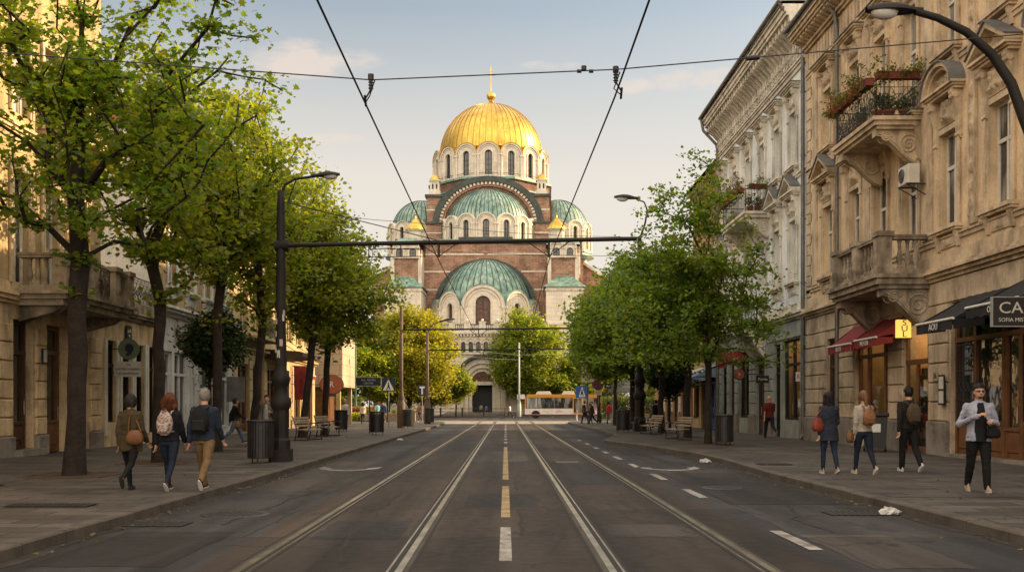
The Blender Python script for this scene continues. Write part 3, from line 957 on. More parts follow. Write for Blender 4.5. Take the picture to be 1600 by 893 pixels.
class Front:
    """a building standing along the street; local x runs along the wall, z is absolute height"""
    def __init__(s, name, label, side, y0, y1, cat='building', out=0.):
        s.side = side; s.yref = (y0 + y1) / 2
        X = (XR - out) if side == 'R' else (XL + out)
        s.X = X
        s.root = thing(name, label, cat, (X, s.yref, 0), R(-90 if side == 'R' else 90))
        s.a, s.b = sorted((s.lx(y0), s.lx(y1)))

    def lx(s, Y): return s.yref - Y if s.side == 'R' else Y - s.yref
    def sp(s, ya, yb): return tuple(sorted((s.lx(ya), s.lx(yb))))
    def w(s, Y, out, z): return (s.X - out if s.side == 'R' else s.X + out, Y, z)
    @property
    def rz(s): return R(-90 if s.side == 'R' else 90)

    def mass(s, ztop, m, depth=12., roofm='lead'):
        mb = MB()
        mb.box(s.a, s.b, 2.4, depth, 0, ztop)
        mb.box(s.a, s.a + .2, .02, 2.4, 0, ztop); mb.box(s.b - .2, s.b, .02, 2.4, 0, ztop)
        mb.box(s.a, s.b, .35, 2.4, ztop - .2, ztop)
        return mb.build('side_wall', M[m], s.root)


def storefront(parent, x0, x1, z0, z1, bays, fm='wood', gm='glass_dark', y=.16, panel=.85, transom=None, name='shopfront'):
    """timber shop window: bays = [(xa, xb, kind)], kinds glass, door, grille"""
    mb = MB(); t = .07
    mb.box(x0, x1, y - .05, y + .06, z1 - .1, z1); mb.box(x0, x1, y - .05, y + .06, z0, z0 + .08)
    if transom: mb.box(x0, x1, y - .06, y + .05, transom - .06, transom + .06)
    edges = sorted({e for b in bays for e in b[:2]})
    for e in edges: mb.box(e - t, e + t, y - .045, y + .07, z0, z1)
    for (a, b, k) in bays:
        pz = panel * (.85 if k == 'door' else 1)
        if pz > .1:
            mb.box(a + t, b - t, y, y + .05, z0 + .08, z0 + pz)
            n = max(1, round((b - a) / .8)); w = (b - a - 2 * t) / n
            for i in range(n): mb.cbox(a + t + i * w + .07, a + t + (i + 1) * w - .07, y - .03, y + .01, z0 + .2, z0 + pz - .1, .025)
            mb.box(a + t, b - t, y - .05, y + .05, z0 + pz - .06, z0 + pz + .03)
        if k == 'door':
            for e in (a + t, b - t - .1): mb.box(e, e + .1, y - .03, y + .03, z0 + .08, (transom or z1) - .06)
    o = mb.build(name, M[fm], parent)
    for (a, b, k) in bays:
        pz = panel * (.85 if k == 'door' else 1)
        q = MB(); q.add([(a + t * .5, y + .03, z0 + pz), (b - t * .5, y + .03, z0 + pz), (b - t * .5, y + .03, z1 - .05), (a + t * .5, y + .03, z1 - .05)], [(0, 1, 2, 3)]); q.build('pane', M[gm], o, fix=False)
        if k == 'grille':
            g = MB(); n = int((b - a - .2) / .1)
            for i in range(n + 1):
                x = a + .1 + (b - a - .2) * i / n
                g.tube([(x, y - .07, z0 + pz + .05), (x, y - .07, (transom or z1) - .1)], .012, 5)
            for zz in (z0 + pz + .1, z0 + (z1 - z0) * .36, z0 + (z1 - z0) * .55, (transom or z1) - .16): g.box(a + .08, b - .08, y - .08, y - .06, zz, zz + .03)
            for cz in (z0 + (z1 - z0) * .45,):
                for i in range(4):
                    x = a + .2 + (b - a - .4) * i / 3
                    g.tube([(x + .09 * math.cos(t_ * PI / 5), y - .075, cz + .12 * math.sin(t_ * PI / 5)) for t_ in range(11)], .012, 5, cap=False)
            g.build('grille', M['iron'], o)
        if k == 'door':
            h = MB(); h.tube([(b - .13, y - .09, z0 + .95), (b - .13, y - .09, z0 + 1.35)], .014, 6); h.build('handle', M['steel'], o)
    return o


def awning(label, front, ya, yb, z_top, z_low, out, cloth, words=None, group='shop awnings', valance=.26, tcol='sign_white', back=0., size=.2):
    """sloping cloth roof on arms with a straight valance, local x along the wall"""
    L = abs(yb - ya)
    t = thing('shop_awning', label, 'awning', front.w((ya + yb) / 2, 0, 0), front.rz, group)
    mb = MB(); n = max(6, int(L / .2))
    def roofp(u, v):
        return (-L / 2 + L * u, -.02 - (out - .02) * v, z_top + (z_low + valance - z_top) * v - .05 * math.sin(PI * v) + .008 * math.sin(u * n * PI))
    mb.grid(roofp, n * 2, 6)
    for sx in (-1, 1): mb.add([(sx * L / 2, -.02, z_top), (sx * L / 2, -out, z_low + valance), (sx * L / 2, -.02, z_low + valance + .02)], [(0, 1, 2)])
    mb.build('canopy', M[cloth], t, fix=False)
    mb = MB()
    mb.grid(lambda u, v: (-L / 2 + L * u, -out - .012 + .012 * math.sin(u * n * 2.3), z_low + valance * (1 - v) + (.015 * math.sin(u * n * PI) if v > .9 else 0)), n * 3, 3)
    for sx in (-1, 1): mb.grid(lambda u, v: (sx * L / 2, -out * (1 - u * .55), z_low + valance * (1 - v) + u * .1), 3, 2)
    v = mb.build('valance', M[cloth], t, fix=False)
    mb = MB(); mb.tube([(-L / 2 - .03, -out - .01, z_low + valance), (L / 2 + .03, -out - .01, z_low + valance)], .035, 8); mb.build('front_bar', M['sign_white'], t)
    for sx in (-1, 1):
        a = MB(); x = sx * (L / 2 - .12)
        a.tube([(x, -.05, z_low + .5), (x, -out * .55, z_low + .28), (x, -out + .03, z_low + valance)], .02, 6); a.build('arm', M['iron'], t)
    if words: text(v, words, (0, -out - .035, z_low + valance * .46), size, M[tcol])
    return t


# ================= ochre building, right
R1 = Front('apartment_building', 'ornate ochre apartment building with carved window hoods, a stone balcony and a flowered iron balcony', 'R', 4, 40.6)
u = R1.lx
row1 = {19.0: 'flat', 21.9: 'arch', 24.7: 'tri', 27.6: 'arch', 35.0: 'arch', 37.9: 'tri'}
row2 = [19.0, 21.9, 24.7, 27.6, 35.0, 37.9]
w_ = .55
ops1 = [(u(y) - w_, u(y) + w_, 6.45, 9.1) for y in row1] + [(u(y) - w_, u(y) + w_, 5.35, 9.1) for y in (30.2, 32.6)]
ops2 = [(u(y) - .5, u(y) + .5, 11.35, 13.55) for y in row2] + [(u(y) - .5, u(y) + .5, 10.05, 13.55) for y in (30.2, 32.6)]
mb = MB(); wall_openings(mb, R1.a, R1.b, 5.05, 16.0, ops1 + ops2, .3)
mb.build('wall', M['ochre'], R1.root)
gops = [(*R1.sp(21.3, 27.5), .12, 4.35), (*R1.sp(28.95, 30.6), .1, 4.05), (*R1.sp(32, 35), .95, 4.2), (*R1.sp(37, 38.1), .1, 4.05)]
mb = MB(); wall_openings(mb, R1.a, R1.b, 0, 5.05, gops, .3); mb.build('ground_floor_wall', M['rustic'], R1.root)
R1.mass(17.2, 'ochre')
piers(R1.root, [R1.sp(27.6, 28.85), R1.sp(30.7, 31.9), R1.sp(35.1, 36.9), R1.sp(38.2, 40.55), R1.sp(19.2, 21.2), R1.sp(12, 14)], .12, 4.35, 'rustic')
for a, b in ((19, 29.3), (29.4, 40.55)):
    xa, xb = R1.sp(a, b); voussoirs(R1.root, xa, xb, 4.38, 5.0, 'rustic')
mb = MB()
z = cornice(mb, R1.a, R1.b, 5.03, [(.1, .1), (.2, .1), (.3, .07), (.14, .12), (.06, .35)])
for yy in (6.05, 10.9): cornice(mb, R1.a, R1.b, yy, [(.05, .12), (.09, .06)])
mb.build('string_course', M['ochre_trim'], R1.root)
for y, hd in row1.items(): window(R1.root, u(y), 6.45, 1.1, 2.65, hd, 'ochre_trim')
for y in (30.2, 32.6): window(R1.root, u(y), 5.35, 1.1, 3.75, 'flat', 'ochre_trim', sill=False, transom=.7, up=1.0)
for y in row2: window(R1.root, u(y), 11.35, 1.0, 2.2, 'flat', 'ochre_trim', up=.95)
for y in (30.2, 32.6): window(R1.root, u(y), 10.05, 1.0, 3.5, 'flat', 'ochre_trim', sill=False, up=.95)
for y in (26.15, 29.0, 33.9, 39.6, 23.3):          # carved pilaster strips
    mb = MB(); x = u(y); wd = .17 if y in (26.15, 23.3) else .3
    mb.box(x - wd - .06, x + wd + .06, -.05, .02, 6.3, 14.9)
    if y in (26.15, 23.3):
        for k in range(8): mb.relief(x - wd * .7, x + wd * .7, 6.6 + k * 1.0, 7.6 + k * 1.0, -.052, .07, 20 + k % 2, 8, 16)
        for sx in (-1, 1): mb.box(x + sx * wd - .03, x + sx * wd + .03, -.085, 0, 6.5, 14.7)
    mb.build('pilaster', M['ochre_trim'], R1.root)
mb = MB()                                     # quoins where it meets the blue house
for k in range(22):
    l = .75 if k % 2 else .5
    mb.cbox(R1.a + .02, R1.a + l, -.05, .02, 5.9 + k * .42, 5.9 + k * .42 + .4, .02)
mb.build('quoins', M['ochre_trim'], R1.root)
mb = MB()                                     # frieze and main cornice
cornice(mb, R1.a, R1.b, 14.75, [(.06, .12), (.11, .08)])
n = int((R1.b - R1.a) / .36)
for i in range(n):
    x = R1.a + .36 * (i + .5)
    mb.box(x - .11, x + .11, -.07, .02, 15.05, 15.75)
z = cornice(mb, R1.a, R1.b, 15.85, [(.12, .1), (.22, .1)])
for i in range(n):
    x = R1.a + .36 * (i + .5)
    mb.prism([(-.2, z), (-.55, z + .12), (-.55, z + .22), (0, z + .22), (0, z)], 'x', x - .09, x + .09)
cornice(mb, R1.a - .1, R1.b, z + .22, [(.62, .1), (.7, .14), (.78, .1)])
mb.build('cornice', M['ochre_trim'], R1.root)
mb = MB(); mb.prism([(-.8, 16.75), (6, 17.6), (12, 17.2), (12, 16.6), (-.8, 16.6)], 'x', R1.a - .1, R1.b); mb.build('roof', M['lead'], R1.root)
mb = MB(); mb.tube([(R1.a - .1, -.86, 16.78), (R1.b, -.86, 16.78)], .09, 8); mb.build('gutter', M['zinc'], R1.root)
downpipe(R1.root, u(36.6), -.13, .12, 15.3, .075, [(u(36.6), -.2, 15.9), (u(36.6), -.8, 16.6)])
# stone balcony
bx0, bx1 = R1.sp(28.8, 32.9); bd = 1.5
mb = MB(); mb.box(bx0 - .1, bx1 + .1, -bd - .1, .02, 5.02, 5.2); mb.box(bx0 - .16, bx1 + .16, -bd - .18, .02, 5.2, 5.32); mb.box(bx0 - .02, bx1 + .02, -bd, .02, 4.9, 5.02)
mb.build('balcony_slab', M['balc'], R1.root)
for (x, y) in ((bx0 + .2, -bd + .18), (bx1 - .2, -bd + .18), ((bx0 + bx1) / 2, -bd + .18)): stone_post(R1.root, x, y, 5.32, 1.2, 'balc', .2)
stone_rail(R1.root, (bx0 + .42, -bd + .18), ((bx0 + bx1) / 2 - .22, -bd + .18), 5.32, 1.15, 'balc')
stone_rail(R1.root, ((bx0 + bx1) / 2 + .22, -bd + .18), (bx1 - .42, -bd + .18), 5.32, 1.15, 'balc')
for x in (bx0 + .2, bx1 - .2): stone_rail(R1.root, (x, -bd + .4), (x, -.1), 5.32, 1.15, 'balc', n=3)
for x in (bx0 + .25, bx1 - .25): scroll_bracket(R1.root, x, 4.9, bd - .1, 1.15, 'balc', .38)
# iron balcony with flower boxes
cx0, cx1 = R1.sp(29.4, 33.0); cd = 1.4
mb = MB(); mb.box(cx0, cx1, -cd, .02, 9.8, 9.93); mb.box(cx0 - .07, cx1 + .07, -cd - .07, .02, 9.93, 10.05); mb.box(cx0 + .08, cx1 - .08, -cd + .1, .02, 9.7, 9.8)
mb.build('balcony_slab', M['ochre_trim'], R1.root)
iron_rail(R1.root, (cx0 + .06, -cd + .06), (cx1 - .06, -cd + .06), 10.05, 1.1)
for x in (cx0 + .06, cx1 - .06): iron_rail(R1.root, (x, -cd + .06), (x, 0), 10.05, 1.1)
for x in (cx0 + .35, cx1 - .35): scroll_bracket(R1.root, x, 9.7, cd - .1, 1.0, 'ochre_trim', .3)
flower_box('red trough of flowers along the street side of the upper iron balcony, its far half', R1.w(32.1, cd + .1, 11.0), 1.7, R1.rz, 'flower', 2)
flower_box('trough spilling pink and red flowers at the street corner of the upper iron balcony', R1.w(30.3, cd + .1, 11.0), 1.6, R1.rz, 'flower', 3)
flower_box('red trough of green herbs on the near end rail of the upper iron balcony', R1.w(29.36, .75, 11.12), 1.25, 0, 'leaf', 4)
for k, (y, o, c) in enumerate(((29.8, .35, 'against the wall'), (29.85, .8, 'mid near end'), (29.9, 1.15, 'by the outer corner'), (31.2, 1.1, 'halfway along the railing'))):
    potted_plant('leafy potted plant on the floor of the upper iron balcony, ' + c, R1.w(y, o, 10.05), .75, 30 + k, 'pots on the ochre balcony')
# shopfronts
def glow_room(front, ya, yb, z0, z1, seed, words=None):
    """shallow shop room with stocked shelves; its lamp glow is added"""
    a, b = front.sp(ya, yb); rr = random.Random(seed); mb = MB()
    mb.box(a - .4, b + .4, 2.1, 2.2, z0 - .3, z1 + .2); mb.box(a - .45, a - .4, .31, 2.1, z0 - .3, z1 + .2); mb.box(b + .4, b + .45, .31, 2.1, z0 - .3, z1 + .2); mb.box(a - .4, b + .4, .31, 2.1, z0 - .35, z0 - .3); mb.box(a - .4, b + .4, .31, 2.1, z1 + .2, z1 + .25)
    for k in range(4):
        z = z0 + .1 + k * (z1 - z0 - .5) / 4; mb.box(a - .3, b + .3, 1.5, 2.1, z, z + .03, 1)
        x = a - .25
        while x < b + .1:
            w = rr.uniform(.12, .34); mb.box(x, x + w, 1.55, 1.9, z + .03, z + .03 + rr.uniform(.15, .42), rr.choice((2, 3, 3, 4, 5, 0))); x += w + rr.uniform(.02, .2)
    o = mb.build('shop_interior', [M['interior'], M['wood_dark'], M['sign_red'], M['sign_white'], M['black'], M['sign_yellow']], front.root)
    n = max(2, int((b - a) / 1.1))
    for i in range(n): q = MB(); q.ball((a + (b - a) * (i + .5) / n, .9, z1 - .05), .07, 8); q.build('ceiling_lamp', M['lamp_warm'], o)  # lamps added so the window glows like sunlit trees mirrored in it


glow_room(R1, 32.0, 35.0, .95, 4.2, 5)
so = storefront(R1.root, *R1.sp(21.3, 27.5), .14, 4.33, [(*R1.sp(26.35, 27.45), 'grille'), (*R1.sp(24.85, 26.35), 'glass'), (*R1.sp(23.95, 24.85), 'door'), (*R1.sp(22.9, 23.95), 'grille'), (*R1.sp(21.35, 22.9), 'glass')], transom=3.3, panel=.95)
mb = MB(); mb.box(*R1.sp(21.0, 27.7), -.25, .1, .12, .2); mb.build('doorstep', M['plinth'], R1.root)
storefront(R1.root, *R1.sp(32.0, 35.0), .97, 4.18, [(*R1.sp(34.1, 34.96), 'glass'), (*R1.sp(32.6, 34.1), 'glass'), (*R1.sp(32.04, 32.6), 'glass')], transom=3.2, panel=.12, gm='clear')
storefront(R1.root, *R1.sp(37.0, 38.1), .13, 4.03, [(*R1.sp(37.05, 38.05), 'door')], 'wood_dark', transom=3.0)
# lit shop door with a look into the shop
dx0, dx1 = R1.sp(28.95, 30.6)
mb = MB(); t = .07; y = .05
for (a, b, c, e) in ((dx0, dx0 + .09, .12, 4.03), (dx1 - .09, dx1, .12, 4.03), (dx0, dx1, 3.93, 4.03), (dx0, dx1, 2.75, 2.9), (dx0, dx1, .12, .3), (dx0 + .75, dx0 + .84, .3, 2.75)): mb.box(a, b, y - .04, y + .05, c, e)
mb.box(dx0 + .09, dx0 + .75, y, y + .04, .3, .8)
dr = mb.build('door', M['wood'], R1.root)
mb = MB(); mb.add([(dx0 + .09, y, .3), (dx1 - .09, y, .3), (dx1 - .09, y, 3.93), (dx0 + .09, y, 3.93)], [(0, 1, 2, 3)]); mb.build('pane', M['clear'], dr, fix=False)
mb = MB(); mb.tube([(dx0 + .9, y - .1, 1.0), (dx0 + .9, y - .1, 1.4)], .015, 6); mb.build('handle', M['steel'], dr)
mb = MB()
mb.box(dx0 - .6, dx1 + .6, 2.2, 2.3, .1, 4.2); mb.box(dx0 - .6, dx0 - .5, .3, 2.2, .1, 4.2); mb.box(dx1 + .5, dx1 + .6, .3, 2.2, .1, 4.2); mb.box(dx0 - .6, dx1 + .6, .3, 2.3, .06, .1); mb.box(dx0 - .6, dx1 + .6, .3, 2.3, 4.2, 4.25)
for k in range(5): mb.box(dx0 - .5, dx0 - .1, .3, 1.3, .45 + k * .5, .48 + k * .5, 1)
for k in range(5): mb.box(dx0 - .5, dx1 + .5, 1.3, 1.6, .45 + k * .5, .48 + k * .5, 1)
rr = random.Random(3)
for k in range(5):
    for i in range(4):
        q = .36 + i * .24; h = rr.uniform(.18, .34); mb.box(dx0 - .46, dx0 - .14, q, q + rr.uniform(.14, .22), .48 + k * .5, .48 + k * .5 + h, rr.choice((2, 2, 3, 4, 0)))
    for i in range(6):
        x = dx0 - .4 + i * .33; h = rr.uniform(.15, .34)
        mb.box(x, x + rr.uniform(.14, .26), 1.34, 1.55, .48 + k * .5, .48 + k * .5 + h, rr.choice((2, 2, 3, 4)))
inn = mb.build('shop_interior', [M['interior'], M['wood_dark'], M['sign_red'], M['sign_white'], M['black']], R1.root)
mb = MB()
for x in (dx0 + .2, dx1 - .2, (dx0 + dx1) / 2): mb = MB(); mb.ball((x, .9, 3.85), .07, 10); mb.build('ceiling_lamp', M['lamp_warm'], inn)
awning('near one of two dark red shop awnings under the stone balcony, MOTOR on its valance', R1, 30.5, 32.4, 4.3, 3.35, .95, 'redcloth', 'MOTOR', 'red shop awnings')
awning('far one of two dark red shop awnings under the stone balcony, KETO on its valance', R1, 32.75, 35.0, 4.3, 3.3, .95, 'redcloth', 'KETO', 'red shop awnings')
awning('black shop awning with a white word on its valance, beside the yellow lit sign', R1, 24.25, 26.4, 4.42, 3.38, 1.4, 'blackcloth', 'AOU', 'black shop awnings', size=.24)
awning('black shop awning partly hidden by the black CANI sign', R1, 21.2, 23.55, 4.5, 3.55, 1.4, 'blackcloth', 'OI', 'black shop awnings', size=.2)
sg = thing('hanging_sign', 'black projecting shop sign lettered CANI, cut by the picture edge', 'sign', (11.15, 20.5, 3.44))
mb = MB(); mb.box(-1.14, 1.14, -.03, .03, -.29, .29); mb.build('panel', M['black'], sg)
mb = MB(); mb.box(-1.16, -1.13, -.035, .035, -.31, .31); mb.box(-1.13, 1.15, -.034, .034, .29, .31); mb.box(-1.13, 1.15, -.034, .034, -.31, -.29); mb.build('frame', M['greypole'], sg)
text(sg, 'CANI', (-1.02, -.035, .07), .33, M['sign_grey'], ax='LEFT', sx=1.12)
text(sg, 'SOFIA MISTERY', (-1.02, -.035, -.17), .115, M['sign_grey'], ax='LEFT')
sg = thing('light_box_sign', 'glowing yellow box sign with stacked black letters above the shop door', 'sign', (11.86, 29.7, 3.8))
mb = MB(); mb.box(-.2, .2, -.09, .09, -.27, .27); mb.build('panel', M['litsign'], sg)
mb = MB(); mb.box(-.22, .22, -.1, .1, .27, .3); mb.box(-.22, .22, -.1, .1, -.3, -.27); mb.box(.2, .44, -.02, .02, .12, .16); mb.build('frame', M['iron'], sg)
for k, c in enumerate('SUL'): text(sg, c, (0, -.096, .17 - .17 * k), .24, M['black'], sx=1.25)
ac = thing('air_conditioner', 'white air conditioning unit on a wall bracket under the upper iron balcony', 'air conditioner', R1.w(29.35, .32, 8.0), R(-90))
mb = MB(); mb.cbox(-.38, .38, -.27, .06, 0, .56, .02); mb.build('casing', M['ac'], ac)
mb = MB(); mb.archband(-.1, .28, .0, .21, -.285, -.27, 0, 2 * PI, 20)
for k in range(5): mb.archband(-.1, .28, .036 * k + .03, .036 * k + .04, -.30, -.286, 0, 2 * PI, 20)
mb.build('fan_grille', M['zinc'], ac)
for sx in (-.3, .3):
    mb = MB(); mb.tube([(sx, .3, -.02), (sx, -.3, -.02)], .02, 6); mb.tube([(sx, .3, -.35), (sx, -.26, -.04)], .016, 6); mb.build('bracket', M['iron'], ac)
pl = thing('house_number_plate', 'small house number 36 on the stone pier by the lit shop door', 'sign', (XR - .085, 28.3, 2.35), R(-90))
mb = MB(); mb.box(-.16, .16, -.012, 0, -.12, .12); mb.build('plate', M['rustic'], pl); text(pl, '36', (0, -.02, 0), .24, M['black'])
pl = thing('notice_board', 'dark menu board with two sheets on the pier beside the wooden shopfront', 'sign', (XR - .16, 27.72, 1.95), R(-90))
mb = MB(); mb.box(-.2, .2, -.02, 0, -.42, .42); mb.build('board', M['black'], pl)
for zz in (-.2, .2):
    mb = MB(); mb.box(-.15, .15, -.026, -.021, zz - .17, zz + .17); mb.build('sheet', M['sign_grey'], pl)

# ================= pale blue building, right
R2 = Front('apartment_building', 'pale blue apartment building with a heavy bracketed cornice and grey-green ground floor', 'R', 40.62, 57.3)
u = R2.lx
Y1 = [42.5, 45.0, 47.6, 50.4, 53.2, 56.0]
ops = [(u(y) - .5, u(y) + .5, 6.8, 9.4) for y in Y1] + [(u(y) - .48, u(y) + .48, 11.7, 14.0) for y in Y1 if y not in (47.6, 50.4)] + [(u(y) - .48, u(y) + .48, 10.6, 14.0) for y in (47.6, 50.4)]
mb = MB(); wall_openings(mb, R2.a, R2.b, 5.2, 17.6, ops, .3); mb.build('wall', M['blue'], R2.root)
gops = [(*R2.sp(41.5, 44.2), .9, 4.4), (*R2.sp(44.6, 45.6), .1, 4.3), (*R2.sp(47.2, 48.8), .1, 4.4), (*R2.sp(50.2, 52.4), .9, 4.3), (*R2.sp(53.4, 54.6), .1, 4.3), (*R2.sp(55.2, 56.6), .9, 4.2)]
mb = MB(); wall_openings(mb, R2.a, R2.b, 0, 5.2, gops, .3); mb.build('ground_floor_wall', M['bluegrey'], R2.root)
R2.mass(18.4, 'blue')
piers(R2.root, [R2.sp(40.66, 41.4), R2.sp(45.7, 47.1), R2.sp(48.9, 50.1), R2.sp(52.5, 53.3), R2.sp(54.65, 55.15), R2.sp(56.65, 57.25)], .12, 4.4, 'bluegrey')
voussoirs(R2.root, R2.a, R2.b, 4.43, 5.12, 'bluegrey', .32)
mb = MB(); cornice(mb, R2.a, R2.b, 5.15, [(.1, .1), (.22, .12), (.3, .08), (.08, .4)]); cornice(mb, R2.a, R2.b, 11.1, [(.05, .12), (.1, .07)]); mb.build('string_course', M['blue_trim'], R2.root)
for i, y in enumerate(Y1):
    window(R2.root, u(y), 6.8, 1.0, 2.6, 'tri' if y in (42.5, 45.0, 53.2, 56.0) else 'flat', 'blue_trim')
    if y in (47.6, 50.4): window(R2.root, u(y), 10.6, .96, 3.4, 'flat', 'blue_trim', sill=False, up=.95)
    else: window(R2.root, u(y), 11.7, .96, 2.3, 'flat', 'blue_trim', up=.95)
mb = MB()
cornice(mb, R2.a, R2.b, 15.55, [(.07, .16), (.14, .1), (.2, .08)])
n = int((R2.b - R2.a) / .48)
for i in range(n + 1):
    x = R2.a + .1 + (R2.b - R2.a - .2) * i / n
    pr = [(0, 16.1), (-.1, 16.1), (-.16, 16.4), (-.14, 16.7), (-.4, 17.0), (-.72, 17.2), (-.75, 17.45), (0, 17.45)]
    mb.prism(pr, 'x', x - .11, x + .11)
    mb.tube([(x - .13, -.62, 17.28), (x + .13, -.62, 17.28)], .12, 8); mb.tube([(x - .12, -.12, 16.35), (x + .12, -.12, 16.35)], .09, 8)
    if i < n: mb.relief(x + .12, x + .36, 16.3, 17.3, -.02, .09, 6, 6, 8)
cornice(mb, R2.a, R2.b + .0, 17.45, [(.85, .14), (.92, .2), (1.0, .12), (1.05, .1)])
mb.build('cornice', M['blue_trim'], R2.root)
mb = MB(); mb.prism([(-1.05, 18.02), (6, 18.9), (12, 18.4), (12, 17.9), (-1.05, 17.9)], 'x', R2.a, R2.b); mb.build('roof', M['lead'], R2.root)
mb = MB(); mb.tube([(R2.a - .15, -1.1, 18.06), (R2.b + .05, -1.1, 18.06)], .1, 8); mb.build('gutter', M['zinc'], R2.root)
downpipe(R2.root, u(40.75), -.14, .12, 16.6, .085, [(u(40.75), -.2, 17.1), (u(40.75), -1.0, 17.8), (u(40.75), -1.08, 18.0)])
downpipe(R2.root, u(57.2), -.14, .12, 16.2, .085, [(u(57.2), -.2, 16.5), (u(57.2), -.95, 17.3), (u(57.2), -1.08, 18.0)])
cx0, cx1 = R2.sp(46.4, 51.3); cd = 1.15
mb = MB(); mb.box(cx0, cx1, -cd, .02, 10.3, 10.45); mb.box(cx0 - .07, cx1 + .07, -cd - .07, .02, 10.45, 10.58); mb.build('balcony_slab', M['blue_trim'], R2.root)
iron_rail(R2.root, (cx0 + .06, -cd + .06), (cx1 - .06, -cd + .06), 10.58, 1.05, scroll=False)
for x in (cx0 + .06, cx1 - .06): iron_rail(R2.root, (x, -cd + .06), (x, 0), 10.58, 1.05)
for x in (cx0 + .3, cx1 - .3): scroll_bracket(R2.root, x, 10.3, cd - .1, .95, 'blue_trim', .3)
flower_box('trough of dry reddish grasses on the pale blue house balcony, near its street corner', R2.w(47.6, cd + .1, 11.5), 2.0, R2.rz, 'dry', 5)
flower_box('trough of dry tall plants on the pale blue house balcony, its far half', R2.w(49.9, cd + .1, 11.5), 2.0, R2.rz, 'dry', 6)
flower_box('red trough on the near end rail of the pale blue house balcony', R2.w(46.36, .5, 11.6), .9, 0, 'leaf', 7)
for k, (y, o, c) in enumerate(((46.8, .45, 'near the wall'), (46.85, .8, 'near the corner'))):
    potted_plant('potted plant on the floor of the pale blue house balcony, ' + c, R2.w(y, o, 10.58), .8, 40 + k, 'pots on the blue balcony')
# carved doorway balcony on the first floor
dx0, dx1 = R2.sp(46.9, 49.3)
mb = MB(); mb.box(dx0, dx1, -1.2, .02, 5.25, 5.4); mb.box(dx0 - .08, dx1 + .08, -1.28, .02, 5.4, 5.52); mb.build('balcony_slab', M['blue_trim'], R2.root)
for x in (dx0 + .22, dx1 - .22): scroll_bracket(R2.root, x, 5.25, 1.1, 1.5, 'blue_trim', .4)
iron_rail(R2.root, (dx0 + .05, -1.15), (dx1 - .05, -1.15), 5.52, 1.0); [iron_rail(R2.root, (x, -1.15), (x, 0), 5.52, 1.0) for x in (dx0 + .05, dx1 - .05)]
storefront(R2.root, *R2.sp(41.5, 44.2), .92, 4.38, [(*R2.sp(41.55, 42.9), 'glass'), (*R2.sp(42.9, 44.15), 'glass')], 'pole', 'clear', transom=3.3, panel=.08)
glow_room(R2, 41.5, 44.2, .95, 4.3, 7)
storefront(R2.root, *R2.sp(44.6, 45.6), .13, 4.28, [(*R2.sp(44.65, 45.55), 'door')], 'pole', transom=3.0, panel=.3)
storefront(R2.root, *R2.sp(47.2, 48.8), .13, 4.38, [(*R2.sp(47.25, 48.0), 'door'), (*R2.sp(48.0, 48.75), 'door')], 'wood_dark', transom=3.0, panel=.8)
storefront(R2.root, *R2.sp(50.2, 52.4), .92, 4.28, [(*R2.sp(50.25, 51.3), 'glass'), (*R2.sp(51.3, 52.35), 'glass')], 'pole', transom=3.2, panel=.08)
storefront(R2.root, *R2.sp(53.4, 54.6), .13, 4.28, [(*R2.sp(53.45, 54.55), 'door')], 'wood_dark', transom=3.0)
storefront(R2.root, *R2.sp(55.2, 56.6), .92, 4.18, [(*R2.sp(55.25, 56.55), 'glass')], 'pole', transom=3.2, panel=.08)
def oval_sign(name, label, loc, rx_, rz_, m, words=None, size=.2, n=20, arm=.4, rim=None):
    t = thing(name, label, 'sign', loc)
    mb = MB(); mb.prism([(rx_ * math.cos(2 * PI * i / n + PI / n), rz_ * math.sin(2 * PI * i / n + PI / n)) for i in range(n)], 'y', -.04, .04); mb.build('panel', M[m], t)
    mb = MB(); mb.tube([((rx_ + .02) * math.cos(2 * PI * i / n), 0, (rz_ + .02) * math.sin(2 * PI * i / n)) for i in range(n + 1)], .03, 6, cap=False)
    mb.tube([(rx_, 0, 0), (rx_ + arm, 0, 0)] if arm > 0 else [(-rx_, 0, 0), (-rx_ + arm, 0, 0)], .025, 6); mb.build('bracket', M[rim or 'iron'], t)
    if words: text(t, words, (0, -.045, 0), size, M['sign_white'])
    return t
oval_sign('hanging_sign', 'dark red oval sign with white script hanging before the grey-green ground floor', (11.3, 48.9, 3.85), .46, .31, 'sign_red', 'anti', .22, 20, .55)
oval_sign('hanging_sign', 'small brown-red octagonal sign below the red oval sign', (11.35, 48.4, 3.05), .27, .25, 'terracotta', 'IS', .16, 8, .6)
ln = thing('hanging_sign', 'upright red lantern-shaped sign beside the red oval sign', 'sign', (11.35, 52.2, 3.9))
mb = MB(); mb.prism([(-.2, .42), (.2, .42), (.24, .2), (.18, -.4), (-.18, -.4), (-.24, .2)], 'y', -.12, .12); mb.build('panel', M['sign_red'], ln)
mb = MB(); mb.box(-.03, .95, -.02, .02, .44, .48); mb.build('bracket', M['iron'], ln)
ps = thing('wall_sign', 'white and red notice inside the pale blue house shop window', 'sign', (XR + .12, 42.2, 2.75), R(-90))
mb = MB(); mb.box(-.4, .4, -.012, 0, -.2, .2); mb.build('panel', M['sign_white'], ps); text(ps, 'BG', (0, -.016, 0), .26, M['sign_red'])
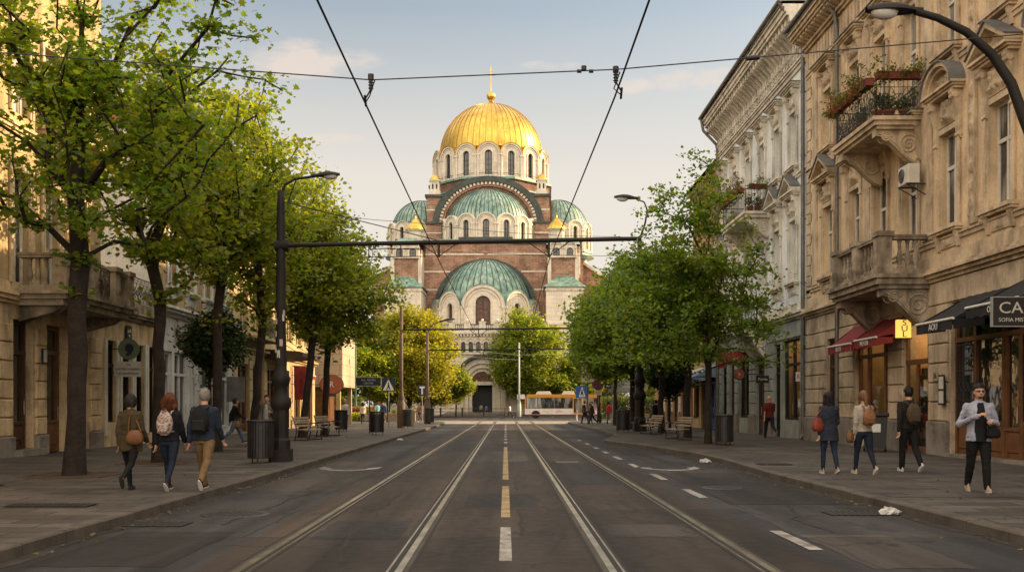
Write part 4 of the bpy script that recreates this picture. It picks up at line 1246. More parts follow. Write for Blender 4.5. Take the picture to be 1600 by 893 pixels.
for k, (z, c, m, l) in enumerate(((4.0, '0', 'terracotta', 'topmost'), (3.45, 'i', 'sign_navy', 'second from the top'), (2.75, 'A', 'sign_red', 'third from the top'), (2.35, '51', 'sign_red', 'fourth from the top'), (1.75, '2', 'sign_navy', 'lowest'))):
    ps = thing('wall_sign', 'small plate on the pale blue house pier beside its downpipe, ' + l, 'sign', (XR - .09, 41.05, z), R(-90), 'plates on the corner pier')
    mb = MB(); mb.box(-.13, .13, -.02, 0, -.14, .14); mb.build('panel', M['bluegrey'], ps); text(ps, c, (0, -.024, 0), .22, M[m])
ps = thing('hanging_sign', 'small black sign with white word on the grey-green pier under the carved bracket', 'sign', (11.95, 46.3, 2.75))
mb = MB(); mb.box(-.3, .3, -.03, .03, -.17, .17); mb.box(.3, .4, -.012, .012, .05, .08); mb.build('panel', M['black'], ps); text(ps, 'Forvie', (0, -.035, 0), .17, M['sign_white'])

# ================= orange building with the red tiled roof, right
R3 = Front('apartment_building', 'orange apartment building with a steep red tiled roof beyond the pale blue one', 'R', 57.35, 65.5)
u = R3.lx
Y3 = [59.0, 61.4, 63.9]
ops = [(u(y) - .5, u(y) + .5, z, z + 2.2) for y in Y3 for z in (5.8, 9.4, 12.6)]
mb = MB(); wall_openings(mb, R3.a, R3.b, 4.6, 15.2, ops, .3); mb.build('wall', M['orange'], R3.root)
gops = [(*R3.sp(58.0, 60.2), .12, 3.8), (*R3.sp(61, 62.6), .12, 3.8), (*R3.sp(63.3, 65), .7, 3.8)]
mb = MB(); wall_openings(mb, R3.a, R3.b, 0, 4.6, gops, .3); mb.build('ground_floor_wall', M['cream'], R3.root)
R3.mass(15.2, 'orange')
for y in Y3:
    for z in (5.8, 9.4, 12.6): window(R3.root, u(y), z, 1.0, 2.2, None, 'cream', sill=True)
storefront(R3.root, *R3.sp(58.0, 60.2), .13, 3.78, [(*R3.sp(58.05, 59.1), 'glass'), (*R3.sp(59.1, 60.15), 'door')], 'sign_blue', transom=2.9, panel=.7)
storefront(R3.root, *R3.sp(61, 62.6), .13, 3.78, [(*R3.sp(61.05, 62.55), 'door')], 'wood_dark', transom=2.9)
storefront(R3.root, *R3.sp(63.3, 65), .72, 3.78, [(*R3.sp(63.35, 64.95), 'glass')], 'wood', transom=2.9, panel=.1)
mb = MB(); cornice(mb, R3.a, R3.b, 4.5, [(.1, .12), (.2, .12)]); mb.build('string_course', M['cream'], R3.root); mb = MB(); cornice(mb, R3.a, R3.b, 14.9, [(.15, .2), (.35, .2), (.5, .12)]); mb.build('cornice', M['cream'], R3.root)
mb = MB(); mb.prism([(-.6, 15.3), (3.0, 19.4), (8.5, 15.3)], 'x', R3.a - .3, R3.b + .2)
rf = mb.build('roof', M['roof'], R3.root)
mb = MB(); mb.box(-1.5, -.8, 1.9, 2.6, 17.5, 20.0); mb.box(-1.58, -.72, 1.82, 2.68, 20.0, 20.15); mb.build('chimney', M['brick'], rf)
awning('pale blue shop awning over the blue shopfront of the orange house', R3, 57.9, 60.3, 3.9, 2.9, 1.5, 'bluecloth', None, 'awnings of the orange house')
awning('cream shop awning at the far end of the orange house', R3, 61.0, 64.8, 3.9, 3.0, 1.4, 'creamcloth', None, 'awnings of the orange house')
R4 = Front('shop_pavilion', 'low brown row of shops behind the trees at the far right', 'R', 66.5, 86, 'building', -.6)
u = R4.lx
gops = [(*R4.sp(y, y + 2.2), .3, 3.0) for y in (67.5, 71, 74.5, 78, 81.5)]
mb = MB(); wall_openings(mb, R4.a, R4.b, 0, 3.9, gops, .3); mb.build('wall', M['orange'], R4.root)
R4.mass(3.9, 'orange', 6)
for y in (67.5, 71, 74.5, 78, 81.5): storefront(R4.root, *R4.sp(y, y + 2.2), .32, 2.98, [(*R4.sp(y + .05, y + 1.1), 'glass'), (*R4.sp(y + 1.1, y + 2.15), 'glass')], 'wood_dark', panel=.3, transom=2.4)
piers(R4.root, [R4.sp(y, y + .7) for y in (69.9, 73.4, 76.9, 80.4)], .12, 3.4, 'blue_trim')
mb = MB(); cornice(mb, R4.a, R4.b, 3.6, [(.2, .15), (.4, .18)]); mb.box(R4.a, R4.b, -.1, 6, 3.93, 4.05); mb.build('roof', M['lead'], R4.root)

# ================= beige building, left
L1 = Front('apartment_building', 'beige apartment building with a weathered stone balcony above its rusticated ground floor', 'L', 3, 33.2)
u = L1.lx
Ya = [19.5, 22.2, 24.9, 27.7, 29.55, 31.5]
ops = [(u(y) - .48, u(y) + .48, 4.9 if y > 27 else 5.5, 8.0) for y in Ya] + [(u(y) - .48, u(y) + .48, 9.6, 12.0) for y in Ya]
mb = MB(); wall_openings(mb, L1.a, L1.b, 4.4, 16., ops, .3); mb.build('wall', M['left'], L1.root)
gops = [(*L1.sp(27.3, 28.45), .3, 3.9), (*L1.sp(29.3, 30.5), .12, 3.9), (*L1.sp(31.6, 32.25), .12, 3.6), (*L1.sp(23.2, 24.6), .9, 3.8), (*L1.sp(20, 21.4), .9, 3.8)]
mb = MB(); wall_openings(mb, L1.a, L1.b, 0, 4.4, gops, .3); mb.build('ground_floor_wall', M['left_stone'], L1.root)
L1.mass(16, 'left')
piers(L1.root, [L1.sp(21.5, 23.1), L1.sp(24.7, 27.2), L1.sp(28.55, 29.2), L1.sp(30.6, 31.5), L1.sp(32.3, 33.15)], .12, 3.75, 'left_stone', .55, .5)
mb = MB(); cornice(mb, L1.a, L1.b, 4.3, [(.08, .1), (.16, .12), (.22, .08), (.05, .3)]); cornice(mb, L1.a, L1.b, 9.1, [(.06, .1), (.12, .08)]); cornice(mb, L1.a, L1.b, 15.2, [(.2, .2), (.45, .25), (.6, .2)]); mb.build('string_course', M['left_stone'], L1.root)
mb = MB(); mb.prism([(-.6, 15.9), (5, 18.6), (12, 16), (12, 15.85), (-.6, 15.85)], 'x', L1.a, L1.b); mb.build('roof', M['lead'], L1.root)
for y in Ya:
    window(L1.root, u(y), 4.9 if y > 27 else 5.5, .96, 3.1 if y > 27 else 2.5, 'flat' if y < 27 else None, 'left_stone', sill=y < 27)
    window(L1.root, u(y), 9.6, .96, 2.4, None, 'left_stone', sill=False)
storefront(L1.root, *L1.sp(27.3, 28.45), .32, 3.88, [(*L1.sp(27.35, 28.4), 'door')], 'wood_dark', transom=3.0, y=.26)
storefront(L1.root, *L1.sp(29.3, 30.5), .13, 3.88, [(*L1.sp(29.35, 30.45), 'door')], 'wood', transom=3.1, y=.22, panel=1.1)
storefront(L1.root, *L1.sp(31.6, 32.25), .13, 3.58, [(*L1.sp(31.62, 32.23), 'door')], 'wood_dark', y=.24)
for y in (20, 23.2): storefront(L1.root, *L1.sp(y, y + 1.4), .92, 3.78, [(*L1.sp(y + .05, y + 1.35), 'glass')], 'wood_dark', transom=3.0, panel=.1)
mb = MB(); mb.box(*L1.sp(27.1, 28.6), -.35, .2, .12, .3); mb.build('doorstep', M['plinth'], L1.root)
bx0, bx1 = L1.sp(27.3, 32.3); bd = 1.45
mb = MB(); mb.box(bx0 + .1, bx1 - .1, -bd + .12, .02, 4.28, 4.45); mb.box(bx0, bx1, -bd, .02, 4.45, 4.58); mb.box(bx0 - .1, bx1 + .1, -bd - .1, .02, 4.58, 4.68); mb.build('balcony_slab', M['balc'], L1.root)
for x in (bx0 + .22, bx0 + 2.0, bx1 - 1.3, bx1 - .22): stone_post(L1.root, x, -bd + .2, 4.68, 1.08, 'balc', .2)
stone_rail(L1.root, (bx0 + .42, -bd + .2), (bx0 + 1.8, -bd + .2), 4.68, 1.04, 'balc')
stone_rail(L1.root, (bx1 - 1.1, -bd + .2), (bx1 - .42, -bd + .2), 4.68, 1.04, 'balc')
iron_rail(L1.root, (bx0 + 2.2, -bd + .2), (bx1 - 1.5, -bd + .2), 4.68, 1.0, .1)
for x in (bx0 + .22, bx1 - .22): stone_rail(L1.root, (x, -bd + .4), (x, -.1), 4.68, 1.04, 'balc', n=3)
for x in (bx0 + .5, bx1 - .5): mb = MB(); mb.prism([(0, 4.28), (-1.2, 4.28), (-1.0, 4.12), (0, 3.85)], 'x', x - .18, x + .18); mb.build('bracket', M['balc'], L1.root)
cx0, cx1 = L1.sp(28.8, 32.4)
mb = MB(); mb.box(cx0, cx1, -1.1, .02, 9.3, 9.5); mb.box(cx0 - .06, cx1 + .06, -1.16, .02, 9.5, 9.58); mb.build('balcony_slab', M['left_stone'], L1.root)
iron_rail(L1.root, (cx0 + .05, -1.05), (cx1 - .05, -1.05), 9.58, 1.05); [iron_rail(L1.root, (x, -1.05), (x, 0), 9.58, 1.05) for x in (cx0 + .05, cx1 - .05)]
flower_box('flower trough on the beige building upper balcony, half hidden by the maple', L1.w(30.2, 1.15, 10.5), 2.2, L1.rz, 'flower', 8)
flower_box('leafy trough on the beige building upper balcony end rail', L1.w(28.75, .55, 10.6), .9, 0, 'leaf', 9)
for x in (cx0 + .3, cx1 - .3): scroll_bracket(L1.root, x, 9.3, 1.0, .8, 'left_stone', .26)
pl = thing('wall_sign', 'small pale plate beside the brown door of the beige building', 'sign', (XL + .1, 28.88, 2.95), R(90))
mb = MB(); mb.box(-.13, .13, -.05, 0, -.22, .22); mb.build('panel', M['black'], pl); mb = MB(); mb.box(-.1, .1, -.06, -.051, -.18, .18); mb.build('sheet', M['sign_grey'], pl)
pl = thing('mailbox', 'small dark red mailbox on the beige stone pier beside the near maple', 'mailbox', (XL + .08, 31.05, 1.7), R(90))
mb = MB(); mb.cbox(-.14, .14, -.12, 0, -.2, .2, .02); mb.build('box', M['sign_red'], pl); mb = MB(); mb.box(-.09, .09, -.128, -.121, .08, .1); mb.build('slot', M['black'], pl)

# ================= low shop with the terrace, left
L2 = Front('shop_building', 'low stone shop with a railed terrace on its roof, left of the street', 'L', 33.25, 38.75)
u = L2.lx
sp_ = [(33.7, 34.5, .95), (35.0, 35.95, .5), (36.3, 37.2, .5), (37.6, 38.4, .5)]
mb = MB(); wall_openings(mb, L2.a, L2.b, 0, 4.85, [(*L2.sp(a, b), z, 3.75) for a, b, z in sp_], .3); mb.build('wall', M['left_stone'], L2.root)
mb = MB()
for a, b, z in sp_:
    for y in (a - .1, b + .1): mb.box(u(y) - .09, u(y) + .09, -.05, .02, .5, 3.8)
mb.build('pilaster', M['frame'], L2.root)
for a, b, z in sp_: storefront(L2.root, *L2.sp(a, b), z, 3.73, [(*L2.sp(a + .02, b - .02), 'glass')], 'pole', transom=2.9, panel=.06)
L2.mass(4.85, 'left_stone', 11)
mb = MB(); cornice(mb, L2.a, L2.b, 4.55, [(.1, .12), (.22, .1), (.28, .08)]); mb.box(L2.a, L2.b, -.05, .25, 4.86, 5.25); mb.build('parapet', M['balc'], L2.root)
mb = MB(); mb.box(L2.a, L2.b, .26, 11, 4.86, 4.9); mb.build('terrace', M['plinth'], L2.root)
iron_rail(L2.root, (L2.a + .1, .05), (L2.b - .1, .05), 5.25, .95, .12)
mb = MB(); mb.box(L2.a, L2.b, 3.6, 11, 4.9, 11.5); mb.build('upper_storey', M['white'], L2.root)
for y in (34.6, 36.9): window(L2.root, u(y), 6.2, 1.1, 2.4, None, 'white', surround=False, sill=False, y=3.56)
sg = thing('hanging_sign', 'round green shop sign with a dark blue comma on the low shop wall', 'sign', (-12.9, 34.1, 3.45))
mb = MB(); mb.prism([(.36 * math.cos(2 * PI * i / 28), .36 * math.sin(2 * PI * i / 28)) for i in range(28)], 'y', -.04, .04); mb.build('panel', M['sign_green'], sg)
mb = MB(); mb.prism([(.15 * math.cos(a_) + .03, .15 * math.sin(a_) + .03) for a_ in [PI * 2 * i / 20 - .7 for i in range(17)]] + [(-.1, -.2), (-.02, -.24), (.1, -.16)], 'y', -.05, -.041); mb.build('emblem', M['sign_navy'], sg)
mb = MB(); mb.tube([(-.34, 0, 0), (-.6, 0, 0)], .02, 6); mb.build('bracket', M['iron'], sg)
sg = thing('hanging_sign', 'white rectangular sign with two rows of dark lettering below the round green sign', 'sign', (-12.9, 34.0, 2.76))
mb = MB(); mb.box(-.46, .46, -.03, .03, -.26, .26); mb.build('panel', M['sign_grey'], sg)
mb = MB(); mb.box(-.6, -.46, -.015, .015, .1, .14); mb.box(-.6, -.46, -.015, .015, -.14, -.1); mb.build('bracket', M['iron'], sg)
text(sg, 'UAPTEEC KAHNO', (0, -.035, .0), .105, M['black']); text(sg, 'V BE AMAPNACNI', (0, -.035, -.15), .095, M['black']); text(sg, 'AGI', (.05, -.035, .15), .08, M['black'])
sg = thing('wall_sign', 'small dark sign with white letters high on the low stone shop', 'sign', L2.w(35.5, .06, 4.12), R(90))
mb = MB(); mb.box(-.24, .24, -.03, 0, -.24, .24); mb.build('panel', M['black'], sg); text(sg, 'pick', (0, -.035, .06), .2, M['sign_white']); text(sg, 'up', (0, -.035, -.1), .16, M['sign_white'])

# ================= white shop house, left
L3 = Front('apartment_building', 'pale grey-white shop house with script lettering above white shopfronts', 'L', 38.8, 49.2)
u = L3.lx
sp_ = [(39.2, 40.3), (40.6, 42.4), (42.8, 43.7), (44.6, 46.2), (46.6, 48.6)]
mb = MB(); wall_openings(mb, L3.a, L3.b, 0, 5.4, [(*L3.sp(a, b), .2, 3.7) for a, b in sp_], .3); mb.build('ground_floor_wall', M['white'], L3.root)
Yb = [40.3, 42.6, 45.0, 47.4]
mb = MB(); wall_openings(mb, L3.a, L3.b, 5.4, 12.6, [(u(y) - .5, u(y) + .5, z, z + 2.1) for y in Yb for z in (6.3, 9.5)], .3); mb.build('wall', M['left'], L3.root)
for y in Yb:
    for z in (6.3, 9.5): window(L3.root, u(y), z, 1.0, 2.1, None, 'white')
for a, b in sp_: storefront(L3.root, *L3.sp(a, b), .22, 3.68, [(*L3.sp(a + .02, (a + b) / 2), 'glass'), (*L3.sp((a + b) / 2, b - .02), 'door')], 'white', transom=2.8, panel=.4)
L3.mass(12.6, 'white')
mb = MB(); cornice(mb, L3.a, L3.b, 5.1, [(.12, .14), (.3, .12), (.42, .1)]); mb.build('string_course', M['white'], L3.root); mb = MB(); cornice(mb, L3.a, L3.b, 12.2, [(.2, .2), (.4, .2)]); mb.build('cornice', M['white'], L3.root)
mb = MB(); mb.box(L3.a, L3.b, -.3, 12, 12.62, 12.8); mb.build('roof', M['lead'], L3.root)
mb = MB(); x = u(44.2); mb.tube([(x, -.14, .2), (x, -.14, 4.4), (x, -.5, 5.0), (x, -.5, 5.4)], .1, 8); mb.build('downpipe', M['zinc'], L3.root)
sg = thing('wall_sign', 'cream script lettering on the pale grey-white shop house', 'sign', L3.w(41.6, .05, 4.45), R(90))
text(sg, 'Caneo', (0, -.03, 0), .85, M['paint_y'], ext=.03, sx=.9)
pl = thing('wall_sign', 'tall dark sign board standing out from the white shopfronts', 'sign', (-12.9, 47.6, 2.3))
mb = MB(); mb.box(-.42, .42, -.05, .05, -.6, .6); mb.box(-.6, -.42, -.02, .02, .3, .36); mb.build('panel', M['lead'], pl)

# ================= cream building in the sun, left
L4 = Front('apartment_building', 'cream building in low sunlight with a canopy and red hanging sign, left', 'L', 49.3, 70.5)
u = L4.lx
Yc = [51.3, 54, 56.7, 59.4, 62.1, 64.8, 67.5]
mb = MB(); wall_openings(mb, L4.a, L4.b, 4.6, 13.6, [(u(y) - .5, u(y) + .5, z, z + 2.3) for y in Yc for z in (5.5, 9.2)], .3); mb.build('wall', M['cream'], L4.root)
sp_ = [(50.2, 52.2), (53, 55.4), (56.4, 58.6), (60, 62.2), (63.6, 65.4), (66.6, 69.6)]
mb = MB(); wall_openings(mb, L4.a, L4.b, 0, 4.6, [(*L4.sp(a, b), .15, 3.7) for a, b in sp_], .3); mb.build('ground_floor_wall', M['cream'], L4.root)
for y in Yc:
    for z in (5.5, 9.2): window(L4.root, u(y), z, 1.0, 2.3, None, 'cream', surround=True, sill=z > 6)
for a, b in sp_: storefront(L4.root, *L4.sp(a, b), .16, 3.68, [(*L4.sp(a + .02, (a + b) / 2), 'glass'), (*L4.sp((a + b) / 2, b - .02), 'door')], 'wood', transom=2.9, panel=.5)
piers(L4.root, [L4.sp(y, y + .7) for y in (52.25, 55.5, 58.9, 62.5, 65.6)], .12, 4.0, 'cream', .5)
L4.mass(13.6, 'cream')
mb = MB(); cornice(mb, L4.a, L4.b, 4.3, [(.12, .12), (.28, .12)]); mb.build('string_course', M['cream'], L4.root); mb = MB(); cornice(mb, L4.a, L4.b, 12.9, [(.2, .2), (.45, .25), (.6, .15)]); mb.build('cornice', M['cream'], L4.root)
mb = MB(); mb.prism([(-.6, 13.62), (5, 16.5), (12, 14), (12, 13.6), (-.6, 13.6)], 'x', L4.a, L4.b); mb.build('roof', M['roof'], L4.root)
mb = MB(); mb.box(*L4.sp(50.4, 55.6), -1.1, .02, 4.95, 5.1); mb.build('balcony_slab', M['cream'], L4.root)
a_, b_ = L4.sp(50.4, 55.6); iron_rail(L4.root, (a_ + .05, -1.05), (b_ - .05, -1.05), 5.1, 1.0)
cn = thing('entrance_canopy', 'brown flat canopy jutting over the doors of the cream building', 'canopy', L4.w(58.5, 0, 4.2), R(90))
mb = MB(); mb.prism([(-2.1, .1), (-2.1, .3), (-1.9, .38), (0, .5), (0, 0)], 'x', -2.6, 2.6); mb.build('slab', M['rustpole'], cn)
for sx in (-2.3, 2.3): mb = MB(); mb.tube([(sx, -1.8, .3), (sx, 0, 1.4)], .02, 6); mb.build('tie_rod', M['iron'], cn)
sg = thing('hanging_banner', 'red cloth banner sign on the sunlit cream building', 'banner', (-12.9, 62.9, 2.75))
mb = MB(); mb.grid(lambda u_, v: (-.45 + .9 * u_, .05 * math.sin(u_ * 7), -.85 + 2.1 * v), 10, 4); mb.build('cloth', M['redcloth'], sg, fix=False)
mb = MB(); mb.tube([(-.6, 0, 1.28), (.5, 0, 1.28)], .025, 6); mb.build('bracket', M['iron'], sg)
for k in range(4): text(sg, 'HBHN'[k], (0, -.09, .75 - .36 * k), .3, M['black'])
awning('red shop awning beside the red banner on the sunlit cream building', L4, 63.4, 65.5, 4.1, 3.2, 1.0, 'redcloth', None, 'awning of the cream building')
oval_sign('hanging_sign', 'large brown-red round sign standing out from the cream building end', (-11.7, 67.0, 2.95), .78, .62, 'terracotta', 'R', .55, 24, -1.2)
L5 = Front('office_block', 'tile-clad overhanging block closing the left row of houses', 'L', 72.0, 78.0, 'building', 1.7)
mb = MB(); mb.box(L5.a, L5.b, 0, 9, 2.9, 11.5); mb.build('wall', M['tilepanel'], L5.root)
mb = MB(); mb.box(L5.a + .4, L5.b - .4, 1.5, 8.8, 0, 2.9); mb.build('ground_floor_wall', M['wood'], L5.root)
for x in (L5.a + .4, L5.b - .4): mb = MB(); mb.box(x - .15, x + .15, .2, .5, .1, 2.9); mb.build('column', M['cream'], L5.root)
mb = MB(); mb.box(L5.a - .1, L5.b + .1, -.1, 9, 11.5, 11.7); mb.build('roof', M['lead'], L5.root)
# ------------------------------------------------------------------ cathedral
CX, CY = -2.55, 174.0
cath = thing('cathedral', 'domed brick and limestone cathedral with a golden main dome and green copper half domes', 'cathedral', (CX, CY, 0), R(-1.6))


def cz(py, Y): return CH + (HY - py) * Y / F


def facet(mb, T, w, z0, zs, ww, wz0, wzs, t=.5, pilaster=.14, m=0):
    """one bay of an arcaded drum: round-topped wall with an arched window opening"""
    mb.M = T
    n = 12
    def out(i, rr, zz, zb):
        if i == 0: return (-rr, zb)
        if i == n + 2: return (rr, zb)
        a = PI - PI * (i - 1) / n
        return (rr * math.cos(a), zz + rr * math.sin(a))
    O = [out(i, w / 2, zs, z0) for i in range(n + 3)]
    I = [out(i, ww / 2, wzs, wz0) for i in range(n + 3)]
    k = n + 3
    vs = [(p[0], 0, p[1]) for p in O] + [(p[0], 0, p[1]) for p in I] + [(p[0], t, p[1]) for p in I] + [(p[0], t, p[1]) for p in O]
    fs = []
    for i in range(k - 1):
        fs += [(i, i + 1, k + i + 1, k + i), (k + i, k + i + 1, 2 * k + i + 1, 2 * k + i), (i, i + 1, 3 * k + i + 1, 3 * k + i)]
    fs += [(0, k, 2 * k - 1, k - 1), (k, 2 * k, 3 * k - 1, 2 * k - 1)]
    mb.add(vs, fs, m)
    r = w / 2
    mb.archband(0, zs, r * .86, r * 1.0, -.22, .1, 0, PI, 14, 1)
    mb.archband(0, zs, r * .72, r * .80, -.10, .05, 0, PI, 14, 1)
    mb.archband(0, wzs, ww / 2 + .02, ww / 2 + .3, -.12, .1, 0, PI, 10, 1)
    for sx in (-1, 1):
        a, b = sorted((sx * (ww / 2 + .02), sx * (ww / 2 + .26)))
        mb.box(a, b, -.1, .1, wz0, wzs, 1)
        x = sx * (w / 2 - pilaster)
        mb.tube([(x, -.1, z0), (x, -.1, zs - .1)], pilaster * 1.1, 8, 1)
        mb.box(x - pilaster * 1.5, x + pilaster * 1.5, -.34, .05, zs - .25, zs + .02, 1)
    mb.box(-w / 2, w / 2, -.16, .05, z0, z0 + .28, 1)
    mb.M = None


WM = {}
def arched_window(parent, T, ww, h, hs, style='darkglass'):
    """window > pane; hs = height of the straight part"""
    k = (round(ww, 2), round(h, 2), style)
    if k not in WM:
        mb = MB(); n = 10
        pts = [(-ww / 2, 0)] + [(ww / 2 * math.cos(PI - PI * i / n), hs + ww / 2 * math.sin(PI - PI * i / n)) for i in range(n + 1)] + [(ww / 2, 0)]
        mb.prism(pts, 'y', .0, .03)
        g = MB(); b = .05
        g.box(-b, b, -.06, .0, 0, hs + ww / 2 - .05)
        z = hs * .25
        while z < hs: g.box(-ww / 2 + .02, ww / 2 - .02, -.05, 0, z - b * .7, z + b * .7); z += max(.5, hs * .25)
        g.archband(0, hs, ww / 2 - .12, ww / 2 - .005, -.08, 0, 0, PI, 10)
        for sx in (-1, 1): a, c = sorted((sx * ww / 2, sx * (ww / 2 - .12))); g.box(a, c, -.08, 0, 0, hs)
        WM[k] = (g.mesh('window', M['copperdark']), mb.mesh('pane', M[style]))
    o = put('window', WM[k][0], parent); o.matrix_local = T
    put('pane', WM[k][1], o)
    return o


def drum(name, c, Rr, n, z0, ztop, wwf=.34, a_from=-180, a_to=180, base=.25, style='darkglass', rot=0):
    w = 2 * Rr * math.tan(PI / n); zs = ztop - w / 2
    mb = MB(); Ts = []
    for i in range(n):
        a = 360 * i / n + rot
        a = (a + 180) % 360 - 180
        if not (a_from - 1 <= a <= a_to + 1): continue
        T = Matrix.Translation((c[0], c[1], 0)) @ Matrix.Rotation(R(a), 4, 'Z') @ Matrix.Translation((0, -Rr, 0))
        ww = w * wwf; wz0 = z0 + (zs - z0) * base; wzs = zs + w * .02
        facet(mb, T, w, z0, zs, ww, wz0, wzs, .5, w * .05)
        Ts.append((T @ Matrix.Translation((0, .34, wz0)), ww, wzs - wz0))
    o = mb.build(name, [M['lime'], M['lime_trim']], cath)
    for T, ww, hs in Ts: arched_window(o, T, ww, hs + ww / 2, hs, style)
    return o


def dome(name, c, rx, ry, rz, z0, mname, ribm, nr=48, a0=0, a1=360, rib=.07, lo=0., n=64):
    mb = MB(); prof = [(math.cos(t), math.sin(t) * rz) for t in [PI / 2 * i / 18 for i in range(18)]] + [(.012, rz)]
    mb.lathe([(p[0], p[1]) for p in prof], n, (c[0], c[1], z0), R(a0), R(a1), 0, True, rx, ry)
    o = mb.build(name, M[mname], cath)
    mb = MB()
    for i in range(nr):
        a = R(a0 + (a1 - a0) * (i + .5) / nr)
        path = [(c[0] + rx * math.cos(t) * math.cos(a) * 1.003, c[1] + ry * math.cos(t) * math.sin(a) * 1.003, z0 + rz * math.sin(t) * 1.003) for t in [PI / 2 * k / 14 * .985 for k in range(15)]]
        mb.tube(path, rib, 5)
    mb.build('seam', M[ribm], o, fix=False)
    return o


def cbx(name, m, boxes, parent=None):
    mb = MB()
    for b in boxes: mb.box(*b)
    return mb.build(name, M[m], parent or cath)


# main drum, golden dome and cross
zt0, zt1 = 39.2, 45.0
drum('main_drum', (0, 0), 9.75, 16, zt0, zt1, .30, base=.12)
gd = dome('golden_dome', (0, 0), 8.95, 8.95, 9.3, 44.7, 'gold', 'golddark', 52, rib=.05)
mb = MB()
for i in range(16):        # gilded eyebrow hoods over the drum arches
    T = Matrix.Rotation(2 * PI * i / 16, 4, 'Z') @ Matrix.Translation((0, -9.75, 0)); mb.M = T
    w = 2 * 9.75 * math.tan(PI / 16)
    mb.archband(0, zt1 - w / 2, w / 2 + .01, w / 2 + .14, -.3, 1.3, 0, PI, 14, 0)
    mb.M = None
mb.lathe([(9.7, 0), (8.6, 1.2)], 48, (0, 0, 43.6)); mb.build('dome_hoods', M['golddark'], cath)
mb = MB(); mb.lathe([(1.5, 53.75), (1.1, 54.15), (.55, 54.5), (.4, 54.9)], 16); mb.build('lantern', M['gold'], cath)
mb = MB(); mb.ball((0, 0, 55.55), .78, 18); mb.build('ball', M['gold'], cath)
mb = MB(); mb.box(-.09, .09, -.09, .09, 56.3, 60.7); mb.box(-.75, .75, -.08, .08, 59.2, 59.38); mb.box(-.4, .4, -.08, .08, 59.85, 60.0); mb.build('cross', M['gold'], cath)
# octagonal brick base under the drum with copper ledges
def octa(mb, r, z0, z1, m=0, rot=22.5, n=8):
    pts = [(r / math.cos(PI / n) * math.cos(R(rot) + 2 * PI * i / n), r / math.cos(PI / n) * math.sin(R(rot) + 2 * PI * i / n)) for i in range(n)]
    mb.prism(pts, 'z', z0, z1, m)
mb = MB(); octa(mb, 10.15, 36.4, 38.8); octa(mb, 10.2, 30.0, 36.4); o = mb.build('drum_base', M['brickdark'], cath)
mb = MB(); octa(mb, 10.5, 38.8, 39.15); octa(mb, 10.45, 37.1, 37.35); mb.build('ledge', M['copper'], cath)
mb = MB()
for i in range(17):
    a, b = 2 * PI * i / 16, 2 * PI * (i + 1) / 16
    mb.tube([(10.3 * math.cos(a), 10.3 * math.sin(a), 39.9), (10.3 * math.cos(b), 10.3 * math.sin(b), 39.9)], .04, 4)
    mb.tube([(10.3 * math.cos(a), 10.3 * math.sin(a), 39.1), (10.3 * math.cos(a), 10.3 * math.sin(a), 39.9)], .03, 4)
mb.build('railing', M['copperdark'], cath, fix=False)
# upper great arch with corner piers
Yu = -10.9
uz = 31.4; ur = 7.9
mb = MB(); n = 24
pts = [(-8.9, 25.5), (-8.9, uz)] + [((ur + 1.0) * math.cos(PI - PI * i / n), uz - .2 + (ur - 1.1) * math.sin(PI - PI * i / n)) for i in range(n + 1)] + [(8.9, uz), (8.9, 25.5)]
mb.prism(pts, 'y', Yu, Yu + 8)
mb.build('arch_wall', M['brick'], cath)
mb = MB()
mb.archband(0, uz - .2, ur + .15, ur + 1.15, Yu - .9, Yu + 6, 0, PI, 30, 0, .86)
mb.build('arch_roof', M['copperdark'], cath)
mb = MB()
mb.archband(0, uz - .2, ur - .75, ur + .1, Yu - .5, Yu + .1, 0, PI, 30, 0, .86)
for i in range(38):
    a = PI * (i + .5) / 38
    T = Matrix.Translation(((ur - .15) * math.cos(a), Yu - .62, uz - .2 + (ur - .15) * .86 * math.sin(a))) @ Matrix.Rotation(-(a - PI / 2), 4, 'Y')
    mb.M = T; mb.box(-.17, .17, -.14, .14, -.22, .22, 1); mb.M = None
mb.build('arch_moulding', [M['brick'], M['lime_trim']], cath)
for sx in (-1, 1):
    a, b = sorted((sx * 7.6, sx * 10.0))
    cbx('pier', 'brick', [(a, b, Yu - .8, 2, 25.5, 31.2), (a + .0, b - .0, Yu - .6, 1, 31.5, 35.6)])
    cbx('pier_ledge', 'copperdark', [(a - .25, b + .25, Yu - 1.05, 2.1, 31.2, 31.5), (a - .3, b + .3, Yu - 1., 1.2, 35.6, 36.0), (a - .2, b + .2, Yu - 1., 2.0, 28.0, 28.2)])
    # white lantern with a small gold cap
    cxl = sx * 8.75
    ln = MB(); ln.box(cxl - .95, cxl + .95, Yu - .55, Yu + 1.35, 36.0, 36.7)
    ln.box(cxl - .75, cxl + .75, Yu - .35, Yu + 1.15, 36.7, 38.3); ln.box(cxl - .9, cxl + .9, Yu - .5, Yu + 1.3, 38.3, 38.5)
    ll = ln.build('corner_lantern', M['lime_trim'], cath)
    g = MB(); g.lathe([(.95, 0), (.85, .35), (.5, .75), (.12, .95), (.05, 1.3), (0, 1.5)], 14, (cxl, Yu + .4, 38.5)); g.build('cap', M['gold'], ll)
    g = MB()
    for q in (-.32, .32): g.prism([(cxl + q - .13, 37.0), (cxl + q + .13, 37.0), (cxl + q + .13, 37.7), (cxl + q, 37.88), (cxl + q - .13, 37.7)], 'y', Yu - .36, Yu - .352)
    g.build('opening', M['black'], ll)
    cbx('buttress', 'brickdark', [(*sorted((sx * 9.3, sx * 10.6)), -4, 6, 25, 36.3)])
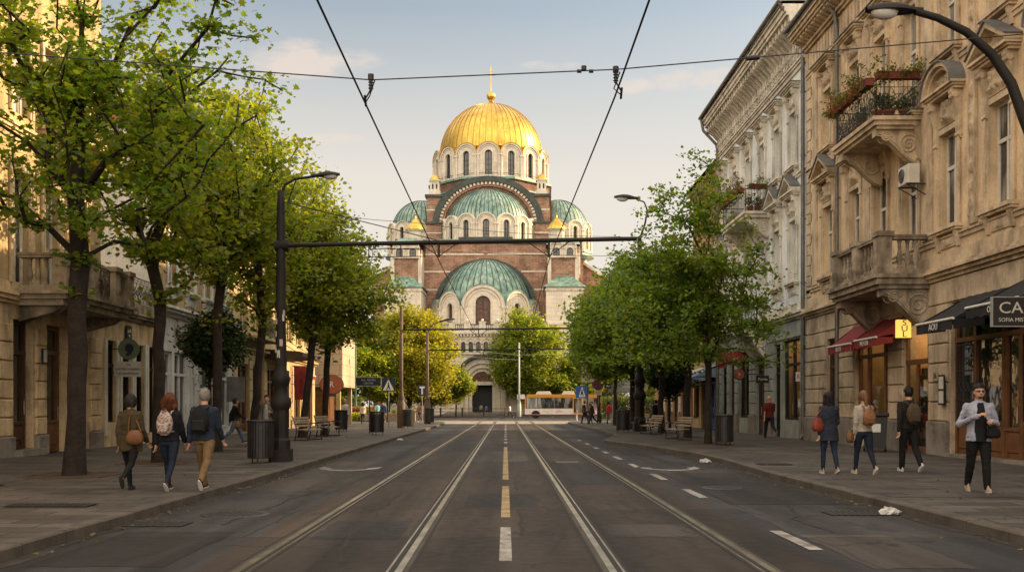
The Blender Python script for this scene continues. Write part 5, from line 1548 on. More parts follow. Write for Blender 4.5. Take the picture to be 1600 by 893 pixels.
# upper arcaded apse with its copper half dome
drum('upper_apse', (0, Yu), 7.3, 14, 25.9, 31.85, .30, -80, 80, base=.18)
dome('copper_half_dome', (0, Yu), 6.9, 6.9, 6.3, 30.5, 'copper', 'copperdark', 30, 180, 360, .06)
mb = MB(); mb.lathe([(8.6, 25.1), (8.5, 25.3), (7.0, 26.1)], 40, (0, Yu, 0), PI, 2 * PI); mb.build('apse_skirt', M['copper'], cath)
# side apses
for sx in (-1, 1):
    c = (-12.3 if sx < 0 else 11.7, 1.5)
    drum('side_apse', c, 5.7, 12, 28.0, 33.3, .26, -110 if sx < 0 else -80, 80 if sx < 0 else 110, base=.15)
    dome('copper_side_dome', c, 5.3, 5.3, 5.7, 31.9, 'copper', 'copperdark', 36, rib=.06)
    mb = MB(); octa(mb, 5.0, 24, 32.4, 0, 15, 12)
    mb.M = Matrix.Translation((0, 0, 0))
    mb2 = MB(); mb2.M = Matrix.Translation((c[0], c[1], 0)); octa(mb2, 5.05, 24, 32.6, 0, 15, 12); mb2.build('side_core', M['lime'], cath)
    mb2 = MB(); mb2.M = Matrix.Translation((c[0], c[1], 0)); mb2.lathe([(6.4, 27.4), (6.3, 27.7), (5.6, 28.1)], 24); mb2.build('apse_skirt', M['copper'], cath)
# body of the church
cbx('nave', 'brick', [(-15.5, 15.5, -12, 18, 0, 25.4)])
cbx('nave_roof', 'copper', [(-15.9, 15.9, -12.3, 18.3, 25.4, 25.75)])
for sx in (-1, 1):      # lower side wings with sloping parapet
    a, b = sorted((sx * 15.5, sx * 19.5))
    mb = MB(); mb.prism([(sx * 15.5, 25.2), (sx * 19.2, 22.6), (sx * 19.2, 0), (sx * 15.5, 0)], 'y', -9, 14); mb.build('wing', M['brick'], cath)
    mb = MB(); mb.prism([(sx * 15.4, 25.5), (sx * 19.5, 22.7), (sx * 19.5, 22.2), (sx * 15.4, 25.0)], 'y', -9.4, 14.2); mb.build('wing_coping', M['lime_trim'], cath)
    mb = MB(); mb.tube([(sx * 15.2, -10, 25.6), (sx * 15.2, -10, 29.0)], .25, 8); mb.build('flue', M['copperdark'], cath)
# front brick screen with the lower great arch
Yf = -19.6
lz, lr = 18.2, 7.3
mb = MB(); mb.box(-9.6, 9.6, Yf, -11, 13.0, 26.6); mb.build('front_screen', M['brick'], cath)
mb = MB()
for (a, b, z) in ((-9.8, -4.2, 26.6), (4.2, 9.8, 26.6), (-4.2, 4.2, 27.1)): mb.box(a, b, Yf - .4, -11, z, z + .55)
mb.box(-4.2, 4.2, Yf, -11, 26.61, 27.09)
mb.build('screen_cornice', M['copperdark'], cath)
mb = MB(); mb.box(-9.7, -4.3, Yf - .5, -11, 27.151, 27.3); mb.box(4.3, 9.7, Yf - .5, -11, 27.151, 27.3); mb.lathe([(8.7, 27.4), (8.4, 27.9), (7.1, 28.0)], 30, (0, Yu, -2), PI, 2 * PI); mb.build('screen_roof', M['copper'], cath)
mb = MB(); mb.archband(0, 16.2, lr + .05, lr + .75, Yf - .7, Yf + .2, 0, PI, 30, 0, 1.0); mb.build('arch_moulding', M['copperdark'], cath)
mb = MB()
for z in (19.4, 22.2, 24.9):          # pale stone courses in the brick, broken by the arch
    x0 = math.sqrt(max(0, 8.15 ** 2 - (z - 16.2) ** 2))
    for a, b in ((-9.6, -max(x0, .3)), (max(x0, .3), 9.6)):
        q = MB(); q.box(a, b, Yf - .07, Yf + .05, z, z + .26); q.build('string_course', M['lime_trim'], cath)
for sx in (-1, 1):
    a, b = sorted((sx * 7.55, sx * 10.05))
    for z in (27.0, 29.6, 33.4): q = MB(); q.box(a, b, Yu - .88 if z < 31 else Yu - .66, Yu, z, z + .22); q.build('string_course', M['lime_trim'], cath)
# lower polygonal apse: three tall round-headed bays
P = [(-8.15, Yf - 1.2), (-6.7, Yf - 4.6), (-3.25, Yf - 8.0), (3.25, Yf - 8.0), (6.7, Yf - 4.6), (8.15, Yf - 1.2)]
tops = [17.6, 18.6, 19.35, 18.6, 17.6]
mb = MB(); Ts = []
for i in range(5):
    p, q = Vector((*P[i], 0)), Vector((*P[i + 1], 0)); w = (q - p).length
    T = Matrix.Translation((p + q) / 2) @ Matrix.Rotation(math.atan2(q.y - p.y, q.x - p.x), 4, 'Z')
    zs = tops[i] - w / 2; ww = 2.2 if i == 2 else 1.15 if i in (1, 3) else .8
    wz0 = 13.4; wzs = 16.6 if i == 2 else 16.2
    facet(mb, T, w, 12.6, zs, ww, wz0, wzs, .6, .2)
    Ts.append((T @ Matrix.Translation((0, .4, wz0)), ww, wzs - wz0))
ap = mb.build('lower_apse', [M['lime'], M['lime_trim']], cath)
for T, ww, hs in Ts: arched_window(ap, T, ww, hs + ww / 2, hs, 'mosaic' if ww > 1 else 'darkglass')
dome('copper_half_dome', (0, Yf + .1), 7.1, 7.0, 8.0, 16.2, 'copper', 'copperdark', 20, 180, 360, .06)
mb = MB()
for i in range(5):           # copper hoods over the bays running back into the dome
    p, q = Vector((*P[i], 0)), Vector((*P[i + 1], 0)); w = (q - p).length
    mb.M = Matrix.Translation((p + q) / 2) @ Matrix.Rotation(math.atan2(q.y - p.y, q.x - p.x), 4, 'Z')
    mb.archband(0, tops[i] - w / 2, w / 2 + .01, w / 2 + .13, -.3, 2.6 if i == 2 else 2.0, 0, PI, 14, 0)
    mb.M = None
mb.build('bay_hood', M['copper'], cath)
# flanking towers: limestone foot, hipped copper roof, brick shaft with twin arches, gilt turret
for sx in (-1, 1):
    x0, x1 = sorted((sx * 9.3, sx * 14.8))
    cbx('tower_foot', 'lime', [(x0, x1, -26.0, -12, 0, 19.2)])
    cbx('tower_string', 'lime_trim', [(x0 - .15, x1 + .15, -26.15, -12, z, z + .3) for z in (4.5, 9.4, 13.6, 18.6)])
    mb = MB(); a, b = x0 - .4, x1 + .4
    mb.add([(a, -26.4, 19.2), (b, -26.4, 19.2), (b, -13, 19.2), (a, -13, 19.2), (a + 2.2, -23.1, 21.2), (b - 2.2, -23.1, 21.2), (b - 2.2, -13, 21.2), (a + 2.2, -13, 21.2)], [(0, 1, 5, 4), (1, 2, 6, 5), (2, 3, 7, 6), (3, 0, 4, 7), (4, 5, 6, 7), (3, 2, 1, 0)])
    mb.build('hip_roof', M['copper'], cath)
    bx0, bx1 = sorted((sx * 9.6, sx * 14.2))
    cbx('tower_shaft', 'brick', [(bx0, bx1, -23.0, -12, 19, 25.3)])
    mb = MB(); mb.box(bx0 - .02, bx0 + .5, -23.2, -12, 19.5, 24.6); mb.box(bx1 - .5, bx1 + .02, -23.2, -12, 19.5, 24.6); mb.build('quoins', M['lime_trim'], cath)
    mb = MB(); Ts = []
    for q in (-1.02, 1.02):
        T = Matrix.Translation((sx * 11.9 + q, -23.25, 0)); facet(mb, T, 2.02, 23.9, 25.5, 1.0, 23.95, 24.9, .25, .12); Ts.append(T @ Matrix.Translation((0, .12, 23.95)))
    for sy in (-1, 1):
        T = Matrix.Translation((sx * 14.3, -19.0 + sy * 1.6, 0)) @ Matrix.Rotation(R(90 * sx), 4, 'Z'); facet(mb, T, 2.4, 21.5, 25.3, 1.0, 21.7, 24.6, .25, .12); Ts.append(T @ Matrix.Translation((0, .12, 21.7)))
    tw = mb.build('tower_arcade', [M['lime'], M['lime_trim']], cath)
    for k, T in enumerate(Ts): arched_window(tw, T, 1.0, 1.45 if k < 2 else 3.4, .95 if k < 2 else 2.9)
    mb = MB(); mb.add([(bx0 - .3, -23.4, 25.9), (bx1 + .3, -23.4, 25.9), (bx1 + .3, -12, 25.9), (bx0 - .3, -12, 25.9), (bx0 + 1, -20.5, 27.4), (bx1 - 1, -20.5, 27.4), (bx1 - 1, -13, 27.4), (bx0 + 1, -13, 27.4)], [(0, 1, 5, 4), (1, 2, 6, 5), (2, 3, 7, 6), (3, 0, 4, 7), (4, 5, 6, 7)]); mb.build('tower_roof', M['copper'], cath)
    cxl = sx * 11.0
    tr = MB(); tr.lathe([(1.25, 26.4), (1.25, 28.6), (1.45, 28.7), (1.45, 28.9)], 8, (cxl, -18.7, 0), smooth=False); tt = tr.build('turret', M['lime_trim'], cath)
    g = MB(); g.lathe([(1.6, 0), (1.45, .35), (1.0, 1.0), (.45, 1.6), (.12, 1.9), (.07, 2.3), (.18, 2.5), (0, 2.7)], 12, (cxl, -18.7, 28.9), smooth=False); g.build('gilt_cap', M['gold'], tt)
# ground-floor front: arcaded gallery above a deep portal
Yg = -29.6
mb = MB(); wall_openings(mb, -10.5, 10.5, .1, 12.5, [(-1.45, 1.45, .1, 4.7)], 1.6)
mb.M = None
fr = MB()
fr.v = [(x, y + Yg, z) for x, y, z in mb.v]; fr.f, fr.mi, fr.sm = mb.f, mb.mi, mb.sm
fr.box(-10.5, -9.9, Yg + .01, -12, .1, 12.5); fr.box(9.9, 10.5, Yg + .01, -12, .1, 12.5); fr.box(-10.5, 10.5, Yg + .01, -12, 12.2, 12.5)
fr.build('portal_wall', M['lime'], cath)
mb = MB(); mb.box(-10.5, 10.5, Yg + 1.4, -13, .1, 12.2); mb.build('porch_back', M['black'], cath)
mb = MB()
for (r0, r1, dy) in ((1.5, 1.95, .25), (2.0, 2.6, .5), (2.65, 3.4, .75)):
    mb.archband(0, 5.0, r0, r1, Yg - dy, Yg + .05, 0, PI, 24)
    for sx in (-1, 1): a, b = sorted((sx * r0, sx * r1)); mb.box(a, b, Yg - dy, Yg + .05, .1, 5.0)
mb.box(-1.55, 1.55, Yg - .3, Yg + .3, 4.55, 5.05)
mb.build('portal_arch', M['lime_trim'], cath)
mb = MB(); mb.archband(0, 5.0, 3.5, 3.9, Yg - 1.3, Yg + .3, 0, PI, 24); mb.build('portal_hood', M['copperdark'], cath)
mb = MB(); mb.prism([(1.48 * math.cos(PI * i / 16), 5.06 + 1.45 * math.sin(PI * i / 16)) for i in range(17)], 'y', Yg - .05, Yg - .02); mb.build('tympanum', M['mosaic'], cath)
mb = MB(); Ts = []
for i in range(18):
    x = -9.35 + 1.1 * i
    T = Matrix.Translation((x, Yg - .12, 0)); facet(mb, T, 1.09, 9.0, 10.75, .62, 9.2, 10.5, .14, .09); Ts.append((T, 9.2))
ga = mb.build('gallery', [M['lime'], M['lime_trim']], cath)
for T, z in Ts: arched_window(ga, T @ Matrix.Translation((0, .1, z)), .62, 10.5 - z + .31, 10.5 - z)
mb = MB(); mb.box(-10.7, 10.7, Yg - .55, Yg + .1, 12.0, 12.4); mb.box(-10.6, 10.6, Yg - .4, Yg + .1, 11.85, 12.0)
for i in range(44): mb.box(-10.4 + i * .48, -10.15 + i * .48, Yg - .4, Yg, 11.6, 11.85)
mb.build('gallery_cornice', M['lime_trim'], cath)
for i in range(9):
    x = -8.8 + i * 2.2; mb = MB(); mb.box(x - .45, x + .45, Yg - .3, Yg + .4, 12.4, 13.6); mb.box(x - .52, x + .52, Yg - .36, Yg + .46, 13.6, 13.75); mb.ball((x, Yg, 13.95), .22, 8); mb.build('balustrade_post', M['lime_trim'], cath)
mb = MB()
for i in range(60):
    x = -9 + i * .3; mb.tube([(x, Yg, 12.4), (x, Yg, 13.3)], .04, 4)
mb.box(-9.6, 9.6, Yg - .06, Yg + .06, 13.25, 13.38); mb.build('balustrade', M['copperdark'], cath, fix=False)
mb = MB()
for k in range(4): mb.box(-6 + k * .3, 6 - k * .3, Yg - 2.4 + k * .4, Yg, .14 + k * .12, .26 + k * .12)
mb.build('steps', M['plinth'], cath)

# ------------------------------------------------------------------ trees
def grow(base, fork, crown_c, crown_r, n, rs, limbs=True, low=.0, bias=.5, trunk_lean=(0, 0), taper=0.):
    """tapered trunk and limbs: every twig end joins the nearest part of the growing skeleton"""
    c, r = np.array(crown_c, float), np.array(crown_r, float)
    pts = []
    lob = rs.normal(0, 1, (9, 3)); lob /= np.linalg.norm(lob, axis=1)[:, None]
    lamp = rs.uniform(-.26, .24, 9)
    while len(pts) < n:
        d = rs.normal(0, 1, 3); d /= np.linalg.norm(d)
        k = 1 + sum(lamp * np.exp(4 * (lob @ d - 1)))
        q = rs.uniform(0, 1) ** bias
        p = c + d * r * k * q
        tz = (p[2] - c[2]) / r[2]
        p[:2] = c[:2] + (p[:2] - c[:2]) * (1 - taper * tz) if tz > 0 else c[:2] + (p[:2] - c[:2]) * (1 - taper * tz * .5)
        if p[2] < fork + low: continue
        pts.append(p)
    pts = np.array(pts)
    P = [np.array(base, float)]; par = [-1]; pl = [0.]
    steps = 7
    for i in range(1, steps + 1):
        t = i / steps
        p = np.array(base) + t * (np.array([base[0] + trunk_lean[0], base[1] + trunk_lean[1], fork]) - np.array(base))
        p[:2] += rs.normal(0, .02, 2); P.append(p); par.append(len(P) - 2); pl.append(t * fork)
    top = P[-1].copy(); lead = c + np.array([0, 0, r[2] * .55])
    for i in range(1, 6):
        p = top + (lead - top) * i / 5; p[:2] += rs.normal(0, .12, 2) * (i > 0)
        P.append(p); par.append(len(P) - 2); pl.append(pl[-1] + np.linalg.norm(lead - top) / 5)
    order = np.argsort(np.linalg.norm((pts - top) / r, axis=1))
    start = steps - 1 if limbs else steps
    tips = []
    for o in order:
        q = pts[o]; A = np.array(P[start:]); d = np.linalg.norm(A - q, axis=1) + .28 * np.array(pl[start:])
        # prefer to leave upwards and outwards
        d += np.maximum(0, A[:, 2] - q[2]) * .9
        j = int(np.argmin(d)) + start
        L = np.linalg.norm(q - P[j]); m = max(1, int(L / .45))
        k = j
        a = P[j].copy()
        bow = rs.normal(0, .07, 3) * L
        for i in range(1, m + 1):
            t = i / m
            p = a + (q - a) * t + bow * math.sin(PI * t) + (0 if i == m else rs.normal(0, .03, 3))
            P.append(p); par.append(k); pl.append(pl[k] + L / m); k = len(P) - 1
        tips.append(k)
    return np.array(P), par, tips


def wood_mesh(P, par, r0, mat_, flare=1.35, minr=.008):
    n = len(P); cnt = np.zeros(n)
    ch = [0] * n
    for i, p in enumerate(par):
        if p >= 0: ch[p] += 1
    for i in range(n - 1, -1, -1):
        if ch[i] == 0: cnt[i] = 1
        if par[i] >= 0: cnt[par[i]] += cnt[i]
    rad = np.maximum(minr, r0 * (cnt / cnt[0]) ** .5)
    rad[0] *= flare; rad[1] *= 1.06
    mb = MB()
    mb.tube([P[i] for i in range(8)], [rad[i] * (1 + .04 * math.sin(i * 2.1)) for i in range(8)], 12, cap=False)
    for i in range(8, n):
        p = par[i]
        ra = min(rad[p], rad[i] * 1.35) if p > 0 else rad[p]
        s = 10 if rad[i] > .08 else 6 if rad[i] > .03 else 4
        mb.tube([P[p], P[i]], [ra, rad[i]], s, cap=rad[i] > .05)
    return mb.mesh('trunk', mat_), rad


def tree(name, label, loc, fork, cc, cr, r0, n, per, size, K, leafm, seed, group, sp=(.3, .3, .16), bias=.5, low=.0, lean=(0, 0), up=.5, cat='tree', taper=.25):
    rs = np.random.RandomState(seed)
    P, par, tips = grow((0, 0, -.02), fork, cc, cr, n, rs, low=low, bias=bias, trunk_lean=lean, taper=taper)
    t = thing(name, label, cat, loc, 0, group)
    me, rad = wood_mesh(P, par, r0, M['bark'])
    put('trunk', me, t)
    ends = [i for i in tips] + [par[i] for i in tips] + [par[par[i]] for i in tips][::2]
    pts = P[ends]
    v, k, KK = leaf_cloud(pts, size, sp, per, rs, up, K)
    put('crown', leaf_mesh('crown', v, k, KK, M[leafm]), t)
    return t


def tree_pit(label, x, y, s=.75):
    t = thing('tree_pit', label, 'tree pit', (x, y, .12), 0, 'tree pits in the pavement')
    mb = MB(); mb.box(-s, s, -s, s, -.06, .006); mb.build('soil', M['soil'], t)
    mb = MB()
    for a, b, c, d in ((-s - .07, s + .07, -s - .07, -s), (-s - .07, s + .07, s, s + .07), (-s - .07, -s, -s, s), (s, s + .07, -s, s)): mb.box(a, b, c, d, -.02, .018)
    mb.build('rim', M['rustpole'], t)


ZP = .12
GL, GR, GS = 'maples along the left pavement', 'maples along the right pavement', 'trees on the cathedral square'
tree('maple_tree', 'nearest maple on the left pavement, its thick dark trunk forking below the beige balcony', (-8.62, 19.9, ZP), 4.3, (.2, .1, 7.9), (4.7, 4.0, 4.5), .18, 290, 19, .13, 11, 'leaf', 11, GL, (.23, .23, .085), .68, .3, (.12, 0), 1.0)
tA = tree('maple_tree', 'second maple from the camera on the left, behind the three walkers', (-8.5, 24.4, ZP), 4.0, (.3, 0, 7.6), (2.3, 2.6, 3.2), .14, 130, 32, .125, 6, 'leafy', 12, GL, (.26, .26, .12), .55, .1)
tB = tree('maple_tree', 'third maple on the left, its trunk beside the man in the denim jacket', (-8.75, 30.2, ZP), 4.0, (.2, 0, 8.0), (2.5, 2.8, 3.6), .14, 170, 34, .13, 6, 'leafy', 13, GL, (.27, .27, .13), .55, .1)
tC = tree('maple_tree', 'slanting maple just left of the big black lamp post, yellow-green in the sun', (-8.75, 34.4, ZP), 4.2, (.2, 0, 8.4), (2.8, 3.0, 4.2), .14, 185, 37, .14, 6, 'leafy', 14, GL, (.29, .29, .14), .55, .1, (.35, 0))
tree('maple_tree', 'maple with a pale forked trunk behind the near bench on the left', (-8.95, 43.8, ZP), 4.6, (.2, 0, 8.0), (2.9, 3.2, 4.1), .16, 205, 37, .16, 6, 'leafy', 15, GL, (.38, .38, .2), .55, .1, (.5, 0))
tD = tree('maple_tree', 'forked maple beside the far bench on the left', (-8.6, 47.2, ZP), 4.3, (.7, .8, 7.0), (2.6, 3.0, 3.4), .15, 185, 37, .165, 6, 'leafy', 16, GL, (.4, .4, .2), .55, .1, (.2, 0))
tree('maple_tree', 'near maple on the right, before the pale blue house, its top above the red roof', (7.4, 36.4, ZP), 3.2, (-.5, 0, 5.4), (3.5, 3.1, 4.6), .12, 250, 29, .125, 6, 'leaf', 21, GR, (.27, .27, .12), .66, -.2, taper=.6)
tree('maple_tree', 'second maple on the right, behind the near bench', (8.0, 43.8, ZP), 3.6, (-1.3, 0, 6.2), (2.9, 3.0, 2.7), .15, 230, 39, .145, 6, 'leaf', 22, GR, (.38, .38, .2), .55, -.4)
tree('maple_tree', 'third maple on the right, behind the far bench', (8.0, 51.2, ZP), 3.6, (-1.2, 0, 6.3), (2.9, 3.2, 2.8), .15, 230, 39, .16, 6, 'leaf', 23, GR, (.4, .4, .22), .55, -.4)
tree('maple_tree', 'fourth maple on the right, just past the ornate black lamp post', (7.7, 60.5, ZP), 3.6, (-1.0, 0, 6.4), (3.0, 3.2, 3.0), .16, 240, 39, .18, 6, 'leaf', 24, GR, (.42, .42, .22), .55, -.3)
tE = tree('maple_tree', 'fifth maple on the right, thin trunk beside the blue billboard', (7.9, 71.5, ZP), 3.4, (-.4, 0, 6.4), (2.8, 3.0, 3.0), .15, 230, 44, .2, 6, 'leaf', 25, GR, (.42, .42, .22), .55, -.2)
dup(tE, (7.7, 82, ZP), 2.2, 'farthest maple on the right pavement, by the no-stopping sign', GR, .96)
for k, (x, y) in enumerate(((-8.62, 19.9), (-8.5, 24.4), (-8.75, 30.2), (-8.75, 34.4), (-8.95, 43.8), (-8.6, 47.2), (7.4, 36.4), (8.0, 43.8), (8.0, 51.2), (7.7, 60.5))):
    tree_pit('square earth pit round ' + ('the nearest left maple', 'the second left maple', 'the third left maple', 'the slanting left maple by the lamp post', 'the pale forked left maple by the near bench', 'the forked maple by the far left bench', 'the near right maple', 'the second right maple', 'the third right maple', 'the fourth right maple')[k], x, y, .72)
tree('small_dark_tree', 'small dark round-headed tree before the white shopfronts on the left', (-9.75, 32.8, ZP), 2.5, (.1, 0, 3.55), (1.02, 1.02, 1.05), .06, 95, 46, .12, 6, 'leafdark', 31, 'small dark round-headed trees', (.2, .2, .16), .55, -.6)
tree('small_dark_tree', 'small dark round-headed tree between the right-hand benches and the shops', (9.3, 56.5, ZP), 2.2, (0, 0, 3.4), (1.35, 1.3, 1.2), .07, 110, 60, .16, 6, 'leafdark', 32, 'small dark round-headed trees', (.22, .22, .16), .55, -.6)
# square: sunlit trees before the cathedral
pA = tree('plane_tree', 'big golden-lit tree left of the cathedral portal', (-11.4, 118, .14), 3.4, (0, 0, 7.8), (6.0, 5.5, 6.2), .3, 360, 44, .36, 4, 'leafgold', 41, GS, (.62, .62, .4), .5, -.8)
dup(pA, (-9.6, 128, .14), 1.7, 'lower golden-lit tree between the big golden tree and the portal', GS, .62)
pB = tree('plane_tree', 'broad green-gold tree behind the bus, hiding the right side of the portal', (2.9, 139.5, .14), 3.6, (0, 0, 8.4), (5.4, 5.2, 7.3), .3, 380, 46, .38, 4, 'leafy', 42, GS, (.62, .62, .4), .5, -1.6)
dup(pB, (10.6, 141, .14), 2.4, 'green tree on the square behind the front half of the bus', GS, .62)
dup(pA, (14.4, 150, .14), 2.9, 'small golden tree right of the bus', GS, .62)
tree('young_tree', 'small young tree with a thin stem at the railing left of the portal', (-6.35, 127.5, .14), 2.2, (0, 0, 4.4), (2.2, 2.1, 2.2), .09, 120, 46, .3, 4, 'leafy', 43, GS, (.36, .36, .24), .5, -.4)
for k, (x, y, p, s, l) in enumerate(((-18.5, 112, pB, .85, 'leafy tree behind the green pole at the left end of the square'), (-22, 124, pA, .95, 'golden tree far left on the square behind the tiled block'), (-15.5, 132, pB, .8, 'shaded tree behind the big golden tree on the left'), (-26, 140, pB, 1.0, 'tree behind the cathedral left wing'), (20, 106, pB, .8, 'tree beyond the corner behind the blue billboard'), (23, 152, pA, .9, 'golden tree far right on the square'), (31, 108, pB, .8, 'tree at the far right edge of the crossing'), (24, 160, pB, 1.1, 'tall tree behind the cathedral right wing'), (-30, 165, pB, 1.1, 'tall tree far behind on the left of the cathedral'))):
    dup(p, (x, y, .14), .9 * k, l, GS, s)


def bush(name, label, loc, L, W, H, seed, leafm='hedge', flower=False, group=None, cat='hedge'):
    rs = np.random.RandomState(seed)
    t = thing(name, label, cat, loc, 0, group)
    n = int(60 * L * W * max(H, .4)) + 30
    p = np.c_[rs.uniform(-L / 2, L / 2, n), rs.uniform(-W / 2, W / 2, n), rs.uniform(.08, H, n)]
    v, k, K = leaf_cloud(p, .14, (.1, .1, .07), 14, rs); put('foliage', leaf_mesh('foliage', v, k, K, M[leafm]), t)
    mb = MB()
    for i in range(int(L * 3) + 2): x = -L / 2 + L * (i + .5) / (int(L * 3) + 2); mb.tube([(x, 0, 0), (x + rs.uniform(-.1, .1), rs.uniform(-.2, .2), H * .8)], .02, 4)
    mb.build('stem', M['bark'], t, fix=False)
    if flower:
        p[:, 2] = H * .8; v, k, K = leaf_cloud(p, .1, (.1, .1, .12), 8, rs); put('blossom', leaf_mesh('blossom', v, k, K, M['flower']), t)
    return t


bush('hedge', 'low clipped hedge in the sun at the left corner of the crossing', (-11.9, 90, .12), 4.2, 1.4, .75, 51, 'leafgold')
bush('flower_bush', 'red flowering bush beside the wooden planters at the left corner', (-13.2, 93.2, .12), 2.2, 1.4, 1.3, 52, flower=True, cat='bush')
for k, (x, y, L) in enumerate(((-20, 108, 9), (-25, 120, 10), (17, 109, 13), (26, 140, 10))):
    bush('hedge', 'tall dark hedge ' + ('left behind the green pole', 'far left on the square', 'right behind the blue billboard', 'far right on the square')[k], (x, y, .1), L, 1.6, 2.4, 60 + k, 'hedge', group='tall hedges round the square')

rs_ = np.random.RandomState(77)
n_ = 420
yy_ = rs_.uniform(9, 48, n_); side_ = rs_.choice([-1, 1], n_)
xx_ = np.where(side_ < 0, -4.85 + np.abs(rs_.normal(0, .16, n_)), 5.5 - np.abs(rs_.normal(0, .16, n_)))
far_ = rs_.uniform(0, 1, n_) < .4
xx_ = np.where(far_, side_ * rs_.uniform(6.0, 9.6, n_), xx_)
zz_ = np.where(far_, .135, .012)
v_, k_, K_ = leaf_cloud(np.c_[xx_, yy_, zz_], .06, (.02, .02, .002), 1, rs_, 3., 6)
tag(put('fallen_leaves', leaf_mesh('fallen_leaves', v_, k_, K_, M['dryplant'])), 'scattered dry leaves in the gutters and on the pavements', None, kind='stuff')
# ------------------------------------------------------------------ street furniture
def litter_bin(label, loc, s=1., rz=0.):
    t = thing('litter_bin', label, 'litter bin', loc, rz, 'black slatted litter bins')
    r, h0, h1 = .30 * s, .14, 1.0 * s
    mb = MB(); n = 26
    for i in range(n):
        a = 2 * PI * i / n
        T = Matrix.Rotation(a, 4, 'Z') @ Matrix.Translation((0, -r, 0)); mb.M = T
        mb.box(-.026, .026, -.008, .008, h0, h1)
    mb.M = None
    mb.lathe([(r - .02, h0), (r - .02, h1 - .12)], 20)
    mb.lathe([(0, h0 + .01), (r, h0 + .01), (r, h0 - .02), (0, h0 - .02)], 20)
    mb.build('body', M['iron'], t, fix=False)
    mb = MB(); mb.lathe([(r - .05, h1 - .02), (r + .02, h1 - .03), (r + .025, h1 + .02), (r - .05, h1 + .03), (r - .05, h1 - .02)], 24); mb.build('rim', M['iron'], t)
    for k in range(3):
        a = 2 * PI * k / 3 + .5; mb = MB(); x, y = (r - .03) * math.cos(a), (r - .03) * math.sin(a)
        mb.tube([(x, y, h0 + .2), (x, y, 0)], .018, 6); mb.build('leg', M['iron'], t)
    return t


litter_bin('black slatted litter bin in front of the big black lamp post on the left', (-5.98, 24.3, .12), 1.02)
litter_bin('litter bin in front of the blonde woman, beyond the left benches', (-9.0, 54.5, .12), 1.15)
litter_bin('litter bin under the dark street-name sign on the left pavement', (-6.25, 48.4, .12), 1.1)
litter_bin('litter bin against the brown pole with the crossbar on the left', (-6.1, 62.5, .12), 1.15)
litter_bin('litter bin at the foot of the brown lamp pole near the left corner', (-5.9, 77, .12), 1.2)
litter_bin('black slatted litter bin beside the near maple on the right pavement', (7.75, 35.3, .12), 1.05)
litter_bin('litter bin left of the ornate black lamp post on the right', (6.15, 52.2, .12), 1.15)


def bench(label, loc, rz):
    """local: sitter looks towards -y"""
    t = thing('park_bench', label, 'bench', loc, rz, 'park benches with curved iron arms')
    L = 1.7
    mb = MB()
    for k in range(5): mb.cbox(-L / 2, L / 2, -.42 + k * .1, -.34 + k * .1, .43 - .012 * abs(k - 3), .465 - .012 * abs(k - 3), .008)
    mb.build('seat', M['slat'], t)
    mb = MB()
    for k in range(4):
        mb.M = Matrix.Translation((0, .12 + .035 * k, .58 + .105 * k)) @ Matrix.Rotation(R(-17), 4, 'X')
        mb.cbox(-L / 2, L / 2, -.018, .018, -.042, .042, .008)
    mb.M = None
    mb.build('backrest', M['slat'], t)
    for sx in (-1, 1):
        x = sx * (L / 2 - .08)
        mb = MB()
        mb.tube([(x, -.40, 0), (x, -.36, .2), (x, -.40, .42)], .024, 8)
        mb.tube([(x, .16, 0), (x, .1, .25), (x, .08, .45), (x, .16, .7), (x, .27, .98)], .024, 8)
        mb.tube([(x, -.42, .42), (x, .1, .42)], .022, 6)
        mb.tube([(x, -.43, .02), (x, .2, .02)], .02, 6)
        mb.build('leg', M['iron'], t)
        mb = MB()
        mb.tube([(x, -.40, .42), (x, -.5, .52), (x, -.5, .64), (x, -.40, .69), (x, -.1, .68), (x, .14, .66)], .02, 8); mb.build('armrest', M['iron'], t)
    return t


bench('near bench on the left pavement, its back to the house fronts', (-8.15, 40.6, .12), R(80))
bench('far bench on the left pavement beside the forked maple', (-8.25, 45.6, .12), R(80))
bench('near bench on the right pavement, in front of the second maple', (7.25, 41.2, .12), R(-80))
bench('far bench on the right pavement, in front of the third maple', (7.25, 48.9, .12), R(-80))
bench('third bench on the right, behind the ornate lamp post', (7.9, 57.6, .12), R(-82))


def lamp_head(parent, p, d, s=1., m='pole'):
    """cobra lamp: p = where the arm ends, d = unit direction it points"""
    d = Vector(d).normalized(); a = math.atan2(d.y, d.x)
    T = Matrix.Translation(p) @ Matrix.Rotation(a, 4, 'Z') @ Matrix.Rotation(-math.asin(max(-1, min(1, d.z))), 4, 'Y') @ Matrix.Scale(s, 4)
    mb = MB(); mb.M = T
    n = 14
    def top(u, v):
        x = .8 * u; w = .155 * math.sin(PI * min(1, (u * .85 + .1))) ** .8 + .02; a_ = PI * v
        return (x, w * math.cos(a_), -.01 + (.05 + .09 * math.sin(PI * (u * .9 + .05))) * math.sin(a_))
    mb.grid(top, n, 8); mb.tube([(-.12, 0, .02), (.12, 0, .03)], .05, 8)
    mb.grid(lambda u, v: (.8 * u, (.155 * math.sin(PI * min(1, (u * .85 + .1))) ** .8 + .02) * (2 * v - 1), -.012), n, 2)
    h = mb.build('lamp_head', M[m], parent)
    g = MB(); g.M = T; g.ball((.5, 0, -.02), .13, 12, 0, (1.75, .95, .95)); g.build('glass_bowl', M['lampglass'], h)
    return h


m_, nt_, b_, o_ = nodes('lamp_glass'); b_.inputs['Base Color'].default_value = (.55, .53, .48, 1); b_.inputs['Roughness'].default_value = .15; M['lampglass'] = m_


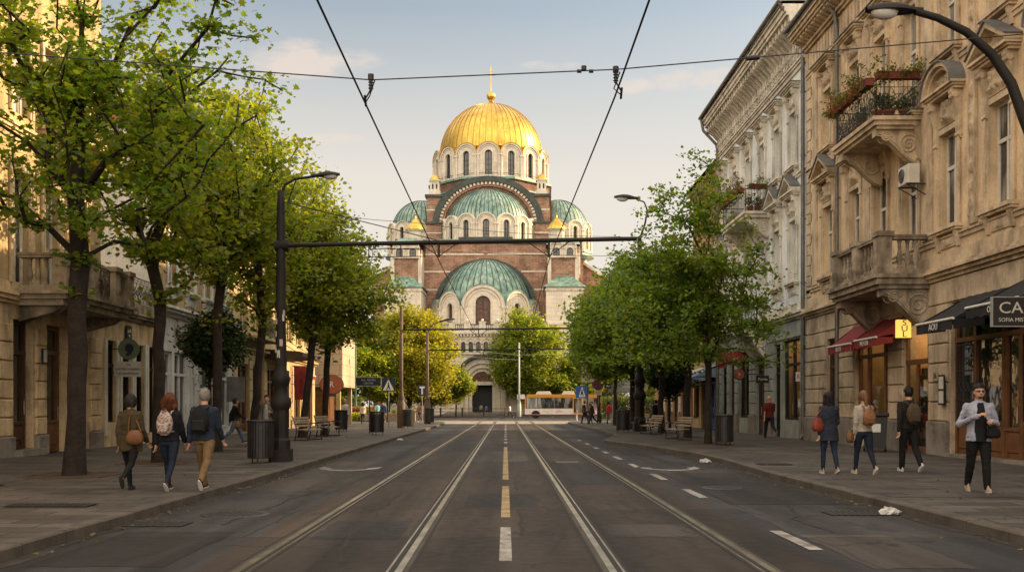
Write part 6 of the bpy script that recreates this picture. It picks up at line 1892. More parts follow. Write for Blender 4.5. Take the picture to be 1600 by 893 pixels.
def ornate_base(parent, s=1., m='pole'):
    mb = MB()
    mb.lathe([(.36, 0), (.36, .55), (.30, .62), (.30, 1.35)], 8, smooth=False)
    mb.lathe([(.30, 1.35), (.36, 1.42), (.40, 1.52), (.36, 1.66), (.27, 1.74), (.25, 1.95), (.33, 2.05), (.36, 2.18), (.30, 2.3), (.23, 2.4), (.21, 2.62), (.13, 2.75)], 16)
    mb.box(-.38, .38, -.38, .38, 0, .32)
    mb.M = None
    for v in range(len(mb.v)): x_, y_, z_ = mb.v[v]; mb.v[v] = (x_ * s * .70, y_ * s * .70, z_ * s)
    return mb.build('base', M[m], parent)


def stickers(parent, r, z0, z1, n, seed, ph=-90):
    rr = random.Random(seed)
    for k in range(n):
        mb = MB()
        z = rr.uniform(z0, z1); a = R(ph + rr.uniform(-60, 60)); h = rr.uniform(.08, .2); w = rr.uniform(.3, .6)
        mb.grid(lambda u, v: ((r + .006 + k * .0006) * math.cos(a + (u - .5) * w), (r + .006 + k * .0006) * math.sin(a + (u - .5) * w), z + h * v), 4, 1, 0)
        mb.build('sticker', (M['sign_white'], M['sign_grey'], M['sticker_pink'])[k % 3], parent, fix=False)


M['sticker_pink'] = mat_plain('pale_pink_paper', (.45, .36, .33), .7)
# big black lamp and catenary post on the left
lp = thing('lamp_post', 'big black lamp post with an ornate base, stickers and a long crossbar, left kerb', 'lamp post', (-5.62, 24.9, .12), 0)
ornate_base(lp, .95)
mb = MB(); mb.lathe([(.155, 2.4), (.13, 3.2), (.12, 5.0), (.1, 6.4), (.08, 6.75), (0, 6.8)], 14); mb.build('pole', M['pole'], lp)
stickers(lp, .14, 2.5, 3.7, 9, 4)
mb = MB(); mb.tube([(0, 0, 5.36), (.3, 0, 5.4), (8.9, 0, 5.56)], .055, 8); mb.tube([(-.14, 0, 5.38), (.2, 0, 5.4)], .15, 10); mb.tube([(0, 0, 6.5), (4.0, 0, 5.5)], .012, 5)
ca = mb.build('crossbar', M['pole'], lp)
mb = MB(); mb.tube([(2.2, 0, 5.3), (3.6, 0, 5.32)], .012, 5); mb.tube([(2.2, 0, 5.1), (3.6, 0, 5.12)], .012, 5)
for x in (2.2, 3.0, 3.6): mb.tube([(x, 0, 5.1), (x, 0, 5.44)], .014, 5)
mb.build('tie', M['black'], ca)
for x in (3.95, 6.7): mb = MB(); mb.tube([(x, 0, 5.48), (x, 0, 5.1)], .035, 6); mb.tube([(x - .5, 0, 5.46), (x, 0, 5.12), (x + .5, 0, 5.48)], .014, 5); mb.build('insulator', M['black'], ca)
mb = MB(); mb.tube([(0, 0, 6.6), (.1, 0, 6.9), (.35, 0, 7.05), (.85, 0, 7.12)], .035, 8); mb.build('arm', M['pole'], lp)
lamp_head(lp, (.85, 0, 7.12), (1, 0, .06), .78)
# near lamp at the top right
lp = thing('street_lamp', 'black street lamp whose curved arm reaches in at the top right corner', 'street lamp', (6.98, 13.0, .12), 0)
mb = MB(); mb.lathe([(.17, 0), (.17, .9), (.12, 1.0), (.1, 4.6)], 12); mb.build('pole', M['pole'], lp)
arc = [Vector((1600 + 18, 230)), Vector((1600, 185)), Vector((1580, 130)), Vector((1550, 85)), Vector((1510, 50)), Vector((1465, 28)), Vector((1430, 18))]
pts = [(0, 0, 4.5)] + [tuple(at(p.x, p.y, 13.0) - Vector((6.98, 13.0, .12))) for p in arc]
mb = MB(); mb.tube(pts, [.1, .075, .07, .066, .06, .054, .048, .045], 10); mb.build('arm', M['pole'], lp)
lamp_head(lp, pts[-1], (-1, 0, .02), .8)
# ornate lamp on the right
lp = thing('lamp_post', 'tall ornate black lamp post on the right pavement, its lamp rising above the maples', 'lamp post', (7.35, 54.6, .12), 0)
ornate_base(lp, 1.28)
mb = MB(); mb.lathe([(.2, 3.2), (.17, 5.5), (.12, 10.4), (.1, 10.6)], 12); mb.build('pole', M['pole'], lp)
stickers(lp, .18, 3.4, 4.6, 5, 8)
mb = MB(); mb.tube([(0, 0, 10.5), (.3, 0, 11.4), (.42, 0, 12.1), (.25, 0, 12.55), (-.25, 0, 12.75)], [.06, .05, .045, .04, .04], 8); mb.build('arm', M['pole'], lp)
lamp_head(lp, (-.2, 0, 12.74), (-1, 0, .06), 1.5)


def cat_pole(label, x, y, h, arm_z, arm_to, m='rustpole', lamp=None, r=.1, hang=()):
    t = thing('tram_pole', label, 'tram pole', (x, y, .12), 0, 'poles carrying the tram wires')
    mb = MB(); mb.lathe([(r * 2.2, 0), (r * 2.2, 1.6), (r * 1.6, 1.7), (r * 1.9, 1.85), (r * 1.25, 2.1), (r, 2.6), (r * .85, h), (0, h + .06)], 10); mb.build('pole', M[m], t)
    if arm_to is not None:
        mb = MB(); mb.tube([(0, 0, arm_z), (arm_to - x, 0, arm_z + .1)], .06, 6)
        for hx in hang: mb.tube([(hx - x, 0, arm_z), (hx - x, 0, arm_z - .5)], .03, 5); mb.tube([(hx - x - .6, 0, arm_z + .02), (hx - x, 0, arm_z - .45), (hx - x + .6, 0, arm_z + .04)], .018, 4)
        mb.build('crossbar', M['pole'], t)
    if lamp:
        mb = MB(); mb.tube([(0, 0, h - .3), (.1, 0, h + .3), (.5, 0, h + .75), (1.2, 0, h + .95)], .045, 6); mb.build('arm', M[m], t)
        lamp_head(t, (1.1, 0, h + .92), (1, 0, .15), 1.3)
    return t


cat_pole('brown tram pole with a long crossbar, before the golden tree on the left', -6.6, 63, 7.7, 6.2, 4.0, 'rustpole', None, .12, (-1.7, 1.4))
cat_pole('brown tram pole with a curved lamp arm near the left corner', -6.05, 77, 7.0, 5.7, 4.6, 'rustpole', True, .12, (-1.7, 1.4))
t = cat_pole('thin grey tram pole before the portal, left of the bus', 1.75, 129.5, 9.6, 0, None, 'greypole', None, .13)
mb = MB(); mb.tube([(0, 0, 8.0), (-2.2, 0, 8.2), (-8, 0, 8.8)], .03, 5); mb.tube([(0, 0, 7.4), (-3, 0, 7.5), (-8, 0, 7.9)], .03, 5); mb.tube([(0, 0, 8.0), (3, 0, 8.1), (9, 0, 8.2)], .03, 5); mb.build('crossbar', M['greypole'], t)
mb = MB(); mb.box(-.25, .75, -.05, .05, 2.3, 2.9); mb.build('sign_plate', M['sign_white'], t)
gp = thing('lamp_post', 'slim dark green lamp post at the left corner of the crossing', 'lamp post', (-14.2, 94.3, .12), 0)
mb = MB(); mb.lathe([(.3, 0), (.3, .5), (.18, .7), (.22, 1.3), (.12, 1.6), (.09, 2.5), (.07, 9.0), (0, 9.05)], 10); mb.build('pole', M['greenpole'], gp)
mb = MB(); mb.ball((0, 0, 9.2), .26, 10); mb.build('globe', M['lampglass'], gp)


# wires
def wire(name, label, cat, pts, r, group=None, sag=0., n=14, kids=()):
    P = [Vector(p) for p in pts]; path = []
    for a, b in zip(P[:-1], P[1:]):
        for i in range(n): t_ = i / n; q = a.lerp(b, t_); q.z -= sag * 4 * t_ * (1 - t_); path.append(q)
    path.append(P[-1])
    mb = MB(); mb.tube(path, r, 5)
    o = tag(mb.build(name, M['wire'], fix=False), label, cat, group)
    return o


GW = 'overhead tram wires'
wire('contact_wire', 'left tram contact wire running up the street towards the cathedral', 'wire', [(-1.66, -6, 5.05), (-1.66, 11.8, 5.08), (-1.7, 24.9, 5.2), (-1.7, 63, 5.7), (-1.7, 77, 5.3), (-1.7, 98, 5.5)], .011, GW)
wire('contact_wire', 'right tram contact wire running up the street towards the cathedral', 'wire', [(1.29, -6, 5.1), (1.28, 11.7, 5.12), (1.1, 24.9, 5.2), (1.4, 63, 5.7), (1.4, 77, 5.3), (1.4, 98, 5.5)], .011, GW)
sw = wire('span_wire', 'nearest span wire crossing the sky with two tram wire hangers', 'wire', [(-13.4, 12.2, 6.35), (-1.59, 11.8, 5.36), (1.3, 11.7, 5.45), (6.95, 12.95, 6.35)], .008, GW)
for (x, z) in ((-1.59, 5.36), (1.3, 5.45)):
    s = 1 if x < 0 else -1
    mb = MB(); mb.tube([(x, 11.75, z + .05), (x, 11.75, z - .02)], .035, 8); mb.tube([(x, 11.75, z - .02), (x, 11.75, z - .14)], .02, 8)
    for k in range(3): mb.lathe([(.018, -.012), (.034, 0), (.018, .012)], 10, (x, 11.75, z - .045 - .035 * k))
    mb.tube([(x + .05, 11.75, z - .01), (x - .02, 11.78, z - .2), (x - s * .07, 11.8, z - .27)], .008, 5); mb.tube([(x, 11.75, z - .13), (x - s * .07, 11.8, z - .22)], .01, 5)
    mb.tube([(x - s * .07, 11.74, z - .2), (x - s * .07, 11.84, z - .3)], .014, 6)
    mb.build('hanger', M['black'], sw)
for x in (.84, .98): mb = MB(); mb.tube([(x, 11.7, 5.43), (x + .05, 11.7, 5.43)], .022, 8); mb.build('sleeve', M['black'], sw)
mb = MB()
mb.tube([(.92, 11.7, 5.44), (.92, 11.7, 5.49)], .03, 8); mb.build('clamp', M['black'], sw)
p = Vector((1.3, 11.7, 5.45)).lerp(Vector((6.95, 12.95, 6.35)), .3)
mb = MB(); mb.tube([p - Vector((.08, 0, .01)), p + Vector((.08, .02, .012))], .03, 8); mb.build('insulator', M['black'], sw)
wire('span_wire', 'sagging span wire behind the long crossbar', 'wire', [(-8.6, 40, 9.6), (-4.0, 40, 8.9), (4.5, 40, 8.3), (8, 40, 8.6)], .010, GW, .15)
wire('span_wire', 'lower span wire from the left maples to the right maples behind the crossbar', 'wire', [(-8.6, 34, 7.3), (8, 36, 7.0)], .009, GW, .3)
wire('span_wire', 'guy wire beside the near street lamp at the top right', 'wire', [(12.25, 22, 9.6), (6.98, 13.0, 6.1)], .008, GW, .05)


# signs on poles
def sign_pole(label, x, y, h, plates, m='greypole', z0=.12, group=None, r=.035):
    t = thing('sign_post', label, 'road sign', (x, y, z0), 0, group)
    mb = MB(); mb.tube([(0, 0, 0), (0, 0, h)], r, 8); mb.build('post', M[m], t)
    for f in plates: f(t)
    return t


def rect_plate(w, h, z, m, words=None, ws=.1, wm='sign_white', x=0., name='plate', border=None):
    def f(t):
        mb = MB(); mb.box(x - w / 2, x + w / 2, -.06, -.04, z - h / 2, z + h / 2); p = mb.build(name, M[m], t)
        if border:
            b = MB(); e = .03
            for q in ((x - w / 2 - e, x + w / 2 + e, z + h / 2, z + h / 2 + e), (x - w / 2 - e, x + w / 2 + e, z - h / 2 - e, z - h / 2), (x - w / 2 - e, x - w / 2, z - h / 2, z + h / 2), (x + w / 2, x + w / 2 + e, z - h / 2, z + h / 2)): b.box(q[0], q[1], -.062, -.038, q[2], q[3])
            b.build('border', M[border], p)
        if words:
            for i, l in enumerate(words.split('\n')): text(p, l, (x, -.066, z + (len(words.split('\n')) - 1) * ws * .6 - i * ws * 1.25), ws, M[wm])
    return f


def disc(r, z, m, y=-.06, t_=.02, n=24):
    return MB().prism([(r * math.cos(2 * PI * i / n), z + r * math.sin(2 * PI * i / n)) for i in range(n)], 'y', y, y + t_)


sign_pole('dark street-name sign with white lettering on a post, left pavement', -6.9, 50.5, 2.75, [rect_plate(1.25, .4, 2.62, 'sign_navy', 'BUL. NEVSKI\nCENTAR', .13, 'sign_white', -.05, border='sign_grey')], 'rustpole')


def crossing(t):
    mb = MB(); mb.box(-.42, .42, -.07, -.045, 2.32, 3.16); p = mb.build('plate', M['sign_navy'], t)
    mb = MB(); mb.prism([(-.36, 2.38), (.36, 2.38), (0, 3.08)], 'y', -.085, -.072); tr = mb.build('triangle', M['sign_white'], p)
    mb = MB(); mb.ball((.0, -.095, 2.82), .05, 8, 0, (1, .2, 1)); mb.prism([(-.04, 2.76), (.05, 2.76), (.06, 2.6), (.14, 2.42), (.09, 2.42), (.0, 2.56), (-.1, 2.42), (-.15, 2.42), (-.05, 2.6)], 'y', -.096, -.09); mb.build('pictogram', M['black'], p)


sign_pole('square pedestrian-crossing sign with a white triangle on a post, left pavement', -7.4, 63, 3.0, [crossing])


def dead_end(t):
    rect_plate(.75, .95, 2.75, 'sign_navy')(t)
    mb = MB(); mb.box(-.07, .07, -.075, -.062, 2.4, 3.0); mb.box(-.22, .22, -.0751, -.0621, 2.92, 3.08); mb.build('pictogram', M['sign_white'], t)


sign_pole('dark sign with a white T on a post behind the brown lamp pole', -7.2, 86, 3.2, [dead_end])


def no_stop(t):
    disc(.47, 3.05, 'x', -.075).build('plate', M['sign_red'], t)
    disc(.38, 3.05, 'x', -.082, .006).build('blue_field', M['sign_blue'], t)
    mb = MB()
    for a in (45, -45): mb.M = Matrix.Translation((0, -.09, 3.05)) @ Matrix.Rotation(R(a), 4, 'Y'); mb.box(-.05, .05, -.004, .004, -.38, .38)
    mb.M = None; mb.build('cross', M['sign_red'], t)
    rect_plate(.55, .36, 2.4, 'sign_white', '2-5', .2, 'sign_red')(t)


GX = 'road signs at the far right corner'
sign_pole('round red and blue no-stopping sign above a small white plate, far right corner', 7.0, 75.5, 3.6, [no_stop], 'pole', group=GX, r=.06)
sign_pole('white sign with red and black lettering on a post left of the no-stopping sign', 6.2, 75, 4.6, [rect_plate(.95, .45, 4.25, 'sign_white', 'PARKING', .17, 'black'), rect_plate(.95, .42, 3.75, 'sign_white', 'ZONA', .2, 'sign_red'), rect_plate(.95, .3, 3.35, 'sign_white', '8-19', .17, 'black')], 'pole', group=GX)


def walker(t):
    mb = MB(); mb.box(-.55, .55, -.07, -.045, 2.1, 3.2); p = mb.build('plate', M['sign_blue'], t)
    mb = MB(); mb.prism([(-.3, 2.2), (.3, 2.2), (0, 3.1)], 'y', -.085, -.072); mb.build('triangle', M['sign_white'], p)
    mb = MB(); mb.ball((0, -.09, 2.78), .07, 8, 0, (1, .2, 1)); mb.prism([(-.06, 2.7), (.06, 2.7), (.14, 2.3), (.06, 2.3), (0, 2.5), (-.08, 2.3), (-.15, 2.3)], 'y', -.094, -.088); mb.build('pictogram', M['black'], p)


sign_pole('blue crossing sign with a white triangle before the bus front', 6.75, 88, 3.3, [walker], 'greypole', group=GX)
sign_pole('small dark arrow sign on a thin post right of the no-stopping sign', 8.0, 78, 3.2, [rect_plate(.55, .42, 2.95, 'sign_navy', '<-', .34)], 'pole', group=GX)
bb = thing('billboard', 'pale blue billboard on two posts among the right-hand maples', 'billboard', (9.6, 82, .12), 0)
mb = MB(); mb.box(-1.1, 1.1, -.06, .06, 2.6, 4.3); mb.build('panel', M['billb'] if 'billb' in M else M.setdefault('billb', mat('billboard_print', (.36, .40, .44), (.20, .27, .36), .5, 0, 1.4, .05)), bb)
mb = MB()
for q in ((-1.18, 1.18, 4.3, 4.4), (-1.18, 1.18, 2.5, 2.6), (-1.18, -1.1, 2.6, 4.3), (1.1, 1.18, 2.6, 4.3)): mb.box(q[0], q[1], -.08, .08, q[2], q[3])
mb.build('frame', M['greypole'], bb)
mb = MB(); mb.prism([(-1.0, 4.0), (-.75, 4.0), (-.55, 3.4), (-.2, 4.2), (-.05, 4.2), (-.5, 3.0), (-.65, 3.0)], 'y', -.075, -.062)
for k in range(4): mb.box(-.1 + k * .05, .95, -.075, -.062, 3.75 - .28 * k, 3.85 - .28 * k)
mb.build('lettering', M['sign_white'], bb)
for sx in (-.8, .8): mb = MB(); mb.tube([(sx, 0, 0), (sx, 0, 2.5)], .06, 8); mb.build('post', M['greypole'], bb)
sign_pole('round white sign on a post just right of the blue billboard', 10.2, 74, 3.0, [lambda t: disc(.36, 2.75, 'x').build('plate', M['sign_white'], t)], 'pole', group=GX)
pk = thing('bollard', 'short grey bollard at the far right corner before the bus', 'bollard', (6.6, 92.5, .12), 0, 'bollards at the right corner')
mb = MB(); mb.lathe([(.1, 0), (.1, .08), (.06, .1), (.06, .85), (.075, .9), (.05, 1.0), (0, 1.02)], 10); mb.build('post', M['greypole'], pk)
dup(pk, (8.6, 84.5, .12), 0, 'short bollard beside the farthest right maple')

# railing in front of the square
GF = 'railing panels along the square'
f0 = None
for k, x in enumerate([-14.5 + 2.9 * i for i in range(5)] + [2.9, 5.8]):
    lab = ('first', 'second', 'third', 'fourth', 'fifth', 'sixth', 'seventh')[k] + ' black railing panel from the left, before the cathedral'
    if f0 is None:
        f0 = thing('railing_panel', lab, 'railing', (x, 134.2, .14), 0, GF)
        for sx in (0, 2.8): mb = MB(); mb.tube([(sx, 0, 0), (sx, 0, 1.15)], .06, 6); mb.build('post', M['iron'], f0)
        mb = MB()
        for z in (.2, .62, 1.02): mb.tube([(0, 0, z), (2.8, 0, z)], .035, 5)
        mb.build('rail', M['iron'], f0, fix=False)
    else: dup(f0, (x, 134.2, .14), 0, lab, GF)

# wooden planters and seats at the left corner
pt = thing('wooden_planter', 'brown wooden planter at the left corner, nearest the brown pole', 'planter', (-8.9, 85, .12), 0, 'wooden planters at the left corner')
mb = MB()
for k in range(4): mb.cbox(-1.2, 1.2, -.3, .3, .1 + k * .17, .25 + k * .17, .02)
mb.build('box', M['slat'], pt)
for sx in (-1.1, 1.1): mb = MB(); mb.box(sx - .06, sx + .06, -.31, .31, 0, .85); mb.build('leg', M['wood_dark'], pt)
rs_ = np.random.RandomState(5); p_ = np.c_[rs_.uniform(-1.1, 1.1, 30), rs_.uniform(-.25, .25, 30), rs_.uniform(.75, 1.05, 30)]; v_, k_, K_ = leaf_cloud(p_, .14, (.1, .1, .1), 10, rs_)
put('foliage', leaf_mesh('foliage', v_, k_, K_, M['hedge']), pt)
dup(pt, (-11.6, 88, .12), .2, 'brown wooden planter at the left corner behind the street-name sign')
dup(pt, (-8.2, 91.5, .12), -.1, 'brown wooden planter at the far edge of the left corner')

# grates, covers, scraps
def flat_grate(name, label, cat, x, y, w, d, z, rz=0, bars=8):
    t = thing(name, label, cat, (x, y, z), rz)
    mb = MB(); mb.box(-w / 2, w / 2, -d / 2, d / 2, -.004, .004); mb.build('pit', M['groove'], t)
    mb = MB()
    for i in range(bars): a = -w / 2 + w * (i + .25) / bars; mb.box(a, a + w / bars * .5, -d / 2, d / 2, .004, .009)
    for q in ((-w / 2 - .03, w / 2 + .03, -d / 2 - .03, -d / 2), (-w / 2 - .03, w / 2 + .03, d / 2, d / 2 + .03), (-w / 2 - .03, -w / 2, -d / 2, d / 2), (w / 2, w / 2 + .03, -d / 2, d / 2)): mb.box(*q, .004, .011)
    mb.build('bars', M['iron'], t)


flat_grate('drain_grate', 'iron drain grate by the right kerb next to the white scrap', 'drain grate', 4.95, 13.9, .9, .45, .004, 0, 10)
flat_grate('drain_grate', 'iron drain grate by the left kerb', 'drain grate', -4.4, 12.6, .7, .4, .004, 0, 8)
flat_grate('pavement_grate', 'small square grate in the right pavement near the kerb', 'drain grate', 6.35, 23.6, .7, .55, .128, 0, 9)
flat_grate('pavement_grate', 'dark flat grate in the left pavement near the nearest maple', 'drain grate', -6.3, 13.8, 1.1, .35, .128, 0, 14)
flat_grate('pavement_grate', 'dark grate low in the pavement at the left edge', 'drain grate', -9.2, 17.2, .8, .5, .128, 0, 9)


def cover(label, x, y, r):
    t = thing('manhole_cover', label, 'manhole cover', (x, y, .006), 0, 'manhole covers in the carriageway')
    mb = MB(); mb.lathe([(r + .05, -.004), (r + .04, .004), (r, .005)], 28); mb.build('ring', M['iron'], t)
    mb = MB(); mb.lathe([(r - .01, 0), (r - .012, .004), (0, .005)], 28)
    for i in range(-4, 5):
        for j in range(-4, 5):
            if math.hypot(i, j) * r * .2 < r * .85: mb.box(i * r * .2 - .03, i * r * .2 + .02, j * r * .2 - .03, j * r * .2 + .02, .004, .009)
    mb.build('lid', M['iron'], t)


cover('manhole cover in the left lane, nearest the viewer', -3.75, 13.8, .42)
cover('manhole cover in the right lane before the turning mark', 4.0, 18.3, .34)
cover('manhole cover far up the left lane', -3.4, 56, .42)


def scrap(label, loc, s, seed):
    rs = random.Random(seed); mb = MB()
    mb.ball((0, 0, s * .35), s, 14, 0, (1.5, .9, .6), False)
    mb.v = [(x + rs.uniform(-.25, .25) * s, y + rs.uniform(-.25, .25) * s, max(.004, z + rs.uniform(-.3, .3) * s)) for x, y, z in mb.v]
    o = mb.build('crumpled_bag', M['paper'], None, loc); tag(o, label, 'litter', 'white litter along the kerbs')


scrap('crumpled white plastic bag lying by the drain grate at the right kerb', (5.3, 13.75, .004), .1, 3)
scrap('white paper scrap at the right kerb beside the turning mark', (5.3, 26.4, .004), .1, 4)
scrap('tiny white scrap on the left lane kerb', (-4.62, 43.5, .004), .09, 5)
wb = thing('wheelie_bin', 'black wheeled bin standing by the wall behind the ponytailed woman', 'wheeled bin', (11.2, 30.2, .12), R(-20))
mb = MB(); mb.prism([(-.3, .12), (.3, .1), (.36, 1.05), (-.36, 1.05)], 'y', -.32, .32); mb.build('body', M['black'], wb)
mb = MB(); mb.cbox(-.4, .4, -.38, .36, 1.06, 1.18, .04); mb.tube([(-.3, .42, 1.1), (.3, .42, 1.1)], .025, 6); mb.build('lid', M['black'], wb)
for sx in (-.3, .3): mb = MB(); mb.tube([(sx - .03, .25, .1), (sx + .03, .25, .1)], .1, 12); mb.build('wheel', M['tyre'], wb)
mb = MB(); mb.box(-.16, .16, -.335, -.325, .6, .85); mb.build('sticker', M['sign_white'], wb)

# ------------------------------------------------------------------ bus
bus = thing('bus', 'orange and white city bus crossing in front of the cathedral', 'bus', (2.35, 123.0, .0), 0)
BL, BW = 9.6, 2.5
prof = [(0, .42), (0.0, 1.1), (.03, 2.4), (.12, 2.78), (.35, 2.9), (BL - .5, 2.9), (BL - .2, 2.8), (BL + .02, 2.2), (BL + .14, 1.2), (BL + .12, .4)]
def wheel_cut(cx, z): return [(cx + .56 * math.cos(PI * i / 8), z + .56 * math.sin(PI * i / 8)) for i in range(9)]
low = [(0, .42), (0, 1.18), (BL + .12, 1.18), (BL + .12, .42)] + wheel_cut(BL - 1.75, .42) + wheel_cut(1.35, .42)
up = [(0, 1.18), (.03, 2.4), (.12, 2.7), (.35, 2.82), (BL - .5, 2.82), (BL - .2, 2.7), (BL + .02, 2.2), (BL + .12, 1.18)]
mb = MB(); mb.prism(low, 'y', -BW / 2, BW / 2); mb.build('lower_body', M['bus_white'], bus)
mb = MB(); mb.prism(up, 'y', -BW / 2 + .02, BW / 2 - .02); mb.build('upper_body', M['bus_orange'], bus)
mb = MB(); mb.prism([(.1, 2.822), (BL - .3, 2.822), (BL - .5, 2.95), (.35, 2.95)], 'y', -BW / 2 + .06, BW / 2 - .06); mb.build('roof', M['bus_orange'], bus)
for (a, b, h) in ((1.35, 3.3, .38), (4.6, 6.2, .42), (6.9, 7.6, .2)): mb = MB(); mb.prism([(a, 2.951), (b, 2.951), (b - .2, 2.95 + h), (a + .25, 2.95 + h)], 'y', -.8, .8); mb.build('roof_unit', M['ac'], bus)
mb = MB(); mb.box(.18, 5.85, -BW / 2 + .012, -BW / 2 + .04, 1.24, 2.54); mb.build('window_band', M['black'], bus)
for i, (a, b) in enumerate(((.25, 1.55), (1.65, 3.1), (3.2, 4.7), (4.8, 5.75))):
    mb = MB(); mb.box(a, b, -BW / 2 + .005, -BW / 2 + .03, 1.28, 2.5); mb.build('side_window', M['glass'], bus)
for (a, b) in ((5.95, 7.1), ):
    mb = MB(); mb.box(a, b, -BW / 2 - .01, -BW / 2 + .03, .5, 2.55); d = mb.build('door', M['bus_orange'], bus)
    for q in (a + .06, (a + b) / 2 + .03): g = MB(); g.box(q, q + (b - a) / 2 - .09, -BW / 2 - .016, -BW / 2 - .011, .75, 2.42); g.build('pane', M['glass'], d)
mb = MB(); mb.box(7.3, 8.9, -BW / 2 + .005, -BW / 2 + .03, 1.28, 2.5); mb.build('side_window', M['glass'], bus)
mb = MB(); mb.prism([(BL + .13, 1.25), (BL + .035, 2.2), (BL - .15, 2.66), (BL - .1, 2.7), (BL + .06, 2.22), (BL + .16, 1.25)], 'y', -BW / 2 + .08, BW / 2 - .08); mb.build('windscreen', M['glass'], bus)
mb = MB(); mb.prism([(7.2, 1.17), (8.0, .98), (BL + .125, .98), (BL + .125, 1.17)], 'y', -BW / 2 - .008, -BW / 2 - .002); mb.prism([(6.6, .5), (7.2, 1.17), (7.0, 1.17), (6.4, .5)], 'y', -BW / 2 - .008, -BW / 2 - .002); mb.box(0, BL, -BW / 2 - .009, -BW / 2 - .001, .44, .52); mb.build('stripe', M['bus_pink'], bus)
mb = MB(); mb.box(-.02, BL + .16, -BW / 2 - .012, BW / 2 + .012, .3, .44); mb.build('bumper', M['pole'], bus)
text(bus, 'SOFIA', (4.2, -BW / 2 - .006, .85), .34, M['bus_pink']); text(bus, '213', (2.6, -BW / 2 - .006, .85), .26, M['bus_pink'])
for x in (1.35, BL - 1.75):
    for s in (-1, 1):
        mb = MB(); mb.M = Matrix.Translation((x, s * (BW / 2 - .16), .48)) @ Matrix.Rotation(R(90), 4, 'X'); mb.lathe([(.3, -.13), (.44, -.13), (.48, -.09), (.48, .09), (.44, .13), (.3, .13)], 20); w = mb.build('wheel', M['tyre'], bus)
        g = MB(); g.M = mb.M; g.lathe([(0, -.1), (.3, -.1), (.3, .1), (0, .1)], 16); g.build('rim', M['rim'], w)
for s in (-1, 1):
    mb = MB(); mb.ball((BL + .12, s * .95, .72), .14, 10, 0, (.4, 1.2, .8)); mb.build('headlight', M['lampglass'], bus)
    mb = MB(); mb.tube([(BL - .05, s * 1.2, 2.6), (BL + .3, s * 1.35, 2.55)], .02, 5); mb.box(BL + .22, BL + .3, s * 1.35 - .1, s * 1.35 + .1, 2.1, 2.55); mb.build('mirror', M['black'], bus)
# ------------------------------------------------------------------ people
def evaluated(me, mods):
    o = bpy.data.objects.new('tmp', me); col.objects.link(o)
    for (typ, kw) in mods:
        md = o.modifiers.new(typ, typ)
        for k, v in kw.items(): setattr(md, k, v)
    dg = bpy.context.evaluated_depsgraph_get()
    r = bpy.data.meshes.new_from_object(o.evaluated_get(dg))
    bpy.data.objects.remove(o)
    return r


def merged(mb, name, mat_, voxel, smooth=4, parent=None, extra=None, folds=0., seed_=0.):
    """one continuous surface from overlapping limbs"""
    me0 = mb.mesh(name, mat_)
    me = evaluated(me0, [('REMESH', dict(mode='VOXEL', voxel_size=voxel, use_smooth_shade=True)), ('SMOOTH', dict(factor=.5, iterations=smooth))])
    me.name = name
    if not me.materials: me.materials.append(mat_)
    if folds:
        from mathutils import noise as mn
        n_ = len(me.vertices); co_ = np.empty(n_ * 3); no_ = np.empty(n_ * 3)
        me.vertices.foreach_get('co', co_); me.vertices.foreach_get('normal', no_)
        co_ = co_.reshape(-1, 3); no_ = no_.reshape(-1, 3)
        dd = np.array([mn.noise((c_[0] * 9 + seed_, c_[1] * 9, c_[2] * 17)) + .6 * mn.noise((c_[0] * 20, c_[1] * 20 + seed_, c_[2] * 34)) for c_ in co_])
        me.vertices.foreach_set('co', (co_ + no_ * dd[:, None] * folds).ravel())
    if extra is not None:
        e = extra.mesh('tmp', mat_)
        import bmesh
        bm = bmesh.new(); bm.from_mesh(me); bm.from_mesh(e); bm.to_mesh(me); bm.free()
    me.polygons.foreach_set('use_smooth', [True] * len(me.polygons))
    return put(name, me, parent)


def capsule(mb, pts, rads, n=10):
    mb.tube(pts, rads, n)
    mb.ball(pts[0], rads[0], n); mb.ball(pts[-1], rads[-1], n)
    for p, r in zip(pts[1:-1], rads[1:-1]): mb.ball(p, r, n)


def rings(mb, R_, n=16):
    """closed body of elliptical rings (x, y, z, rx, ry)"""
    vs, fs = [], []
    for (x, y, z, a, b) in R_:
        for j in range(n): t = 2 * PI * j / n; vs.append((x + a * math.cos(t), y + b * math.sin(t), z))
    for i in range(len(R_) - 1):
        for j in range(n): fs.append((i * n + j, i * n + (j + 1) % n, (i + 1) * n + (j + 1) % n, (i + 1) * n + j))
    fs += [tuple(range(n - 1, -1, -1)), tuple(range((len(R_) - 1) * n, len(R_) * n))]
    mb.add(vs, fs, 0, True)


PM = {}
def cloth(c, rough=.85):
    k = tuple(c)
    if k not in PM: PM[k] = mat('cloth_%02x%02x%02x' % tuple(int(min(1, x) * 255) for x in c), c, tuple(x * .7 for x in c), rough, 0, 7, .35, 45, spec=.2)
    return PM[k]


